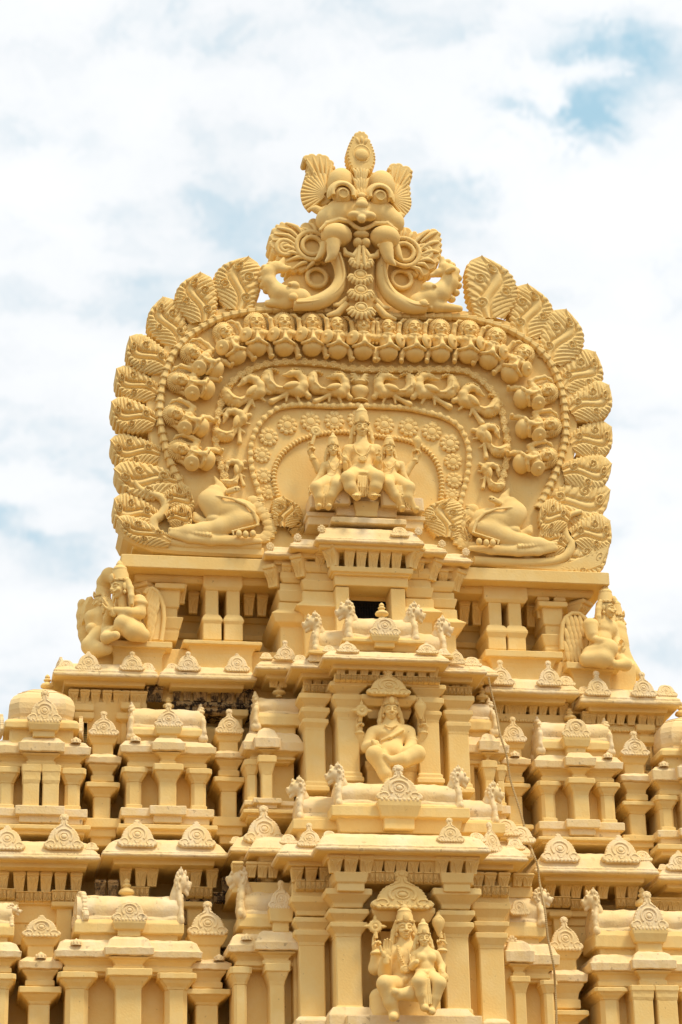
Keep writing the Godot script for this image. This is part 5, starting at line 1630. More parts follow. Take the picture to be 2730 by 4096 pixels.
# sea monster with an open mouth, upturned trunk and a long flat jaw (left corner of the gable)
func carve_sea_monster() -> Msh:
	var s := Sculpt.new(Vector3(-2.278, 11.487, -0.05), Vector3(-1.074, 12.265, 0.42), 0.0125)
	s.path([Vector3(-1.732, 12.111, 0.12), Vector3(-1.777, 12.013, 0.12), Vector3(-1.732, 11.906, 0.12), Vector3(-1.611, 11.911, 0.12)], [0.10, 0.14, 0.13, 0.12], 0.03)
	s.ell(Vector3(-1.747, 11.986, 0.14), Vector3(0.15, 0.16, 0.15), 0.03)
	s.ell(Vector3(-1.497, 11.916, 0.12), Vector3(0.24, 0.14, 0.15), 0.06)
	s.ell(Vector3(-1.385, 11.79, 0.14), Vector3(0.17, 0.11, 0.15), 0.05)
	s.path([Vector3(-1.49, 11.764, 0.16), Vector3(-1.668, 11.689, 0.16), Vector3(-1.87, 11.639, 0.16), Vector3(-2.047, 11.618, 0.16), Vector3(-2.198, 11.605, 0.16)], [0.13, 0.10, 0.085, 0.075, 0.05], 0.05)
	s.path([Vector3(-2.224, 11.573, 0.17), Vector3(-2.023, 11.534, 0.17), Vector3(-1.783, 11.524, 0.17), Vector3(-1.467, 11.528, 0.17), Vector3(-1.219, 11.535, 0.17)], [0.04, 0.055, 0.065, 0.06, 0.03], 0.03)
	s.path([Vector3(-1.719, 12.033, 0.28), Vector3(-1.541, 12.007, 0.28), Vector3(-1.389, 11.945, 0.28), Vector3(-1.294, 11.847, 0.28), Vector3(-1.245, 11.7, 0.28)], [0.014, 0.016, 0.018, 0.02, 0.016], 0.008)
	s.cap(Vector3(-1.516, 11.575, 0.32), Vector3(-1.232, 11.601, 0.32), 0.03, 0.055, 0.01, true)
	s.path([Vector3(-1.527, 11.559, 0.3), Vector3(-1.545, 11.605, 0.3), Vector3(-1.419, 11.644, 0.3), Vector3(-1.26, 11.692, 0.3)], [0.012], 0.006)
	s.path([Vector3(-1.634, 12.11, 0.1), Vector3(-1.672, 12.205, 0.1), Vector3(-1.73, 12.32, 0.1)], [0.085, 0.05, 0.012], 0.02)
	s.cap(Vector3(-1.582, 12.113, 0.2), Vector3(-1.482, 12.132, 0.27), 0.035, 0.038, 0.01)
	s.cap(Vector3(-1.508, 12.115, 0.32), Vector3(-1.498, 12.148, 0.24), 0.01, 0.01, 0.001, true)
	s.cap(Vector3(-1.472, 12.112, 0.32), Vector3(-1.462, 12.146, 0.24), 0.01, 0.01, 0.001, true)
	s.ell(Vector3(-1.744, 11.78, 0.16), Vector3(0.085, 0.06, 0.08), 0.01)
	s.path([Vector3(-1.955, 11.841, 0.12), Vector3(-1.929, 11.788, 0.12), Vector3(-1.802, 11.739, 0.12)], [0.03, 0.05, 0.03], 0.02)
	for p in [Vector3(-1.35, 11.829, 0.27), Vector3(-1.363, 11.81, 0.27), Vector3(-1.338, 11.809, 0.27)]:
		s.ell(p, Vector3(0.022, 0.016, 0.015), 0.004)
	for p in [Vector3(-1.286, 12.052, 0.08), Vector3(-1.235, 11.985, 0.08), Vector3(-1.191, 11.919, 0.08), Vector3(-1.147, 11.852, 0.08), Vector3(-1.109, 11.779, 0.08), Vector3(-1.097, 11.704, 0.08), Vector3(-1.123, 11.635, 0.08), Vector3(-1.175, 11.592, 0.08), Vector3(-1.251, 11.582, 0.08)]:
		s.ell(p, Vector3(0.075, 0.06, 0.05), 0.01)
		for e in [-1, 0, 1]:
			s.ell(p + Vector3(0.06, 0.028 * e, 0.0), Vector3(0.03, 0.016, 0.05), 0.004)
	for i in 12:
		var a: Vector3 = Vector3(-2.236, 11.637, 0.16)
		var b: Vector3 = Vector3(-1.789, 11.572, 0.22)
		var p := a.lerp(b, i / 11.0)
		s.ell(p + Vector3(0, -0.01, 0.015), Vector3(0.025, 0.03, 0.035), 0.006)
	var full := Msh.new()
	s.into(full)
	var m := Msh.new()
	m.add(full, Transform3D(Basis.from_scale(Vector3(1, 1, 0.7)), Vector3(0, 0.035, 0)))
	for p in [Vector3(-1.469, 11.61, 0.21), Vector3(-1.393, 11.606, 0.21), Vector3(-1.309, 11.617, 0.21)]:
		m.ell(p, Vector3(0.036, 0.045, 0.04), Basis.IDENTITY, 12)
	return m

func make_gable() -> void:
	var g := thing("arched_gable", "huge horseshoe gable ringed by carved plumes, with bands of figures, swans and medallions", "carved gable", Vector3(0, 11.4, 0))
	# outer garland, then the two inner ropes and the beads round the niche
	var ring := spline([Vector3(-2.071, 12.154, 0.04), Vector3(-2.154, 12.347, 0.04), Vector3(-2.235, 12.541, 0.04), Vector3(-2.298, 12.767, 0.04), Vector3(-2.342, 12.975, 0.04), Vector3(-2.355, 13.186, 0.04), Vector3(-2.341, 13.399, 0.04), Vector3(-2.3, 13.605, 0.04), Vector3(-2.235, 13.813, 0.04), Vector3(-2.138, 13.987, 0.04), Vector3(-1.999, 14.151, 0.04), Vector3(-1.831, 14.288, 0.04), Vector3(-1.653, 14.395, 0.04), Vector3(-1.455, 14.468, 0.04), Vector3(-1.216, 14.52, 0.04), Vector3(-0.896, 14.555, 0.04), Vector3(-0.454, 14.56, 0.04)] + [Vector3(0.228, 14.556, 0.04), Vector3(0.52, 14.551, 0.04), Vector3(0.793, 14.567, 0.04), Vector3(1.235, 14.582, 0.04), Vector3(1.486, 14.547, 0.04), Vector3(1.717, 14.492, 0.04), Vector3(1.903, 14.411, 0.04), Vector3(2.108, 14.278, 0.04), Vector3(2.289, 14.083, 0.04), Vector3(2.383, 13.872, 0.04), Vector3(2.444, 13.603, 0.04), Vector3(2.458, 13.334, 0.04), Vector3(2.443, 13.066, 0.04), Vector3(2.38, 12.819, 0.04), Vector3(2.295, 12.594, 0.04), Vector3(2.201, 12.393, 0.04), Vector3(2.093, 12.192, 0.04)], 5)
	var rope := spline([Vector3(-1.59, 12.326, 0.03), Vector3(-1.641, 12.469, 0.03), Vector3(-1.691, 12.676, 0.03), Vector3(-1.714, 12.864, 0.03), Vector3(-1.694, 13.077, 0.03), Vector3(-1.655, 13.27, 0.03), Vector3(-1.596, 13.444, 0.03), Vector3(-1.497, 13.596, 0.03), Vector3(-1.359, 13.711, 0.03), Vector3(-1.2, 13.796, 0.03), Vector3(-1.002, 13.85, 0.03), Vector3(-0.704, 13.878, 0.03), Vector3(-0.306, 13.861, 0.03)] + [Vector3(-0.12, 13.822, 0.03), Vector3(0.293, 13.834, 0.03), Vector3(0.77, 13.861, 0.03), Vector3(1.208, 13.879, 0.03), Vector3(1.373, 13.82, 0.03), Vector3(1.515, 13.704, 0.03), Vector3(1.633, 13.542, 0.03), Vector3(1.687, 13.366, 0.03), Vector3(1.719, 13.167, 0.03), Vector3(1.741, 12.968, 0.03), Vector3(1.725, 12.769, 0.03), Vector3(1.674, 12.569, 0.03), Vector3(1.618, 12.413, 0.03)], 5)
	var rope2 := spline([Vector3(-1.176, 12.055, 0.03), Vector3(-1.233, 12.26, 0.03), Vector3(-1.282, 12.424, 0.03), Vector3(-1.307, 12.611, 0.03), Vector3(-1.302, 12.78, 0.03), Vector3(-1.256, 12.947, 0.03), Vector3(-1.183, 13.082, 0.03), Vector3(-1.084, 13.194, 0.03), Vector3(-0.949, 13.282, 0.03), Vector3(-0.712, 13.327, 0.03), Vector3(-0.316, 13.33, 0.03)] + [Vector3(-0.131, 13.347, 0.03), Vector3(0.176, 13.353, 0.03), Vector3(0.546, 13.35, 0.03), Vector3(0.792, 13.307, 0.03), Vector3(0.977, 13.262, 0.03), Vector3(1.139, 13.17, 0.03), Vector3(1.226, 13.031, 0.03), Vector3(1.27, 12.856, 0.03), Vector3(1.263, 12.681, 0.03), Vector3(1.235, 12.504, 0.03), Vector3(1.187, 12.328, 0.03), Vector3(1.139, 12.153, 0.03)], 5)
	var beads := spline([Vector3(-0.984, 12.151, 0.02), Vector3(-1.022, 12.274, 0.02), Vector3(-1.036, 12.398, 0.02), Vector3(-1.015, 12.546, 0.02), Vector3(-0.951, 12.679, 0.02), Vector3(-0.852, 12.789, 0.02), Vector3(-0.707, 12.894, 0.02), Vector3(-0.519, 12.967, 0.02), Vector3(-0.282, 13.009, 0.02)] + [Vector3(-0.137, 13.01, 0.02), Vector3(0.067, 12.994, 0.02), Vector3(0.311, 12.971, 0.02), Vector3(0.535, 12.945, 0.02), Vector3(0.738, 12.856, 0.02), Vector3(0.856, 12.731, 0.02), Vector3(0.916, 12.581, 0.02), Vector3(0.936, 12.408, 0.02), Vector3(0.919, 12.212, 0.02)], 5)
	# the slab itself follows the garland, a little outside it, down to the base
	var pts := PackedVector2Array()
	var low: float = 11.47
	pts.append(Vector2(2.65, low))
	for v in [Vector3(2.798, 11.871, -0), Vector3(2.836, 12.307, 0)]:
		pts.append(Vector2(v.x, v.y))
	for i in range(ring.size() - 1, -1, -3):
		var p: Vector3 = ring[i]
		var n := Vector2(p.x, p.y - 13.2).normalized() * 0.16
		pts.append(Vector2(p.x + n.x, p.y + n.y))
	for v in [Vector3(-2.745, 12.222, 0), Vector3(-2.769, 11.893, 0)]:
		pts.append(Vector2(v.x, v.y))
	pts.append(Vector2(-2.644, low))
	var face := Msh.new()
	face.prism(pts, -0.5, 0.0, 0.02)
	part("gable_slab", face, g)
	# plumes
	var kinds := [carve_plume(1), carve_plume(2), carve_plume(3)]
	var left := []
	var right := []
	for k in kinds:
		left.append(k.done())
		right.append(mirrored(k).done())
	var n := 0
	for q in [[Vector3(-1.437, 14.511, -0.02), Vector3(-1.359, 15.258, -0.02), 262], [Vector3(-1.853, 14.325, -0.03), Vector3(-1.933, 14.989, -0.03), 232], [Vector3(-2.118, 14.031, -0.04), Vector3(-2.368, 14.647, -0.04), 212], [Vector3(-2.263, 13.73, -0.04), Vector3(-2.745, 14.07, -0.04), 200], [Vector3(-2.378, 13.391, -0.04), Vector3(-2.886, 13.663, -0.04), 178], [Vector3(-2.404, 13.018, -0.04), Vector3(-2.937, 13.223, -0.04), 186], [Vector3(-2.353, 12.621, -0.04), Vector3(-2.936, 12.749, -0.04), 186], [Vector3(-2.132, 12.259, -0.02), Vector3(-2.894, 12.368, -0.02), 205], [Vector3(-2.399, 11.807, 0), Vector3(-2.89, 12.01, -0), 205], [Vector3(-2.228, 11.521, 0.02), Vector3(-2.845, 11.779, 0.02), 130], [Vector3(-2.269, 11.985, 0.03), Vector3(-1.993, 12.183, 0.03), 190, 1], [Vector3(-2.269, 11.776, 0.04), Vector3(-1.988, 11.911, 0.04), 150, 1], [Vector3(-2.402, 12.238, 0), Vector3(-2.077, 12.336, 0), 130, 1], [Vector3(-0.947, 11.76, 0.02), Vector3(-0.913, 12.143, 0.02), 165, 1], [Vector3(-0.886, 11.729, 0), Vector3(-0.719, 11.901, 0), 100, 1]]:
		var b: Transform3D = on_plane(q[0] + Vector3(0, 0, 0.03 * (n % 2)), q[1] + Vector3(0, 0, 0.03 * (n % 2)), q[2] * 0.00192 , 0.095)
		piece("plume", (right if q.size() > 3 else left)[n % 3], g, b)
		n += 1
	for q in [[Vector3(1.597, 14.588, -0.02), Vector3(1.592, 15.439, -0.02), 250], [Vector3(2.025, 14.388, -0.03), Vector3(2.147, 15.104, -0.03), 222], [Vector3(2.308, 14.065, -0.04), Vector3(2.604, 14.77, -0.04), 212], [Vector3(2.47, 13.743, -0.04), Vector3(2.935, 14.215, -0.04), 200], [Vector3(2.535, 13.408, -0.04), Vector3(3.06, 13.764, -0.04), 184], [Vector3(2.522, 12.993, -0.04), Vector3(3.059, 13.222, -0.04), 186], [Vector3(2.395, 12.611, -0.04), Vector3(3.014, 12.729, -0.04), 180], [Vector3(2.159, 12.198, -0.02), Vector3(2.982, 12.388, -0.02), 215], [Vector3(2.461, 11.77, 0), Vector3(2.94, 11.985, 0), 190], [Vector3(2.209, 11.41, 0.02), Vector3(2.893, 11.652, 0.02), 170], [Vector3(2.403, 11.972, 0.03), Vector3(2.071, 12.13, 0.03), 180, 1], [Vector3(2.362, 11.665, 0.04), Vector3(2.042, 11.823, 0.04), 150, 1], [Vector3(0.961, 11.72, 0.02), Vector3(0.98, 12.219, 0.02), 190, 1], [Vector3(1.198, 11.62, 0.03), Vector3(1.187, 12.09, 0.03), 80, 1]]:
		var b: Transform3D = on_plane(q[0] + Vector3(0, 0, 0.03 * (n % 2)), q[1] + Vector3(0, 0, 0.03 * (n % 2)), q[2] * 0.00198 * 1.13, 0.075)
		piece("plume", (left if q.size() > 3 else right)[n % 3], g, b)
		n += 1
	# skirt of the gable: a thick worn ledge that carries the monsters
	for q in [[Vector3(-2.807, 11.657, 0.08), Vector3(-2.762, 11.565, 0.08), Vector3(-2.699, 11.52, 0.08), Vector3(-2.592, 11.471, 0.08), Vector3(-2.428, 11.417, 0.08), Vector3(-2.164, 11.399, 0.08), Vector3(-1.836, 11.391, 0.08), Vector3(-1.164, 11.396, 0.08), Vector3(-1.163, 11.511, 0.08), Vector3(-1.836, 11.496, 0.08), Vector3(-2.165, 11.512, 0.08), Vector3(-2.366, 11.561, 0.08), Vector3(-2.555, 11.601, 0.08), Vector3(-2.694, 11.649, 0.08)], [Vector3(1.22, 11.411, 0.08), Vector3(1.825, 11.361, 0.08), Vector3(2.333, 11.339, 0.08), Vector3(2.643, 11.373, 0.08), Vector3(2.78, 11.432, 0.08), Vector3(2.873, 11.606, 0.08), Vector3(2.904, 11.758, 0.08), Vector3(2.658, 11.619, 0.08), Vector3(2.404, 11.502, 0.08), Vector3(2.033, 11.444, 0.08), Vector3(1.223, 11.496, 0.08)]]:
		var poly := PackedVector2Array()
		for v in q:
			poly.append(Vector2(v.x, v.y))
		if Geometry2D.is_polygon_clockwise(poly):
			poly.reverse()
		var m := Msh.new()
		m.prism(poly, -0.5, 0.08, 0.03)
		part("gable_skirt", m, g)
	var stalk := Msh.new()
	var path := spline([Vector3(-2.642, 12.263, 0.05), Vector3(-2.571, 12.17, 0.05), Vector3(-2.444, 12.121, 0.05), Vector3(-2.329, 12.071, 0.05), Vector3(-2.284, 11.964, 0.05), Vector3(-2.34, 11.852, 0.05), Vector3(-2.41, 11.795, 0.05), Vector3(-2.415, 11.686, 0.05), Vector3(-2.313, 11.569, 0.05), Vector3(-2.086, 11.517, 0.05), Vector3(-1.706, 11.52, 0.05), Vector3(-1.197, 11.534, 0.05)], 5)
	var rad := []
	for i in path.size():
		rad.append(lerpf(0.03, 0.06, minf(1.0, i / 25.0)))
	stalk.tube(path, rad, 10)
	part("scroll_stalk", stalk, g)
	stalk = Msh.new()
	path = spline([Vector3(2.583, 12.123, 0.05), Vector3(2.445, 12.074, 0.05), Vector3(2.366, 11.962, 0.05), Vector3(2.378, 11.812, 0.05), Vector3(2.434, 11.707, 0.05), Vector3(2.375, 11.576, 0.05), Vector3(2.206, 11.484, 0.05), Vector3(1.836, 11.447, 0.05), Vector3(1.268, 11.456, 0.05)], 5)
	rad = []
	for i in path.size():
		rad.append(lerpf(0.03, 0.06, minf(1.0, i / 25.0)))
	stalk.tube(path, rad, 10)
	part("scroll_stalk", stalk, g)
	# garland of petal cups
	var core := Msh.new()
	core.tube(ring, [0.036], 10)
	var garland := part("leaf_garland", core, g)
	var cup := Msh.new()
	var sh := PackedVector3Array()
	for i in 24:
		var a := TAU * i / 24
		var f := 1.0 + 0.10 * cos(a * 6.0)
		for v in [[0.62, -0.2], [0.72, 0.0], [0.95, 0.45], [1.1, 0.8], [1.22, 1.0], [0.8, 1.02]]:
			sh.append(Vector3(cos(a) * v[0] * f, v[1], -sin(a) * v[0] * f))
	cup.sheet(sh, 24, 6, true)
	var cupm := cup.done()
	var half := ring.size() / 2
	for side in [0, 1]:
		var run: Array = ring.slice(0, half + 1) if side == 0 else ring.slice(half, ring.size())
		if side == 1:
			run.reverse()
		for q in along(run, 0.102):
			var dn: Vector3 = -q[1]
			var x := dn.cross(Vector3.BACK).normalized()
			piece("petal_cup", cupm, garland, Transform3D(Basis(x * 0.043, dn * 0.108, x.cross(dn) * 0.046), q[0]))
	core = Msh.new()
	core.tube(rope, [0.036], 10)
	var flower_rope := part("flower_rope", core, g)
	for q in along(rope, 0.115):
		piece("flower", rosette, flower_rope, Transform3D(turned(n * 40.0, 0.098), q[0] + Vector3(0, 0, 0.025)))
		n += 1
	core = Msh.new()
	core.tube(rope2, [0.031], 10)
	var disc_rope := part("disc_rope", core, g)
	var disc := Msh.new()
	disc.ell(Vector3.ZERO, Vector3(0.5, 0.5, 0.4), Basis.IDENTITY, 14)
	var discm := disc.done()
	for q in along(rope2, 0.098):
		piece("disc", discm, disc_rope, Transform3D(Basis.from_scale(Vector3(0.074, 0.074, 0.06)), q[0] + Vector3(0, 0, 0.022)))
	core = Msh.new()
	core.tube(beads, [0.02], 8)
	var bead_rope := part("bead_rope", core, g)
	for q in along(beads, 0.046):
		var d: Vector3 = q[1]
		piece("bead", discm, bead_rope, Transform3D(Basis(Vector3(d.y, -d.x, 0) * 0.068, d * 0.042, Vector3(0, 0, 0.09)), q[0]))
	# sea monsters
	var beast := carve_sea_monster()
	part("sea_monster", beast, g)
	var other := Msh.new()
	other.add(beast, Transform3D(Basis.from_scale(Vector3(-1, 1, 1)), Vector3(-1.486 + 1.481, 12.181 - 12.167, 0)))
	part("sea_monster", other, g)
	# attendants: [face, turn]
	var att := [carve_attendant(1), carve_attendant(7)]
	var al := [att[0].done(), att[1].done()]
	var ar := [mirrored(att[0]).done(), mirrored(att[1]).done()]
	for q in [[Vector3(-2.115, 12.655, 0.02), 68.0], [Vector3(-2.175, 13.094, 0.02), 62.0], [Vector3(-2.126, 13.523, 0.02), 73.0], [Vector3(-1.974, 13.884, 0.02), 52.0], [Vector3(-1.602, 14.167, 0.02), 25.0], [Vector3(-1.244, 14.315, 0.02), 2.0], [Vector3(-0.91, 14.335, 0.02), 0.0], [Vector3(-0.579, 14.355, 0.02), 0.0], [Vector3(-0.278, 14.339, 0.02), 0.0], [Vector3(0.029, 14.346, 0.02), 0.0]]:
		piece("attendant_figure", al[n % 2], g, Transform3D(turned(q[1], 1.0).scaled_local(Vector3(1.08, 1.08, 1.3)), q[0]))
		n += 1
	for q in [[Vector3(0.334, 14.344, 0.02), 0.0], [Vector3(0.653, 14.351, 0.02), 0.0], [Vector3(0.968, 14.365, 0.02), -1.0], [Vector3(1.323, 14.368, 0.02), -4.0], [Vector3(1.644, 14.295, 0.02), -18.0], [Vector3(1.973, 14.097, 0.02), -33.0], [Vector3(2.227, 13.623, 0.02), -70.0], [Vector3(2.241, 13.187, 0.02), -79.0], [Vector3(2.177, 12.784, 0.02), -70.0]]:
		piece("attendant_figure", ar[n % 2], g, Transform3D(turned(q[1], 1.0).scaled_local(Vector3(1.08, 1.08, 1.3)), q[0]))
		n += 1
	# swans: [breast, turn, size]
	var sw := carve_swan()
	var sl := sw.done()
	var sr := mirrored(sw).done()
	for q in [[Vector3(-0.751, 13.507, 0.01), 2.0, 1.0], [Vector3(-0.251, 13.516, 0.01), 0.0, 0.93], [Vector3(-1.225, 13.457, 0.01), 34.0, 0.95], [Vector3(-1.429, 13.092, 0.01), 62.0, 0.82], [Vector3(-1.451, 12.497, 0.01), 78.0, 0.66]]:
		piece("swan_relief", sl, g, Transform3D(turned(q[1], q[2]).scaled_local(Vector3(1.1, 1.12, 1.4)), q[0]))
	for q in [[Vector3(0.278, 13.541, 0.01), 0.0, 0.95], [Vector3(0.753, 13.56, 0.01), -4.0, 1.0], [Vector3(1.255, 13.475, 0.01), -30.0, 0.95], [Vector3(1.444, 13.046, 0.01), -58.0, 0.82], [Vector3(1.47, 12.6, 0.01), -76.0, 0.66]]:
		piece("swan_relief", sr, g, Transform3D(turned(q[1], q[2]).scaled_local(Vector3(1.1, 1.12, 1.4)), q[0]))
	# medallions
	for q in [[Vector3(-0.869, 13.065, 0), 8.0, 0.235], [Vector3(-0.598, 13.126, 0), 3.0, 0.235], [Vector3(-0.315, 13.149, 0), 0.0, 0.235], [Vector3(-0.047, 13.176, 0), 0.0, 0.235], [Vector3(-1.092, 12.905, 0), 30.0, 0.225], [Vector3(-1.171, 12.677, 0), 50.0, 0.20], [Vector3(-1.154, 12.418, 0), 70.0, 0.19], [Vector3(-1.097, 12.216, 0), 80.0, 0.18], [Vector3(0.278, 13.132, -0), 0.0, 0.235], [Vector3(0.565, 13.112, 0), -4.0, 0.235], [Vector3(0.842, 13.073, 0), -10.0, 0.235], [Vector3(1.053, 12.931, 0), -30.0, 0.235], [Vector3(1.081, 12.702, 0), -55.0, 0.21], [Vector3(1.088, 12.466, -0), -70.0, 0.20], [Vector3(1.052, 12.28, 0), -80.0, 0.17]]:
		piece("medallion", rosette, g, Transform3D(Basis(Vector3(0, 0, 1), deg_to_rad(q[1])).scaled_local(Vector3(q[2] * 1.06, q[2] * 1.06, q[2])), q[0]))
	# brimming vase between the swans
	var vase := Msh.new()
	vase.lathe([[0.005, 0.0], [0.095, 0.0], [0.095, 0.02], [0.07, 0.03], [0.06, 0.05], [0.10, 0.09], [0.115, 0.14], [0.105, 0.18], [0.06, 0.205], [0.055, 0.22], [0.10, 0.235], [0.10, 0.255], [0.06, 0.27], [0.05, 0.30], [0.025, 0.33], [0.002, 0.37]], Vector3(-0.005, 13.412, -0), 20)
	for e in [-1, 1]:
		for k in 3:
			vase.tube([Vector3(-0.008, 13.645, 0.05), Vector3(-0.01, 13.662, 0.06) + Vector3(0.07 * e, 0.02 + 0.03 * k, 0), Vector3(-0.01, 13.662, 0.06) + Vector3(0.11 * e, 0.05 * k - 0.01, 0)], [0.03, 0.028, 0.008], 6)
	part("vase", vase, g)

# ---------------------------------------------------------------- the monster mask that crowns the gable
func outline(q: Array) -> PackedVector2Array:
	var r := PackedVector2Array()
	for v in q:
		r.append(Vector2(v.x, v.y))
	if Geometry2D.is_polygon_clockwise(r):
		r.reverse()
	return r

# leaf-like lobes along the edge of an outline
func lobed(q: PackedVector2Array, step: float, deep: float) -> PackedVector2Array:
	var r := PackedVector2Array()
	for i in q.size():
		var a := q[i]
		var b := q[(i + 1) % q.size()]
		var l := a.distance_to(b)
		var k := maxi(1, roundi(l / step))
		var n := Vector2(b.y - a.y, a.x - b.x).normalized()
		for j in k:
			for f in [0.0, 0.22, 0.5, 0.8]:
				r.append(a.lerp(b, (j + f) / k) + n * deep * [0.0, 0.75, 1.0, 0.7][[0.0, 0.22, 0.5, 0.8].find(f)])
	return r

# small leaf scallops along a path, standing off a plate
func scallops(m: Msh, path: Array, step: float, r: float, z: float, long := 1.2) -> void:
	for q in along(path, step):
		var d: Vector3 = q[1]
		var a := atan2(d.y, d.x)
		m.ell(q[0] + Vector3(0, 0, z), Vector3(r * 0.62, r * long, r * 0.7), Basis(Vector3(0, 0, 1), a), 8)

func lobed_leaf(q: Array) -> PackedVector2Array:
	return lobed(outline(q), 0.05, 0.018)

func make_mask() -> void:
	var t := thing("monster_mask", "bulging-eyed horned monster mask with fangs crowning the carved gable", "carved mask", Vector3(0.019, 14.601, 0.1))
	# plate behind everything, with two round recesses
	var m := Msh.new()
	m.prism(outline([Vector3(-1.019, 14.567, 0), Vector3(-0.948, 14.931, 0), Vector3(-0.812, 15.068, 0), Vector3(-0.636, 15.208, 0), Vector3(-0.612, 15.512, 0), Vector3(-0.433, 15.785, 0), Vector3(-0.346, 16.274, 0), Vector3(-0.183, 16.552, 0), Vector3(0.096, 16.617, 0), Vector3(0.372, 16.57, 0), Vector3(0.503, 16.312, 0), Vector3(0.548, 15.83, 0), Vector3(0.697, 15.555, 0), Vector3(0.708, 15.295, 0), Vector3(0.84, 15.131, 0), Vector3(0.766, 14.697, 0)]), -0.4, -0.1, 0.02)
	part("back_plate", m, t)
	# leafy wings
	for q in [[Vector3(-1.013, 15.604, -0.1), Vector3(-0.974, 15.693, -0.1), Vector3(-0.866, 15.766, -0.1), Vector3(-0.77, 15.707, -0.1), Vector3(-0.672, 15.714, -0.1), Vector3(-0.573, 15.786, -0.1), Vector3(-0.475, 15.847, -0.1), Vector3(-0.377, 15.843, -0.1), Vector3(-0.343, 15.583, -0.1), Vector3(-0.349, 15.279, -0.1), Vector3(-0.524, 15.225, -0.1), Vector3(-0.623, 15.132, -0.1), Vector3(-0.797, 15.121, -0.1), Vector3(-0.873, 15.224, -0.1), Vector3(-0.968, 15.304, -0.1), Vector3(-1.025, 15.408, -0.1), Vector3(-1.034, 15.515, -0.1)], [Vector3(1.03, 15.774, -0.1), Vector3(0.922, 15.789, -0.1), Vector3(0.84, 15.706, -0.1), Vector3(0.702, 15.741, -0.1), Vector3(0.605, 15.8, -0.1), Vector3(0.546, 15.796, -0.1), Vector3(0.519, 15.553, -0.1), Vector3(0.53, 15.271, -0.1), Vector3(0.607, 15.211, -0.1), Vector3(0.762, 15.156, -0.1), Vector3(0.82, 15.138, -0.1), Vector3(0.902, 15.23, -0.1), Vector3(0.984, 15.322, -0.1), Vector3(1.039, 15.478, -0.1), Vector3(1.045, 15.632, -0.1)]]:
		m = Msh.new()
		m.prism(lobed(outline(q), 0.085, 0.03), -0.32, -0.02, 0.02)
		var root: Vector3 = Vector3(-0.36, 15.323, -0.02) if q[0].x < 0 else Vector3(0.497, 15.335, -0.02)
		for v in q:
			var d: Vector3 = v - root
			if d.length() > 0.28:
				m.tube(spline([root + d * 0.55 + Vector3(0, 0, 0.08), root + d * 0.75 + Vector3(0.02, 0.03, 0.09), root + d * 0.97 + Vector3(0, 0, 0.075)], 3), [0.012, 0.022, 0.026, 0.03, 0.024, 0.02, 0.014], 6)
		part("leafy_wing", m, t)
	for q in [[Vector3(-0.539, 15.441, 0.02), 0.19], [Vector3(-0.539, 15.441, 0.02), 0.12], [Vector3(-0.477, 15.051, -0.05), 0.12], [Vector3(-0.865, 15.408, 0), 0.10], [Vector3(-0.865, 15.408, 0), 0.05], [Vector3(0.581, 15.428, 0.02), 0.19], [Vector3(0.581, 15.428, 0.02), 0.12], [Vector3(0.554, 15.095, -0.05), 0.12], [Vector3(0.831, 15.455, 0), 0.09], [Vector3(0.831, 15.455, 0), 0.05]]:
		m = Msh.new()
		m.tube(circle(q[0], q[1]), [0.03], 8)
		part("ring_moulding", m, t)
	# ears
	for q in [[[Vector3(-0.641, 16.608, -0.02), Vector3(-0.571, 16.68, -0.02), Vector3(-0.473, 16.676, -0.02), Vector3(-0.394, 16.693, -0.02), Vector3(-0.306, 16.633, -0.02), Vector3(-0.258, 16.558, -0.02), Vector3(-0.283, 16.29, -0.02), Vector3(-0.328, 16.022, -0.02), Vector3(-0.426, 15.993, -0.02), Vector3(-0.503, 16.032, -0.02), Vector3(-0.58, 16.114, -0.02), Vector3(-0.628, 16.221, -0.02), Vector3(-0.606, 16.333, -0.02), Vector3(-0.575, 16.446, -0.02), Vector3(-0.544, 16.526, -0.02), Vector3(-0.573, 16.591, -0.02)], 1], [[Vector3(0.426, 16.586, -0.02), Vector3(0.517, 16.637, -0.02), Vector3(0.606, 16.61, -0.02), Vector3(0.704, 16.572, -0.02), Vector3(0.69, 16.448, -0.02), Vector3(0.651, 16.356, -0.02), Vector3(0.674, 16.269, -0.02), Vector3(0.65, 16.134, -0.02), Vector3(0.618, 16.066, -0.02), Vector3(0.547, 15.984, -0.02), Vector3(0.479, 16.034, -0.02), Vector3(0.433, 16.163, -0.02), Vector3(0.45, 16.387, -0.02)], -1]]:
		m = Msh.new()
		m.prism(lobed(outline(q[0]), 0.075, 0.025), -0.16, 0.06, 0.02)
		var ctr: Vector3 = Vector3(-0.365, 16.106, 0.1) if q[1] == 1 else Vector3(0.429, 16.096, 0.1)
		for i in 13:
			var a: float = (1.62 + i * 0.19) if q[1] == 1 else (1.35 - i * 0.19)
			var d := Vector3(cos(a), sin(a), 0)
			m.tube([ctr + d * 0.03, ctr + d * 0.16 + Vector3(0, 0, -0.02), ctr + d * (0.31 if q[1] == 1 else 0.25) + Vector3(0, 0, -0.05)], [0.012, 0.024, 0.032], 6)
		var edge := outline(q[0])
		for i in edge.size():
			var v := edge[i].lerp(edge[(i + 1) % edge.size()], 0.5)
			var d := Vector3(v.x - ctr.x, v.y - ctr.y, 0)
			if d.length() > 0.18:
				var c0 := Vector3(ctr.x, ctr.y, 0.04)
				m.tube([c0 + d * 0.35, c0 + d * 0.65 + Vector3(0, 0, 0.03), c0 + d * 0.95 + Vector3(0, 0, 0.01)], [0.014, 0.024, 0.016], 6)
		part("leafy_ear", m, t)
	# crowning flame leaf with its bead
	m = Msh.new()
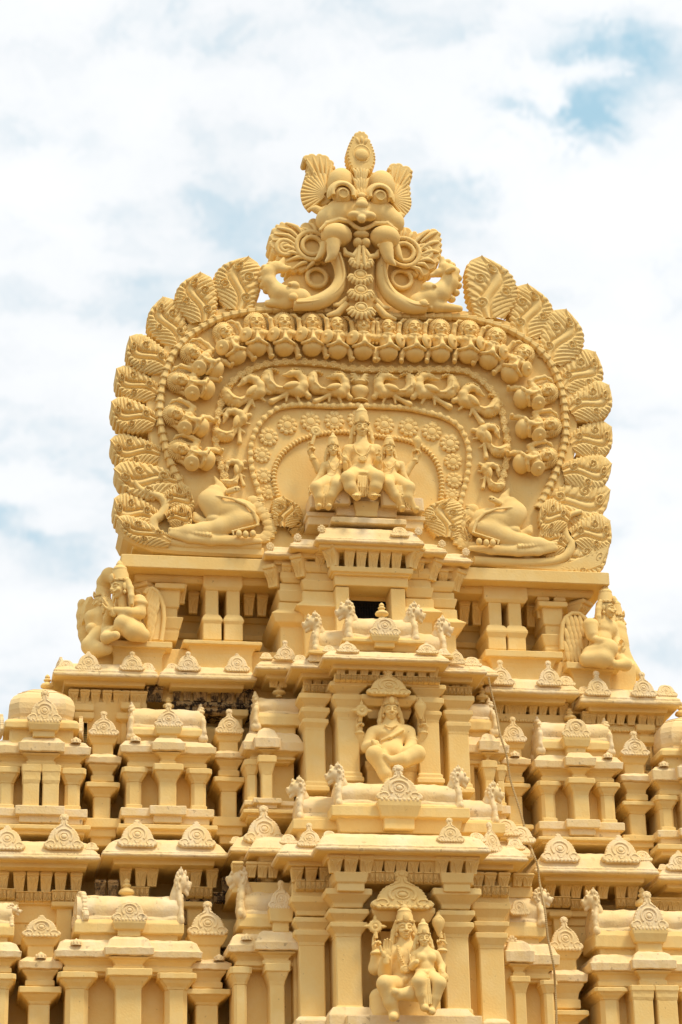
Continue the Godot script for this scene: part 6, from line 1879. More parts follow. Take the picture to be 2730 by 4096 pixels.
	m.prism(lobed_leaf([Vector3(-0.012, 16.427, 0.2), Vector3(-0.07, 16.467, 0.2), Vector3(-0.097, 16.554, 0.2), Vector3(-0.109, 16.653, 0.2), Vector3(-0.087, 16.744, 0.2), Vector3(-0.056, 16.824, 0.2), Vector3(-0.02, 16.905, 0.2), Vector3(0.026, 16.96, 0.2), Vector3(0.074, 16.968, 0.2), Vector3(0.119, 16.949, 0.2), Vector3(0.147, 16.884, 0.2), Vector3(0.175, 16.819, 0.2), Vector3(0.202, 16.743, 0.2), Vector3(0.22, 16.655, 0.2), Vector3(0.222, 16.578, 0.2), Vector3(0.195, 16.476, 0.2), Vector3(0.134, 16.394, 0.2), Vector3(0.055, 16.366, 0.2)]), 0.02, 0.20, 0.02)
	m.tube(circle(Vector3(0.064, 16.65, 0.19), 0.105, 1.15), [0.016], 6)
	for e in [-1, 0, 1]:
		m.ell(Vector3(0.069, 16.851, 0.19) + Vector3(0.05 * e, -0.02 * absf(e), 0), Vector3(0.026, 0.06, 0.03), turned(-20.0 * e), 8)
	var crown := part("crown_leaf", m, t)
	m = Msh.new()
	m.ell(Vector3(0.062, 16.632, 0.2), Vector3(0.085, 0.085, 0.05), Basis.IDENTITY, 20)
	part("bead", m, crown)
	# leaf ridge between the eyes
	m = Msh.new()
	for k in 3:
		var y0: float = [490.0, 410.0, 340.0][k]
		for e in [-2, -1, 0, 1, 2]:
			var a: Vector3 = Vector3(0.024, 15.956, 0.3) + Vector3(0, (500.0 - y0) * 0.00183, 0)
			m.tube([a + Vector3(0.02 * e, -0.06, 0), a + Vector3(0.03 * e, 0.06, 0.02), a + Vector3(0.045 * e, 0.13, 0.02 - 0.012 * absf(e))], [0.016, 0.028, 0.014], 6)
	m.ell(Vector3(0.022, 15.981, 0.34), Vector3(0.06, 0.045, 0.05))
	part("brow_leaf", m, t)
	# eyes
	for q in [[Vector3(-0.193, 16.228, 0.14), Vector3(-0.21, 16.005, 0.3), Vector3(-0.225, 15.953, 0.36), 0.0], [Vector3(0.302, 16.23, 0.14), Vector3(0.243, 16.004, 0.3), Vector3(0.241, 15.955, 0.36), 0.0]]:
		m = Msh.new()
		m.ell(q[0], Vector3(0.172, 0.215, 0.20), Basis.IDENTITY, 22)
		var lid: Vector3 = q[1]
		for k in 3:
			var p := []
			for i in 15:
				var a := -0.25 + (PI + 0.5) * i / 14
				p.append(lid + Vector3(cos(a) * (0.125 + 0.02 * k), sin(a) * (0.13 + 0.026 * k) - 0.02, 0.085 - 0.035 * k))
			m.tube(p, [0.026], 7)
		var brow := part("eye_socket", m, t)
		m = Msh.new()
		m.ell(lid + Vector3(0, -0.015, -0.01), Vector3(0.115, 0.112, 0.115), Basis.IDENTITY, 18)
		m.lathe([[0.0005, 0.0], [0.046, -0.002], [0.052, 0.014], [0.058, 0.014], [0.066, -0.02]], lid + Vector3(0, -0.035, 0.10), 18, Basis(Vector3.RIGHT, PI / 2 + 0.2))
		part("eyeball", m, brow)
	# face: snout, cheeks and lip modelled as one body
	var s := Sculpt.new(Vector3(-0.519, 15.365, -0.12), Vector3(0.531, 15.912, 0.52), 0.0125)
	s.path([Vector3(-0.362, 15.724, 0.16), Vector3(-0.205, 15.821, 0.16), Vector3(0.039, 15.838, 0.16), Vector3(0.283, 15.822, 0.16), Vector3(0.418, 15.744, 0.16)], [0.15, 0.16, 0.165, 0.16, 0.15], 0.08)
	s.ell(Vector3(-0.187, 15.877, 0.18), Vector3(0.16, 0.09, 0.13), 0.06)
	s.ell(Vector3(0.261, 15.875, 0.18), Vector3(0.16, 0.09, 0.13), 0.06)
	s.path([Vector3(-0.481, 15.52, 0.28), Vector3(-0.402, 15.612, 0.28), Vector3(-0.247, 15.677, 0.28), Vector3(-0.121, 15.653, 0.28), Vector3(-0.055, 15.592, 0.28), Vector3(0.017, 15.554, 0.28), Vector3(0.1, 15.592, 0.28), Vector3(0.189, 15.652, 0.28), Vector3(0.335, 15.662, 0.28), Vector3(0.449, 15.583, 0.28)], [0.022, 0.026, 0.028, 0.028, 0.026, 0.03, 0.026, 0.028, 0.026, 0.02], 0.012)
	s.path([Vector3(0.019, 15.89, 0.34), Vector3(0.017, 15.803, 0.34), Vector3(0.015, 15.727, 0.34)], [0.07, 0.08, 0.09], 0.03)
	for p in [Vector3(-0.076, 15.698, 0.36), Vector3(0.104, 15.7, 0.36)]:
		s.ell(p, Vector3(0.085, 0.055, 0.075), 0.02)
	s.ell(Vector3(0.003, 15.639, 0.4), Vector3(0.055, 0.055, 0.05), 0.02)
	for p in [Vector3(-0.078, 15.615, 0.44), Vector3(0.076, 15.622, 0.44)]:
		s.ell(p, Vector3(0.036, 0.034, 0.07), 0.004, Basis.IDENTITY, true)
	m = Msh.new()
	s.into(m)
	part("snout", m, t)
	# forehead knob, cheeks, chin
	m = Msh.new()
	m.ell(Vector3(0.011, 15.83, 0.4), Vector3(0.08, 0.065, 0.06), Basis.IDENTITY, 14)
	part("nose_knob", m, t)
	for q in [[Vector3(-0.276, 15.491, 0.22), 0.19], [Vector3(0.312, 15.498, 0.22), 0.185]]:
		m = Msh.new()
		m.ell(q[0], Vector3(q[1], 0.145, 0.17), Basis.IDENTITY, 22)
		part("cheek", m, t)
	m = Msh.new()
	m.ell(Vector3(-0.024, 15.4, 0.24), Vector3(0.06, 0.06, 0.07))
	m.ell(Vector3(0.073, 15.403, 0.24), Vector3(0.06, 0.06, 0.07))
	m.ell(Vector3(0.027, 15.518, 0.22), Vector3(0.1, 0.05, 0.08))
	part("chin", m, t)
	# fangs
	for q in [[[Vector3(-0.32, 15.381, 0.28), Vector3(-0.332, 15.273, 0.28), Vector3(-0.353, 15.175, 0.28), Vector3(-0.428, 15.091, 0.28)], [0.09, 0.08, 0.06, 0.008]], [[Vector3(-0.41, 15.396, 0.18), Vector3(-0.431, 15.309, 0.18), Vector3(-0.471, 15.231, 0.18), Vector3(-0.539, 15.162, 0.18)], [0.06, 0.052, 0.04, 0.006]], [[Vector3(0.307, 15.369, 0.28), Vector3(0.324, 15.273, 0.28), Vector3(0.35, 15.178, 0.28), Vector3(0.425, 15.098, 0.28)], [0.09, 0.08, 0.06, 0.008]], [[Vector3(0.443, 15.42, 0.18), Vector3(0.47, 15.336, 0.18), Vector3(0.493, 15.273, 0.18), Vector3(0.538, 15.222, 0.18)], [0.055, 0.05, 0.04, 0.006]]]:
		m = Msh.new()
		m.tube(spline(q[0], 4), ramp(q[1], 4), 12)
		m.tube(circle(q[0][0] + Vector3(0, -0.01, 0), q[1][0] * 0.98, 0.35), [0.014], 6)
		part("fang", m, t)
	# leaf tongue: four tiers of petals
	var prof := [[Vector3(0.011, 15.124, 0.22), 0.15, 0.1], [Vector3(0, 14.92, 0.2), 0.155, 0.06], [Vector3(-0.001, 14.718, 0.2), 0.16, 0.06], [Vector3(-0.001, 14.486, 0.2), 0.175, 0.08]]
	for q in prof:
		m = Msh.new()
		var c: Vector3 = q[0]
		m.ell(c + Vector3(0, 0.06, 0.0), Vector3(0.085, 0.07, 0.06), Basis.IDENTITY, 14)
		m.tube(circle(c + Vector3(0, 0.055, 0.045), 0.07, 0.8), [0.012], 6)
		for i in 9:
			var a := PI + 0.05 + (PI - 0.1) * i / 8
			var d := Vector3(cos(a), sin(a) * 0.62, 0)
			m.tube([c + d * 0.06 + Vector3(0, 0.05, 0.01), c + d * 0.12 + Vector3(0, 0.03, 0.045), c + d * q[1] + Vector3(0, 0.01, 0.02)], [0.022, 0.034, 0.016], 6)
		part("leaf_tier", m, t)
	for e in [-1, 1]:
		m = Msh.new()
		m.tube([Vector3(0.019, 15.339, 0.24) + Vector3(0.02 * e, 0, 0), Vector3(0.016, 15.21, 0.24) + Vector3(0.09 * e, 0, 0), Vector3(0.02, 15.242, 0.22) + Vector3(0.19 * e, 0.01, 0), Vector3(0.022, 15.307, 0.22) + Vector3(0.21 * e, 0.02, 0)], [0.03, 0.045, 0.04, 0.02], 8)
		part("leaf_scroll", m, t)
		m = Msh.new()
		m.tube([Vector3(0.014, 15.344, 0.27) + Vector3(0.02 * e, 0, 0), Vector3(0.008, 15.108, 0.27) + Vector3(0.04 * e, 0, 0), Vector3(0.011, 15.065, 0.25) + Vector3(0.09 * e, 0, 0)], [0.02, 0.03, 0.02], 8)
		part("leaf_scroll", m, t)
		m = Msh.new()
		m.tube([Vector3(0.014, 14.591, 0.16) + Vector3(0.17 * e, 0.03, 0), Vector3(0.016, 14.517, 0.14) + Vector3(0.28 * e, -0.02, 0), Vector3(0.019, 14.485, 0.12) + Vector3(0.42 * e, -0.02, 0)], [0.04, 0.05, 0.02], 8)
		part("leaf_scroll", m, t)
		m = Msh.new()
		m.tube([Vector3(0.017, 14.697, 0.16) + Vector3(0.17 * e, 0.0, 0), Vector3(0.018, 14.602, 0.14) + Vector3(0.26 * e, 0.0, 0), Vector3(0.018, 14.581, 0.14) + Vector3(0.34 * e, 0.02, 0)], [0.03, 0.04, 0.02], 8)
		part("leaf_scroll", m, t)
	m = Msh.new()
	m.prism(outline([Vector3(-0.225, 14.53, 0), Vector3(-0.103, 14.835, 0), Vector3(-0.092, 15.33, 0), Vector3(0.221, 15.35, 0), Vector3(0.207, 14.854, 0), Vector3(0.316, 14.563, -0)]), -0.1, 0.14, 0.05)
	part("tongue_board", m, t)
	# two serpents that run down from the cheeks and end in upturned beast heads
	var pl := [Vector3(-0.281, 15.265, 0.14), Vector3(-0.236, 15.118, 0.14), Vector3(-0.224, 14.947, 0.14), Vector3(-0.291, 14.784, 0.14), Vector3(-0.437, 14.658, 0.14), Vector3(-0.61, 14.595, 0.14), Vector3(-0.8, 14.573, 0.14)]
	var pr := [Vector3(0.32, 15.283, 0.14), Vector3(0.276, 15.108, 0.14), Vector3(0.291, 14.937, 0.14), Vector3(0.373, 14.772, 0.14), Vector3(0.506, 14.674, 0.14), Vector3(0.64, 14.629, 0.14), Vector3(0.795, 14.639, 0.14)]
	for q in [pl, pr]:
		m = Msh.new()
		var sp := spline(q, 5)
		var rr := []
		for i in sp.size():
			rr.append(0.085 - 0.012 * sin(i * 0.25))
		m.tube(sp, rr, 12)
		m.tube(sp.map(func(v): return v + Vector3(0.03, 0.0, 0.075)), [0.018], 6)
		part("serpent_body", m, t)
	for q in [0, 1]:
		s = Sculpt.new(Vector3(-1.244, 14.55, -0.1), Vector3(-0.593, 15.138, 0.34), 0.0125) if q == 0 else Sculpt.new(Vector3(0.647, 14.622, -0.1), Vector3(1.303, 15.284, 0.34), 0.0125)
		if q == 0:
			s.path([Vector3(-0.697, 14.705, 0.1), Vector3(-0.831, 14.696, 0.1), Vector3(-0.964, 14.73, 0.1), Vector3(-1.077, 14.872, 0.1), Vector3(-1.085, 14.998, 0.1), Vector3(-0.998, 15.089, 0.1)], [0.10, 0.12, 0.11, 0.08, 0.075, 0.07], 0.04)
			s.path([Vector3(-1.099, 14.596, 0.1), Vector3(-0.889, 14.608, 0.1), Vector3(-0.66, 14.665, 0.1)], [0.04, 0.07, 0.09], 0.04)
			s.path([Vector3(-1.018, 15.067, 0.1), Vector3(-0.903, 15.063, 0.1), Vector3(-0.836, 15.078, 0.1)], [0.07, 0.05, 0.03], 0.02)
			s.cap(Vector3(-0.941, 15.104, 0.1), Vector3(-0.901, 15.202, 0.1), 0.05, 0.02, 0.02)
			s.ell(Vector3(-0.794, 14.806, 0.18), Vector3(0.07, 0.055, 0.06), 0.02)
			s.ell(Vector3(-0.847, 14.803, 0.22), Vector3(0.03, 0.03, 0.03), 0.004)
			s.ell(Vector3(-0.81, 14.642, 0.21), Vector3(0.055, 0.05, 0.04), 0.004)
			for p in [Vector3(-1.123, 15.081, 0.06), Vector3(-1.151, 14.998, 0.06), Vector3(-1.159, 14.919, 0.06), Vector3(-1.141, 14.841, 0.06), Vector3(-1.099, 14.785, 0.06), Vector3(-1.031, 14.73, 0.06), Vector3(-1.059, 15.123, 0.06)]:
				s.ell(p, Vector3(0.05, 0.042, 0.06), 0.012)
			for p in [Vector3(-0.892, 14.619, 0.12), Vector3(-0.835, 14.602, 0.12), Vector3(-0.778, 14.605, 0.12), Vector3(-0.721, 14.63, 0.12), Vector3(-0.663, 14.665, 0.12), Vector3(-0.643, 14.709, 0.12)]:
				s.ell(p, Vector3(0.028, 0.03, 0.06), 0.008)
		else:
			s.path([Vector3(0.709, 14.728, 0.1), Vector3(0.846, 14.779, 0.1), Vector3(0.985, 14.852, 0.1), Vector3(1.109, 15.01, 0.1), Vector3(1.133, 15.141, 0.1), Vector3(1.057, 15.2, 0.1)], [0.10, 0.12, 0.12, 0.10, 0.09, 0.075], 0.04)
			s.path([Vector3(1.222, 14.664, 0.1), Vector3(0.94, 14.678, 0.1), Vector3(0.707, 14.685, 0.1)], [0.04, 0.07, 0.09], 0.04)
			s.path([Vector3(1.075, 15.158, 0.1), Vector3(0.976, 15.13, 0.1), Vector3(0.897, 15.093, 0.1)], [0.07, 0.05, 0.03], 0.02)
			s.cap(Vector3(1.037, 15.177, 0.1), Vector3(1.032, 15.329, 0.1), 0.055, 0.03, 0.02)
			s.cap(Vector3(1.072, 15.106, 0.2), Vector3(1.128, 15.111, 0.26), 0.035, 0.035, 0.01)
			s.ell(Vector3(0.834, 14.887, 0.18), Vector3(0.085, 0.07, 0.06), 0.02)
			s.ell(Vector3(0.895, 14.892, 0.22), Vector3(0.03, 0.03, 0.03), 0.004)
			s.ell(Vector3(0.762, 14.654, 0.21), Vector3(0.055, 0.05, 0.04), 0.004)
			for p in [Vector3(1.156, 15.26, 0.06), Vector3(1.206, 15.188, 0.06), Vector3(1.228, 15.092, 0.06), Vector3(1.224, 14.995, 0.06), Vector3(1.191, 14.896, 0.06), Vector3(1.138, 14.807, 0.06), Vector3(1.104, 15.3, 0.06)]:
				s.ell(p, Vector3(0.05, 0.042, 0.06), 0.012)
			for p in [Vector3(0.664, 14.673, 0.12), Vector3(0.721, 14.634, 0.12), Vector3(0.788, 14.616, 0.12), Vector3(0.857, 14.631, 0.12)]:
				s.ell(p, Vector3(0.028, 0.03, 0.06), 0.008)
		m = Msh.new()
		s.into(m)
		part("beast_head", m, t)
	# horns beside the brow
	for q in [[[Vector3(-0.352, 15.899, 0.12), Vector3(-0.431, 15.861, 0.12), Vector3(-0.508, 15.888, 0.12), Vector3(-0.576, 15.883, 0.12)], [0.06, 0.055, 0.05, 0.01]], [[Vector3(0.419, 15.887, 0.12), Vector3(0.487, 15.858, 0.12), Vector3(0.547, 15.873, 0.12), Vector3(0.59, 15.876, 0.12)], [0.05, 0.05, 0.045, 0.01]]]:
		m = Msh.new()
		m.tube(spline(q[0], 4), ramp(q[1], 4), 10)
		part("curl", m, t)

func circle(c: Vector3, r: float, k := 1.0, sides := 22) -> Array:
	var p := []
	for i in sides + 1:
		var a := TAU * i / sides
		p.append(c + Vector3(cos(a) * r, sin(a) * r * k, 0))
	return p

func ramp(r: Array, per: int) -> Array:
	var o := []
	for i in r.size() - 1:
		for k in per:
			o.append(lerpf(r[i], r[i + 1], float(k) / per))
	o.append(r[-1])
	return o

# ---------------------------------------------------------------- seated figures
func put_head(m: Msh, at: Vector3, tall: float, yaw := 0.0, pitch := 0.0, tilt := 0.0, moustache := false) -> Basis:
	var b := Basis(Vector3.UP, deg_to_rad(yaw)) * Basis(Vector3.RIGHT, deg_to_rad(pitch)) * Basis(Vector3(0, 0, 1), deg_to_rad(tilt))
	m.add(head_moustache if moustache else head_mesh, Transform3D(b.scaled_local(Vector3.ONE * tall), at))
	return b

func put_hand(m: Msh, how: String, wrist: Vector3, along_: Vector3, palm: Vector3, size: float, mirror := false) -> void:
	var y := along_.normalized()
	var z := (palm - y * palm.dot(y)).normalized()
	var x := y.cross(z) * (-1.0 if mirror else 1.0)
	m.add(hands[how], Transform3D(Basis(x * size, y * size, z * size), wrist))

func crown(t: Node3D, head: Vector3, tall: float, b: Basis, high: float) -> void:
	var m := Msh.new()
	var r := tall * 0.5
	m.lathe([[0.80 * r, -0.02 * r], [0.86 * r, 0.05 * r], [0.86 * r, 0.2 * r], [0.79 * r, 0.25 * r], [0.76 * r, 0.5 * high * r], [0.62 * r, 0.76 * high * r], [0.66 * r, 0.79 * high * r], [0.64 * r, 0.86 * high * r], [0.45 * r, 1.0 * high * r], [0.3 * r, 1.04 * high * r], [0.34 * r, 1.1 * high * r], [0.26 * r, 1.2 * high * r], [0.01, 1.36 * high * r]], head + b * Vector3(0, tall * 0.26, -tall * 0.05), 24, b)
	for i in 14:
		var a := TAU * i / 14
		m.ell(head + b * (Vector3(sin(a) * 0.87 * r, 0.13 * r, cos(a) * 0.87 * r) + Vector3(0, tall * 0.26, -tall * 0.05)), Vector3.ONE * 0.1 * r, Basis.IDENTITY, 6)
	m.ell(head + b * Vector3(0, tall * 0.44, tall * 0.40), Vector3(0.3, 0.42, 0.14) * r, b, 10)
	part("crown", m, t)

func necklace(t: Node3D, pts: Array, r: float, pendant := 0.0) -> void:
	var m := Msh.new()
	for q in along(spline(pts, 8), r * 1.7):
		m.ell(q[0], Vector3.ONE * r, Basis.IDENTITY, 6)
	if pendant > 0.0:
		var p: Vector3 = pts[pts.size() / 2]
		m.ell(p + Vector3(0, -pendant * 0.6, 0), Vector3(pendant, pendant * 0.75, pendant * 0.4))
		m.tube(circle(p + Vector3(0, -pendant * 0.6, pendant * 0.25), pendant * 0.6, 0.75), [pendant * 0.14], 6)
	part("necklace", m, t)

func disc_emblem(t: Node3D, at: Vector3, r: float, flames := true, hand := Vector3.ZERO) -> void:
	var m := Msh.new()
	if hand != Vector3.ZERO:
		m.tube([hand, at], [0.024, 0.02], 8)
	var b := Basis(Vector3.RIGHT, PI / 2)
	m.lathe([[0.0005, -0.3 * r], [0.8 * r, -0.3 * r], [r, -0.15 * r], [r, 0.15 * r], [0.8 * r, 0.3 * r], [0.5 * r, 0.3 * r], [0.45 * r, 0.22 * r], [0.3 * r, 0.22 * r], [0.25 * r, 0.4 * r], [0.0005, 0.45 * r]], at, 24, b)
	for i in 16:
		var a := TAU * i / 16
		m.ell(at + Vector3(cos(a) * r, sin(a) * r, 0), Vector3(0.12, 0.12, 0.22) * r, Basis.IDENTITY, 6)
	if flames:
		for a in [0.0, PI / 2, PI]:
			var d := Vector3(cos(a), sin(a), 0)
			m.tube([at + d * r * 0.9, at + d * r * 1.35, at + d * r * 1.75], [0.32 * r, 0.26 * r, 0.03 * r], 8)
	part("disc_emblem", m, t)

func conch(t: Node3D, at: Vector3, r: float, hand := Vector3.ZERO) -> void:
	var m := Msh.new()
	if hand != Vector3.ZERO:
		m.tube([hand, at], [0.024, 0.02], 8)
	m.lathe([[0.01, -2.0 * r], [0.3 * r, -1.6 * r], [0.7 * r, -0.7 * r], [1.0 * r, 0.0], [0.95 * r, 0.5 * r], [0.75 * r, 0.8 * r], [0.7 * r, 0.85 * r], [0.5 * r, 1.1 * r], [0.46 * r, 1.15 * r], [0.25 * r, 1.4 * r], [0.02, 1.7 * r]], at, 18)
	var p := []
	for i in 20:
		var a := i * 0.42
		p.append(at + Vector3(cos(a) * r * 0.55 * (1.0 - i * 0.035), 0.25 * r + sin(a) * r * 0.55 * (1.0 - i * 0.035), r * 0.75))
	m.tube(p, [0.12 * r], 5)
	part("conch", m, t)

func torso(s: Sculpt, neck: Vector3, sl: Vector3, sr: Vector3, waist: Vector3, hips: Vector3, r: float, bust := 0.0) -> void:
	var chest := (sl + sr) * 0.5 + (waist - neck) * 0.16
	s.cap(neck + Vector3(0, r * 0.6, -r * 0.1), neck - Vector3(0, r * 0.4, 0), r * 0.45, r * 0.55, 0.03)
	s.cap(sl.lerp(chest, 0.25), sr.lerp(chest, 0.25), r * 0.55, r * 0.55, 0.05)
	s.ell(chest, Vector3((sr - sl).length() * 0.44, r * 1.0, r * 0.78), 0.03)
	s.cap(chest, waist, r * 0.82, r * 0.78, 0.03)
	s.cap(waist, hips, r * 0.82, r * 0.9, 0.04)
	var side := (sr - sl).normalized()
	var fwd := side.cross((neck - waist).normalized())
	for e in [-1, 1]:
		if bust > 0.0:
			s.ell(chest + side * e * r * 0.48 + fwd * r * 0.62 + Vector3(0, -0.02, 0), Vector3.ONE * bust, 0.02)
		else:
			s.ell(chest + side * e * r * 0.42 + fwd * r * 0.5, Vector3(r * 0.5, r * 0.34, r * 0.35), 0.025)

func make_statues() -> void:
	var kind := "deity figures of the tower"
	# ---------------- the enthroned figure in the arched niche
	var t := thing("statue", "tall crowned four-armed figure seated in the arched niche, disc and conch raised", "statue", Vector3(-0.076, 12.033, 0.35), kind)
	var s := Sculpt.new(Vector3(-0.669, 12.07, -0), Vector3(0.601, 12.656, 0.78), 0.0115)
	torso(s, Vector3(-0.056, 12.76, 0.34), Vector3(-0.216, 12.653, 0.32), Vector3(0.117, 12.676, 0.32), Vector3(-0.068, 12.44, 0.36), Vector3(-0.07, 12.357, 0.36), 0.138)
	for q in [[Vector3(-0.14, 12.345, 0.38), Vector3(-0.277, 12.175, 0.62), Vector3(-0.253, 12.07, 0.62), Vector3(-0.169, 11.982, 0.56), Vector3(-0.198, 11.936, 0.62)], [Vector3(0.001, 12.352, 0.38), Vector3(0.065, 12.198, 0.62), Vector3(0.04, 12.084, 0.62), Vector3(0.016, 11.998, 0.56), Vector3(0.022, 11.949, 0.62)]]:
		s.path([q[0], q[1]], [0.092, 0.08], 0.03)
		s.path([q[1], q[2], q[3]], [0.082, 0.068, 0.048], 0.025)
		s.cap(q[3], q[4] + Vector3(0, 0, 0.04), 0.042, 0.034, 0.02)
		for i in 5:
			s.ell(q[4] + Vector3(-0.045 + i * 0.022, -0.005, 0.085), Vector3(0.012, 0.014, 0.02), 0.004)
	# cloth between the knees
	s.ell(Vector3(-0.092, 12.143, 0.52), Vector3(0.10, 0.15, 0.05), 0.02)
	s.ell(Vector3(-0.082, 12.278, 0.48), Vector3(0.10, 0.04, 0.10), 0.03)
	for i in 5:
		s.path([Vector3(-0.1, 12.228, 0.56) + Vector3(0.024 * (i - 2), 0, 0), Vector3(-0.103, 12.096, 0.575) + Vector3(0.028 * (i - 2), 0, 0), Vector3(-0.097, 11.989, 0.55) + Vector3(0.03 * (i - 2), 0, 0)], [0.012, 0.012, 0.010], 0.005)
	s.path([Vector3(-0.213, 12.344, 0.42), Vector3(-0.09, 12.316, 0.47), Vector3(0.056, 12.354, 0.42)], [0.03, 0.035, 0.03], 0.008)
	# front arms
	s.path([Vector3(-0.216, 12.653, 0.32), Vector3(-0.239, 12.44, 0.34), Vector3(-0.272, 12.491, 0.44)], [0.066, 0.052, 0.038], 0.025)
	s.path([Vector3(0.119, 12.673, 0.32), Vector3(0.122, 12.454, 0.34), Vector3(0.113, 12.51, 0.44)], [0.066, 0.052, 0.038], 0.025)
	# rear arms
	s.path([Vector3(-0.22, 12.675, 0.24), Vector3(-0.426, 12.458, 0.2), Vector3(-0.53, 12.437, 0.2), Vector3(-0.623, 12.583, 0.24)], [0.06, 0.055, 0.052, 0.036], 0.025)
	s.path([Vector3(0.139, 12.693, 0.24), Vector3(0.349, 12.464, 0.2), Vector3(0.468, 12.45, 0.2), Vector3(0.594, 12.619, 0.24)], [0.06, 0.055, 0.052, 0.036], 0.025)
	for q in [[Vector3(-0.611, 12.56, 0.24), 0.045], [Vector3(0.578, 12.594, 0.24), 0.045], [Vector3(-0.268, 12.471, 0.43), 0.042], [Vector3(0.111, 12.49, 0.43), 0.042]]:
		s.ell(q[0], Vector3(q[1], 0.022, q[1]), 0.006)
	var m := Msh.new()
	s.into(m)
	var hd: Vector3 = Vector3(-0.056, 12.911, 0.36)
	var b := put_head(m, hd, 0.215, -4, 3)
	put_hand(m, "open", Vector3(-0.277, 12.486, 0.45), Vector3(0, 1, 0), Vector3(0.2, 0, 1), 0.115, true)
	put_hand(m, "hold", Vector3(0.111, 12.505, 0.45), Vector3(0, 1, 0.1), Vector3(-0.2, 0, 1), 0.115)
	put_hand(m, "hold", Vector3(-0.629, 12.591, 0.24), Vector3(-0.1, 1, 0), Vector3(0.3, 0, 1), 0.18, true)
	put_hand(m, "hold", Vector3(0.598, 12.619, 0.24), Vector3(0.05, 1, 0), Vector3(-0.3, 0, 1), 0.18)
	part("figure", m, t)
	crown(t, hd, 0.215, b, 1.75)
	necklace(t, [Vector3(-0.169, 12.671, 0.42), Vector3(-0.148, 12.55, 0.5), Vector3(-0.083, 12.506, 0.5), Vector3(-0.015, 12.557, 0.5), Vector3(0.032, 12.681, 0.42)], 0.014, 0.055)
	disc_emblem(t, Vector3(-0.578, 12.892, 0.27), 0.062, false, Vector3(-0.626, 12.726, 0.26))
	conch(t, Vector3(0.609, 12.816, 0.27), 0.055, Vector3(0.6, 12.707, 0.26))
	# ---------------- the two companions
	for side in [0, 1]:
		t = thing("statue", ["small crowned companion seated at the disc side of the enthroned figure, arm hanging down", "small crowned companion seated at the conch side of the enthroned figure, arm hanging down"][side], "statue", Vector3(-0.496, 11.925, 0.3) if side == 0 else Vector3(0.478, 11.937, 0.3), kind)
		s = Sculpt.new(Vector3(-0.703, 11.973, 0.02), Vector3(-0.254, 12.452, 0.68), 0.0105) if side == 0 else Sculpt.new(Vector3(0.099, 11.985, 0.02), Vector3(0.615, 12.479, 0.68), 0.0105)
		m = Msh.new()
		if side == 0:
			torso(s, Vector3(-0.388, 12.52, 0.34), Vector3(-0.479, 12.458, 0.3), Vector3(-0.273, 12.475, 0.32), Vector3(-0.385, 12.322, 0.34), Vector3(-0.401, 12.258, 0.34), 0.092, 0.045)
			s.path([Vector3(-0.448, 12.24, 0.36), Vector3(-0.62, 12.095, 0.5), Vector3(-0.592, 11.979, 0.5), Vector3(-0.588, 11.887, 0.46)], [0.085, 0.07, 0.056, 0.04], 0.02)
			s.path([Vector3(-0.375, 12.243, 0.36), Vector3(-0.384, 12.121, 0.54), Vector3(-0.45, 11.993, 0.52), Vector3(-0.478, 11.892, 0.46)], [0.085, 0.072, 0.056, 0.04], 0.02)
			s.ell(Vector3(-0.527, 12.014, 0.46), Vector3(0.11, 0.16, 0.045), 0.02)
			for i in 7:
				s.path([Vector3(-0.504, 12.112, 0.51) + Vector3(0.02 * (i - 3), 0, 0), Vector3(-0.539, 11.985, 0.53) + Vector3(0.026 * (i - 3), 0, 0), Vector3(-0.542, 11.864, 0.49) + Vector3(0.03 * (i - 3), 0, 0)], [0.011, 0.011, 0.009], 0.004)
			for p in [Vector3(-0.608, 11.838, 0.54), Vector3(-0.495, 11.84, 0.54)]:
				s.cap(p, p + Vector3(0, 0, 0.06), 0.034, 0.028, 0.02)
			s.path([Vector3(-0.483, 12.461, 0.28), Vector3(-0.527, 12.34, 0.28), Vector3(-0.654, 12.168, 0.3)], [0.05, 0.04, 0.03], 0.02)
			s.path([Vector3(-0.27, 12.471, 0.3), Vector3(-0.237, 12.329, 0.34), Vector3(-0.276, 12.443, 0.44)], [0.044, 0.036, 0.028], 0.02)
			s.ell(Vector3(-0.514, 12.381, 0.28), Vector3(0.045, 0.016, 0.045), 0.006)
			s.path([Vector3(-0.477, 12.301, 0.36), Vector3(-0.399, 12.269, 0.42), Vector3(-0.3, 12.315, 0.36)], [0.02, 0.024, 0.02], 0.01)
			s.into(m)
			hd = Vector3(-0.395, 12.63, 0.36)
			b = put_head(m, hd, 0.16, -8, 2)
			put_hand(m, "rest", Vector3(-0.657, 12.16, 0.3), Vector3(-0.25, -1, 0.1), Vector3(0.9, 0, 0.3), 0.14)
			put_hand(m, "hold", Vector3(-0.28, 12.451, 0.44), Vector3(0, 1, 0), Vector3(0.2, 0, 1), 0.10, true)
			part("figure", m, t)
			crown(t, hd, 0.16, b, 1.6)
			necklace(t, [Vector3(-0.459, 12.471, 0.41), Vector3(-0.44, 12.371, 0.46), Vector3(-0.404, 12.334, 0.46), Vector3(-0.366, 12.38, 0.46), Vector3(-0.334, 12.482, 0.41)], 0.010)
		else:
			torso(s, Vector3(0.266, 12.552, 0.34), Vector3(0.171, 12.5, 0.32), Vector3(0.391, 12.511, 0.3), Vector3(0.253, 12.376, 0.34), Vector3(0.259, 12.305, 0.34), 0.092, 0.045)
			s.path([Vector3(0.314, 12.291, 0.36), Vector3(0.446, 12.145, 0.5), Vector3(0.428, 12.026, 0.5), Vector3(0.498, 11.92, 0.46)], [0.085, 0.07, 0.056, 0.04], 0.02)
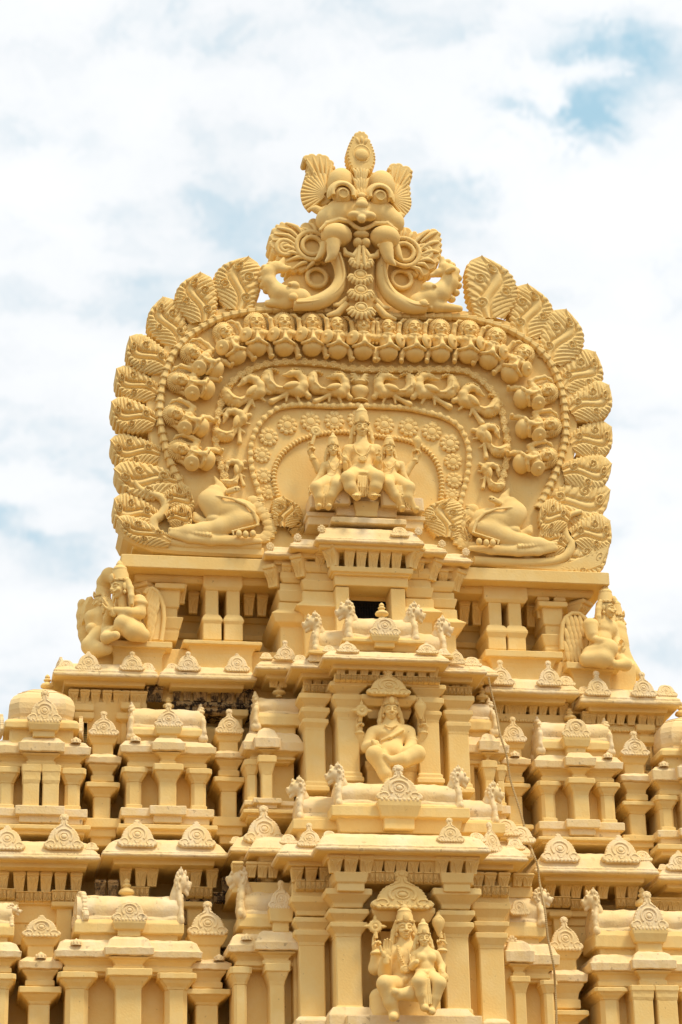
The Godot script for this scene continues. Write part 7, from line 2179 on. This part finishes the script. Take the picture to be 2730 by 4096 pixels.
			s.path([Vector3(0.232, 12.288, 0.36), Vector3(0.196, 12.156, 0.54), Vector3(0.277, 12.027, 0.52), Vector3(0.365, 11.907, 0.46)], [0.085, 0.072, 0.056, 0.04], 0.02)
			s.ell(Vector3(0.362, 12.047, 0.46), Vector3(0.11, 0.16, 0.045), 0.02)
			for i in 7:
				s.path([Vector3(0.326, 12.151, 0.51) + Vector3(0.02 * (i - 3), 0, 0), Vector3(0.355, 12.018, 0.53) + Vector3(0.026 * (i - 3), 0, 0), Vector3(0.396, 11.891, 0.49) + Vector3(0.03 * (i - 3), 0, 0)], [0.011, 0.011, 0.009], 0.004)
			for p in [Vector3(0.349, 11.858, 0.54), Vector3(0.51, 11.85, 0.54)]:
				s.cap(p, p + Vector3(0, 0, 0.06), 0.034, 0.028, 0.02)
			s.path([Vector3(0.403, 12.512, 0.28), Vector3(0.429, 12.386, 0.28), Vector3(0.51, 12.246, 0.3)], [0.05, 0.04, 0.03], 0.02)
			s.path([Vector3(0.175, 12.501, 0.3), Vector3(0.134, 12.363, 0.34), Vector3(0.122, 12.464, 0.4)], [0.044, 0.036, 0.028], 0.02)
			s.ell(Vector3(0.42, 12.433, 0.28), Vector3(0.045, 0.016, 0.045), 0.006)
			s.path([Vector3(0.167, 12.348, 0.36), Vector3(0.244, 12.315, 0.42), Vector3(0.346, 12.348, 0.36)], [0.02, 0.024, 0.02], 0.01)
			s.into(m)
			hd = Vector3(0.261, 12.663, 0.36)
			b = put_head(m, hd, 0.16, 10, 2)
			put_hand(m, "rest", Vector3(0.52, 12.223, 0.3), Vector3(0.25, -1, 0.1), Vector3(-0.9, 0, 0.3), 0.14, true)
			part("figure", m, t)
			crown(t, hd, 0.16, b, 1.35)
			necklace(t, [Vector3(0.177, 12.494, 0.41), Vector3(0.203, 12.402, 0.46), Vector3(0.236, 12.38, 0.46), Vector3(0.277, 12.411, 0.46), Vector3(0.319, 12.501, 0.41)], 0.010)
		# low rock they sit on
	t = thing("rock_seat", "rough plaster block under the three seated figures", "stone seat", Vector3(-0.05, 12.017, 0.2))
	for q in [[Vector3(-0.332, 12.042, 0.3), Vector3(0.10, 0.13, 0.2)], [Vector3(0.243, 12.037, 0.3), Vector3(0.12, 0.12, 0.2)], [Vector3(-0.523, 11.995, 0.2), Vector3(0.15, 0.08, 0.16)], [Vector3(0.484, 12.001, 0.2), Vector3(0.16, 0.08, 0.16)], [Vector3(-0.045, 12.222, 0.2), Vector3(0.22, 0.24, 0.18)]]:
		m = Msh.new()
		m.box(q[0], q[1], Basis(Vector3(0, 0, 1), 0.03), 0.02)
		part("block", m, t, lit_speckled)
	# ---------------- cross-legged four-armed figure in the upper niche bay
	t = thing("statue", "cross-legged four-armed figure with disc and conch in the upper niche bay", "statue", Vector3(0.067, 8.566, 0.9), kind)
	s = Sculpt.new(Vector3(-0.304, 8.612, 0.45), Vector3(0.424, 9.162, 1.3), 0.0125)
	torso(s, Vector3(0.088, 9.237, 0.85), Vector3(-0.102, 9.142, 0.82), Vector3(0.283, 9.162, 0.82), Vector3(0.077, 8.949, 0.86), Vector3(0.074, 8.833, 0.86), 0.15)
	s.ell(Vector3(0.059, 8.886, 0.95), Vector3(0.14, 0.10, 0.10), 0.05)
	s.path([Vector3(-0.012, 8.802, 0.9), Vector3(-0.143, 8.802, 1.1), Vector3(-0.037, 8.595, 1.1), Vector3(-0.005, 8.514, 1.08)], [0.105, 0.09, 0.07, 0.05], 0.04)
	s.cap(Vector3(-0.014, 8.509, 1.1), Vector3(-0.009, 8.437, 1.2), 0.05, 0.04, 0.02)
	s.path([Vector3(0.144, 8.797, 0.9), Vector3(0.313, 8.834, 1.06)], [0.11, 0.095], 0.04)
	s.path([Vector3(0.309, 8.828, 1.08), Vector3(0.148, 8.737, 1.14), Vector3(0.028, 8.725, 1.14)], [0.095, 0.075, 0.055], 0.03)
	s.cap(Vector3(0.019, 8.725, 1.14), Vector3(-0.043, 8.77, 1.16), 0.045, 0.035, 0.02)
	s.path([Vector3(-0.102, 8.811, 0.92), Vector3(0.046, 8.766, 1), Vector3(0.236, 8.811, 0.92)], [0.04, 0.045, 0.04], 0.02)
	s.path([Vector3(-0.091, 8.777, 0.95), Vector3(-0.182, 8.93, 0.9)], [0.02, 0.02], 0.01)
	s.path([Vector3(-0.111, 9.124, 0.82), Vector3(-0.183, 8.95, 0.86), Vector3(-0.12, 8.94, 1.04)], [0.07, 0.058, 0.042], 0.03)
	s.path([Vector3(0.291, 9.144, 0.82), Vector3(0.3, 8.99, 0.86), Vector3(0.218, 8.87, 1.02)], [0.07, 0.06, 0.045], 0.03)
	s.path([Vector3(-0.065, 9.135, 0.76), Vector3(-0.219, 8.982, 0.72), Vector3(-0.246, 9.126, 0.8)], [0.065, 0.06, 0.042], 0.03)
	s.path([Vector3(0.277, 9.144, 0.76), Vector3(0.411, 9.008, 0.72), Vector3(0.45, 9.146, 0.8)], [0.065, 0.06, 0.042], 0.03)
	for p in [Vector3(-0.25, 9.126, 0.8), Vector3(0.453, 9.146, 0.8)]:
		s.ell(p, Vector3(0.055, 0.022, 0.055), 0.006)
	s.path([Vector3(0.197, 9.129, 0.95), Vector3(0.047, 9.033, 0.99), Vector3(-0.033, 9.008, 0.95)], [0.018, 0.02, 0.018], 0.01)
	s.ell(Vector3(0.306, 9.05, 0.84), Vector3(0.075, 0.02, 0.075), 0.006)
	m = Msh.new()
	s.into(m)
	hd = Vector3(0.087, 9.362, 0.88)
	b = put_head(m, hd, 0.215, -3, 2)
	put_hand(m, "rest", Vector3(-0.132, 8.937, 1.06), Vector3(0.5, -0.8, 0.3), Vector3(0, -0.3, -1), 0.16)
	put_hand(m, "rest", Vector3(0.214, 8.855, 1.04), Vector3(-0.7, -0.4, 0.3), Vector3(0, -1, 0.1), 0.16, true)
	put_hand(m, "hold", Vector3(-0.25, 9.135, 0.8), Vector3(0, 1, 0), Vector3(0.4, 0, 1), 0.175, true)
	put_hand(m, "hold", Vector3(0.453, 9.151, 0.8), Vector3(0, 1, 0), Vector3(-0.4, 0, 1), 0.175)
	part("figure", m, t)
	crown(t, hd, 0.215, b, 1.35)
	necklace(t, [Vector3(0.002, 9.183, 0.93), Vector3(0.063, 9.146, 0.97), Vector3(0.141, 9.187, 0.93)], 0.012)
	disc_emblem(t, Vector3(-0.236, 9.35, 0.9), 0.066, true, Vector3(-0.247, 9.248, 0.84))
	conch(t, Vector3(0.407, 9.401, 0.9), 0.066, Vector3(0.441, 9.268, 0.84))
	# ---------------- couple in the lower niche bay
	t = thing("statue", "crowned four-armed figure with raised open palm, seated in the lower niche bay", "statue", Vector3(0.012, 5.989, 1.55), kind)
	s = Sculpt.new(Vector3(-0.329, 5.97, 1.15), Vector3(0.451, 6.68, 1.98), 0.0135)
	torso(s, Vector3(0.04, 6.71, 1.52), Vector3(-0.094, 6.618, 1.5), Vector3(0.183, 6.632, 1.5), Vector3(0.027, 6.404, 1.54), Vector3(0.024, 6.298, 1.54), 0.155)
	s.path([Vector3(-0.057, 6.254, 1.58), Vector3(-0.235, 6.232, 1.82), Vector3(-0.183, 6.062, 1.8), Vector3(-0.139, 5.94, 1.76)], [0.11, 0.085, 0.07, 0.05], 0.025)
	s.cap(Vector3(-0.148, 5.928, 1.78), Vector3(-0.181, 5.889, 1.9), 0.055, 0.045, 0.02)
	s.path([Vector3(0.068, 6.246, 1.58), Vector3(0.206, 6.192, 1.78)], [0.11, 0.09], 0.03)
	s.path([Vector3(0.168, 6.139, 1.78), Vector3(0.015, 6.135, 1.84), Vector3(-0.113, 6.121, 1.86)], [0.09, 0.07, 0.055], 0.03)
	s.cap(Vector3(-0.113, 6.121, 1.86), Vector3(-0.147, 6.139, 1.9), 0.05, 0.04, 0.02)
	s.path([Vector3(-0.224, 6.172, 1.4), Vector3(-0.192, 6.014, 1.4)], [0.1, 0.14], 0.06)
	s.path([Vector3(-0.107, 6.605, 1.5), Vector3(-0.187, 6.399, 1.55), Vector3(-0.193, 6.51, 1.7)], [0.08, 0.066, 0.048], 0.03)
	s.path([Vector3(-0.092, 6.609, 1.44), Vector3(-0.259, 6.469, 1.42), Vector3(-0.258, 6.616, 1.48)], [0.075, 0.066, 0.046], 0.03)
	s.path([Vector3(0.189, 6.618, 1.5), Vector3(0.212, 6.454, 1.52), Vector3(0.093, 6.465, 1.72)], [0.075, 0.06, 0.04], 0.03)
	s.path([Vector3(0.201, 6.613, 1.44), Vector3(0.411, 6.516, 1.4), Vector3(0.423, 6.643, 1.48)], [0.075, 0.062, 0.046], 0.03)
	for p in [Vector3(-0.26, 6.605, 1.49), Vector3(0.421, 6.637, 1.49)]:
		s.ell(p, Vector3(0.062, 0.024, 0.062), 0.006)
	s.path([Vector3(-0.085, 6.346, 1.6), Vector3(-0.003, 6.305, 1.68), Vector3(0.121, 6.34, 1.6)], [0.03, 0.036, 0.03], 0.015)
	s.path([Vector3(-0.053, 6.625, 1.62), Vector3(-0.047, 6.493, 1.66), Vector3(-0.023, 6.405, 1.66)], [0.024, 0.026, 0.024], 0.012)
	m = Msh.new()
	s.into(m)
	hd = Vector3(0.033, 6.844, 1.56)
	b = put_head(m, hd, 0.225, -2, 2)
	put_hand(m, "open", Vector3(-0.197, 6.506, 1.72), Vector3(0.1, 1, 0.1), Vector3(0.1, 0, 1), 0.20, true)
	put_hand(m, "hold", Vector3(-0.258, 6.625, 1.48), Vector3(0, 1, 0), Vector3(0.4, 0, 1), 0.18, true)
	put_hand(m, "hold", Vector3(0.423, 6.647, 1.48), Vector3(0, 1, 0), Vector3(-0.4, 0, 1), 0.18)
	put_hand(m, "hold", Vector3(0.093, 6.465, 1.72), Vector3(-0.2, 1, 0), Vector3(-0.2, 0, 1), 0.15)
	m.tube([Vector3(0.04, 6.444, 1.78), Vector3(0.014, 6.593, 1.78)], [0.008, 0.006], 6)
	part("figure", m, t)
	crown(t, hd, 0.225, b, 1.3)
	necklace(t, [Vector3(-0.061, 6.661, 1.62), Vector3(-0.053, 6.538, 1.7), Vector3(-0.002, 6.442, 1.7), Vector3(0.055, 6.539, 1.7), Vector3(0.101, 6.663, 1.62)], 0.014, 0.06)
	disc_emblem(t, Vector3(-0.262, 6.877, 1.5), 0.068, true, Vector3(-0.258, 6.755, 1.5))
	conch(t, Vector3(0.393, 6.917, 1.5), 0.068, Vector3(0.418, 6.764, 1.5))
	t = thing("statue", "small crowned consort seated on the knee of the lower niche bay's figure", "statue", Vector3(0.194, 5.979, 1.8), kind)
	s = Sculpt.new(Vector3(0.055, 5.928, 1.5), Vector3(0.428, 6.641, 2.08), 0.0115)
	torso(s, Vector3(0.189, 6.608, 1.76), Vector3(0.101, 6.549, 1.74), Vector3(0.289, 6.552, 1.74), Vector3(0.185, 6.414, 1.76), Vector3(0.188, 6.335, 1.76), 0.10, 0.055)
	s.path([Vector3(0.148, 6.313, 1.78), Vector3(0.076, 6.236, 1.95), Vector3(0.104, 6.112, 1.92), Vector3(0.144, 5.999, 1.88)], [0.08, 0.066, 0.052, 0.04], 0.02)
	s.path([Vector3(0.228, 6.314, 1.78), Vector3(0.292, 6.224, 1.93), Vector3(0.249, 6.082, 1.9), Vector3(0.21, 5.973, 1.88)], [0.08, 0.066, 0.052, 0.04], 0.02)
	for p in [Vector3(0.136, 5.986, 1.9), Vector3(0.2, 5.952, 1.9)]:
		s.cap(p, p + Vector3(0, -0.02, 0.08), 0.042, 0.034, 0.02)
	s.path([Vector3(0.192, 6.288, 1.82), Vector3(0.188, 6.166, 1.82), Vector3(0.19, 6.062, 1.82)], [0.04, 0.05, 0.04], 0.02)
	for i in 4:
		s.path([Vector3(0.161, 6.266, 1.93) + Vector3(0.018 * (i - 1.5), 0, 0), Vector3(0.162, 6.012, 1.95) + Vector3(0.024 * (i - 1.5), 0, 0)], [0.010], 0.008)
	s.path([Vector3(0.302, 6.547, 1.72), Vector3(0.361, 6.433, 1.72), Vector3(0.342, 6.347, 1.84)], [0.05, 0.042, 0.034], 0.02)
	s.path([Vector3(0.096, 6.545, 1.72), Vector3(0.057, 6.421, 1.76), Vector3(0.083, 6.445, 1.86)], [0.046, 0.036, 0.03], 0.02)
	s.path([Vector3(0.101, 6.37, 1.8), Vector3(0.168, 6.341, 1.86), Vector3(0.262, 6.377, 1.8)], [0.022, 0.026, 0.022], 0.01)
	m = Msh.new()
	s.into(m)
	hd = Vector3(0.177, 6.696, 1.78)
	b = put_head(m, hd, 0.16, -2, 2)
	put_hand(m, "rest", Vector3(0.338, 6.349, 1.86), Vector3(0.3, -0.9, 0.3), Vector3(0, -0.3, -1), 0.13)
	part("figure", m, t)
	crown(t, hd, 0.16, b, 1.5)
	# ---------------- winged kneeling figures at the corners
	guardian("winged moustached figure kneeling with joined palms at the tower's corner left of the gable", 0)
	guardian("winged moustached figure with a broken arm at the tower's corner right of the gable", 1)
	t = thing("statue", "winged figure turned away behind the palm-joining one, left corner", "statue", Vector3(-3.019, 10.512, -0.25), "corner figures")
	s = Sculpt.new(Vector3(-3.214, 10.408, -0.8), Vector3(-2.817, 11.142, 0.25), 0.013)
	s.path([Vector3(-2.928, 10.873, -0.35), Vector3(-2.944, 10.739, -0.35), Vector3(-2.95, 10.568, -0.35)], [0.11, 0.13, 0.14], 0.04)
	s.path([Vector3(-2.987, 10.486, -0.2), Vector3(-3.097, 10.327, -0.1)], [0.11, 0.10], 0.03)
	s.path([Vector3(-3.097, 10.317, -0.1), Vector3(-3.014, 10.249, 0), Vector3(-2.933, 10.227, 0.1)], [0.10, 0.085, 0.07], 0.02)
	s.path([Vector3(-2.981, 10.795, -0.35), Vector3(-3.061, 10.744, -0.35), Vector3(-3.068, 10.62, -0.35)], [0.085, 0.09, 0.07], 0.02)
	s.path([Vector3(-3.077, 10.568, -0.2), Vector3(-3.04, 10.513, -0.2), Vector3(-2.978, 10.534, -0.2)], [0.065, 0.055, 0.04], 0.02)
	s.path([Vector3(-2.929, 10.892, -0.35), Vector3(-2.936, 11.151, -0.3), Vector3(-2.891, 11.203, -0.2), Vector3(-2.858, 11.147, -0.15)], [0.06, 0.085, 0.085, 0.06], 0.04)
	m = Msh.new()
	s.into(m)
	hd = Vector3(-2.973, 10.92, -0.3)
	b = put_head(m, hd, 0.2, -100, 0, 0, true)
	part("figure", m, t)
	crown(t, hd, 0.2, b, 1.7)
	m = Msh.new()
	m.prism(outline([Vector3(-3.182, 10.895, -0.6), Vector3(-3.157, 11.012, -0.6), Vector3(-3.113, 11.1, -0.6), Vector3(-3.059, 11.117, -0.6), Vector3(-3.013, 11.056, -0.6), Vector3(-2.966, 10.971, -0.6), Vector3(-2.983, 10.903, -0.6), Vector3(-3.09, 10.822, -0.6), Vector3(-3.162, 10.79, -0.6)]), -0.75, -0.62, 0.04)
	part("wing", m, t)
	t = thing("statue", "worn small figure at the far left corner, seen from the side", "statue", Vector3(-3.113, 10.685, -0.9), "corner figures")
	s = Sculpt.new(Vector3(-3.198, 10.692, -1.3), Vector3(-2.986, 11.095, -0.6), 0.014)
	s.path([Vector3(-3.136, 11.099, -0.95), Vector3(-3.125, 10.983, -0.95), Vector3(-3.114, 10.867, -0.95), Vector3(-3.093, 10.751, -0.95), Vector3(-3.073, 10.645, -0.95)], [0.06, 0.085, 0.08, 0.09, 0.08], 0.03)
	s.ell(Vector3(-3.15, 11.118, -0.95), Vector3(0.05, 0.065, 0.06), 0.02)
	s.ell(Vector3(-3.154, 10.846, -0.95), Vector3(0.05, 0.06, 0.06), 0.02)
	m = Msh.new()
	s.into(m)
	part("figure", m, t)
	t = thing("statue", "crowned figure looking away behind the one with a broken arm", "statue", Vector3(3.069, 10.409, -0.4), "corner figures")
	s = Sculpt.new(Vector3(2.933, 10.36, -0.8), Vector3(3.302, 10.93, 0), 0.014)
	s.path([Vector3(3.046, 10.832, -0.4), Vector3(3.018, 10.671, -0.4), Vector3(3.04, 10.478, -0.4), Vector3(3.134, 10.341, -0.4)], [0.12, 0.15, 0.15, 0.14], 0.05)
	s.path([Vector3(3.054, 10.34, -0.3), Vector3(3.137, 10.291, -0.3), Vector3(3.236, 10.242, -0.3)], [0.12, 0.11, 0.06], 0.05)
	s.ell(Vector3(3.17, 10.412, -0.4), Vector3(0.06, 0.06, 0.06), 0.02)
	m = Msh.new()
	s.into(m)
	hd = Vector3(3.056, 10.93, -0.4)
	b = put_head(m, hd, 0.22, 75, 0, 0, true)
	part("figure", m, t)
	crown(t, hd, 0.22, b, 1.8)

func guardian(label: String, side: int) -> void:
	var t := thing("statue", label, "statue", Vector3(-2.685, 10.374, 0.05) if side == 0 else Vector3(2.7, 10.282, 0.05), "corner figures")
	var s: Sculpt
	var m := Msh.new()
	var hd: Vector3
	var b: Basis
	var wing: Array
	if side == 0:
		s = Sculpt.new(Vector3(-2.993, 10.425, -0.35), Vector3(-2.443, 10.819, 0.45), 0.0115)
		torso(s, Vector3(-2.727, 10.811, 0.12), Vector3(-2.763, 10.83, -0.16), Vector3(-2.584, 10.791, 0.1), Vector3(-2.684, 10.625, 0), Vector3(-2.638, 10.477, 0), 0.145)
		s.path([Vector3(-2.62, 10.443, 0.1), Vector3(-2.753, 10.48, 0.22)], [0.125, 0.105], 0.04)
		s.path([Vector3(-2.752, 10.487, 0.2), Vector3(-2.657, 10.393, 0.24), Vector3(-2.536, 10.378, 0.16)], [0.10, 0.10, 0.08], 0.04)
		s.path([Vector3(-2.675, 10.5, -0.1), Vector3(-2.897, 10.413, 0.05), Vector3(-2.942, 10.322, 0.2), Vector3(-2.845, 10.319, 0.3)], [0.11, 0.09, 0.06, 0.05], 0.04)
		s.ell(Vector3(-2.87, 10.426, 0.15), Vector3(0.045, 0.055, 0.05), 0.02)
		s.path([Vector3(-2.582, 10.776, 0.14), Vector3(-2.574, 10.638, 0.16), Vector3(-2.705, 10.607, 0.26), Vector3(-2.842, 10.642, 0.2)], [0.085, 0.065, 0.056, 0.045], 0.03)
		s.path([Vector3(-2.776, 10.808, -0.1), Vector3(-2.89, 10.653, -0.1), Vector3(-2.926, 10.484, -0.05)], [0.07, 0.06, 0.06], 0.03)
		s.path([Vector3(-2.916, 10.504, -0.08), Vector3(-2.914, 10.617, -0), Vector3(-2.896, 10.694, 0.1)], [0.055, 0.05, 0.045], 0.03)
		s.ell(Vector3(-2.578, 10.753, 0.14), Vector3(0.10, 0.06, 0.10), 0.01)
		s.into(m)
		hd = Vector3(-2.801, 10.906, 0.2)
		b = put_head(m, hd, 0.25, -62, 4, 0, true)
		put_hand(m, "open", Vector3(-2.877, 10.636, 0.2), Vector3(-0.45, 1, 0), Vector3(-0.5, -0.2, -1), 0.20)
		put_hand(m, "open", Vector3(-2.889, 10.669, 0.12), Vector3(-0.4, 1, 0), Vector3(0.3, 0, 1), 0.19, true)
		wing = [Vector3(-2.501, 10.944, 0), Vector3(-2.474, 10.992, -0), Vector3(-2.417, 11.012, 0), Vector3(-2.367, 10.977, -0), Vector3(-2.326, 10.903, 0), Vector3(-2.294, 10.79, 0), Vector3(-2.285, 10.658, 0), Vector3(-2.297, 10.526, 0), Vector3(-2.314, 10.394, 0), Vector3(-2.434, 10.39, 0), Vector3(-2.448, 10.483, 0), Vector3(-2.462, 10.558, 0), Vector3(-2.507, 10.65, 0), Vector3(-2.508, 10.782, 0)]
	else:
		s = Sculpt.new(Vector3(2.556, 10.376, -0.35), Vector3(2.985, 10.769, 0.42), 0.0115)
		torso(s, Vector3(2.759, 10.815, 0.02), Vector3(2.595, 10.711, 0.1), Vector3(2.926, 10.797, -0.16), Vector3(2.73, 10.542, 0), Vector3(2.678, 10.384, 0), 0.145)
		s.path([Vector3(2.589, 10.331, 0.1), Vector3(2.745, 10.381, 0.22)], [0.125, 0.11], 0.04)
		s.path([Vector3(2.751, 10.388, 0.2), Vector3(2.681, 10.252, 0.24), Vector3(2.501, 10.265, 0.16)], [0.105, 0.10, 0.085], 0.04)
		s.path([Vector3(2.748, 10.403, -0.1), Vector3(2.904, 10.306, 0.05), Vector3(2.956, 10.223, 0.15), Vector3(2.808, 10.185, 0.25)], [0.11, 0.09, 0.07, 0.05], 0.04)
		s.path([Vector3(2.58, 10.695, 0.12), Vector3(2.593, 10.576, 0.14)], [0.085, 0.075], 0.03)
		s.path([Vector3(2.566, 10.54, 0.14), Vector3(2.677, 10.458, 0.24), Vector3(2.754, 10.437, 0.26)], [0.035, 0.05, 0.04], 0.02)
		s.path([Vector3(2.913, 10.765, -0.12), Vector3(2.931, 10.549, -0.05), Vector3(2.931, 10.411, 0.1)], [0.07, 0.055, 0.045], 0.03)
		s.ell(Vector3(2.941, 10.429, 0.1), Vector3(0.05, 0.035, 0.04), 0.01)
		s.into(m)
		hd = Vector3(2.815, 10.924, 0.04)
		b = put_head(m, hd, 0.235, 52, 2, 0, true)
		put_hand(m, "rest", Vector3(2.905, 10.393, 0.1), Vector3(0.6, 1, 0), Vector3(-0.8, 0.5, 0.4), 0.17)
		wing = [Vector3(2.309, 10.757, -0.06), Vector3(2.347, 10.837, -0.06), Vector3(2.427, 10.893, -0.06), Vector3(2.512, 10.892, -0.06), Vector3(2.577, 10.837, -0.06), Vector3(2.628, 10.699, -0.06), Vector3(2.627, 10.542, -0.06), Vector3(2.567, 10.401, -0.06), Vector3(2.495, 10.321, -0.06), Vector3(2.292, 10.314, -0.06), Vector3(2.279, 10.443, -0.06), Vector3(2.285, 10.617, -0.06)]
	part("figure", m, t)
	crown(t, hd, 0.25 if side == 0 else 0.235, b, 1.55)
	m = Msh.new()
	m.prism(outline(wing), -0.2, -0.06, 0.03)
	var rim := []
	for v in wing:
		rim.append(Vector3(v.x, v.y, -0.05))
	var foot: Vector3 = rim[9] if side == 0 else rim[8]
	# overlapping feathers
	for row in 6:
		for col in 4:
			var f := (col + 0.5 + 0.4 * (row % 2)) / 4.4
			var top: Vector3 = rim[1].lerp(rim[4], f) if side == 0 else rim[1].lerp(rim[4], f)
			var low: Vector3 = rim[10].lerp(rim[9], f) if side == 0 else rim[9].lerp(rim[8], f)
			var c := top.lerp(low, 0.12 + row * 0.15)
			m.ell(c + Vector3(0, 0, 0.012 - row * 0.002), Vector3(0.032, 0.10, 0.022), turned(-12.0 if side == 0 else 10.0), 8)
	for i in 0:
		var a: Vector3 = rim[2 + i] if side == 0 else rim[1 + i]
		var c: Vector3 = (rim[0] + rim[9]) * 0.5 if side == 0 else (rim[4] + rim[8]) * 0.5
		m.tube(spline([a.lerp(c, 0.25), a.lerp(c, 0.35).lerp(foot, 0.4), a.lerp(foot, 0.85)], 4), [0.016], 6)
	m.tube(rim.slice(0, 9) if side == 0 else [rim[10], rim[11]] + rim.slice(0, 6), [0.028], 7)
	part("wing", m, t)

# ---------------------------------------------------------------- cable and bird
func make_small_things() -> void:
	var m := Msh.new()
	var p := spline([Vector3(1.244, 9.861, 0.62), Vector3(1.265, 9.712, 0.62), Vector3(1.317, 9.433, 0.62), Vector3(1.315, 9.165, 0.75), Vector3(1.375, 8.924, 0.75), Vector3(1.415, 8.682, 0.7), Vector3(1.477, 8.422, 0.72), Vector3(1.522, 8.193, 0.75), Vector3(1.546, 7.976, 0.8), Vector3(1.531, 7.847, 1)] + [Vector3(1.513, 7.744, 1.15), Vector3(1.553, 7.622, 1.15), Vector3(1.566, 7.438, 1.15), Vector3(1.567, 7.131, 1.3), Vector3(1.584, 6.831, 1.3), Vector3(1.627, 6.549, 1.3), Vector3(1.685, 6.367, 1.1), Vector3(1.684, 6.145, 1.1), Vector3(1.676, 5.896, 1.1)], 5)
	m.tube(p, [0.010], 7)
	for q in along(p, 0.02):
		var d: Vector3 = q[1]
		var x := d.cross(Vector3.BACK).normalized()
		m.lathe([[0.010, -0.007], [0.013, -0.004], [0.013, 0.004], [0.010, 0.007]], q[0], 7, Basis(x, d, x.cross(d)))
	var sheath := StandardMaterial3D.new()
	sheath.resource_name = "shaded_cable_sheath"
	sheath.albedo_color = Color(0.52, 0.36, 0.15).linear_to_srgb()  # yellow paint darkened, so the shade on the cable sits in its colour
	sheath.roughness = 0.7
	var t := part("ribbed_cable", m, self, sheath)
	t.set_meta("label", "thin ribbed conduit hanging down the tower right of its middle bays")
	t.set_meta("category", "cable")
	m = Msh.new()
	var c := Vector3(-4.898, -0.478, 30)
	m.ell(c, Vector3(0.035, 0.012, 0.012))
	m.prism(PackedVector2Array([Vector2(-0.02, 0), Vector2(0.02, 0), Vector2(-0.02, 0.05), Vector2(-0.05, 0.055)]), -0.003, 0.003, 0.001, Transform3D(Basis.IDENTITY, c))
	m.prism(PackedVector2Array([Vector2(-0.02, 0), Vector2(-0.06, 0.02), Vector2(-0.09, 0.005), Vector2(0.02, -0.005)]), -0.003, 0.003, 0.001, Transform3D(Basis.IDENTITY, c))
	var bird := part("bird", m, self, metal)
	bird.set_meta("label", "tiny dark bird gliding in the sky left of the gable")
	bird.set_meta("category", "bird")
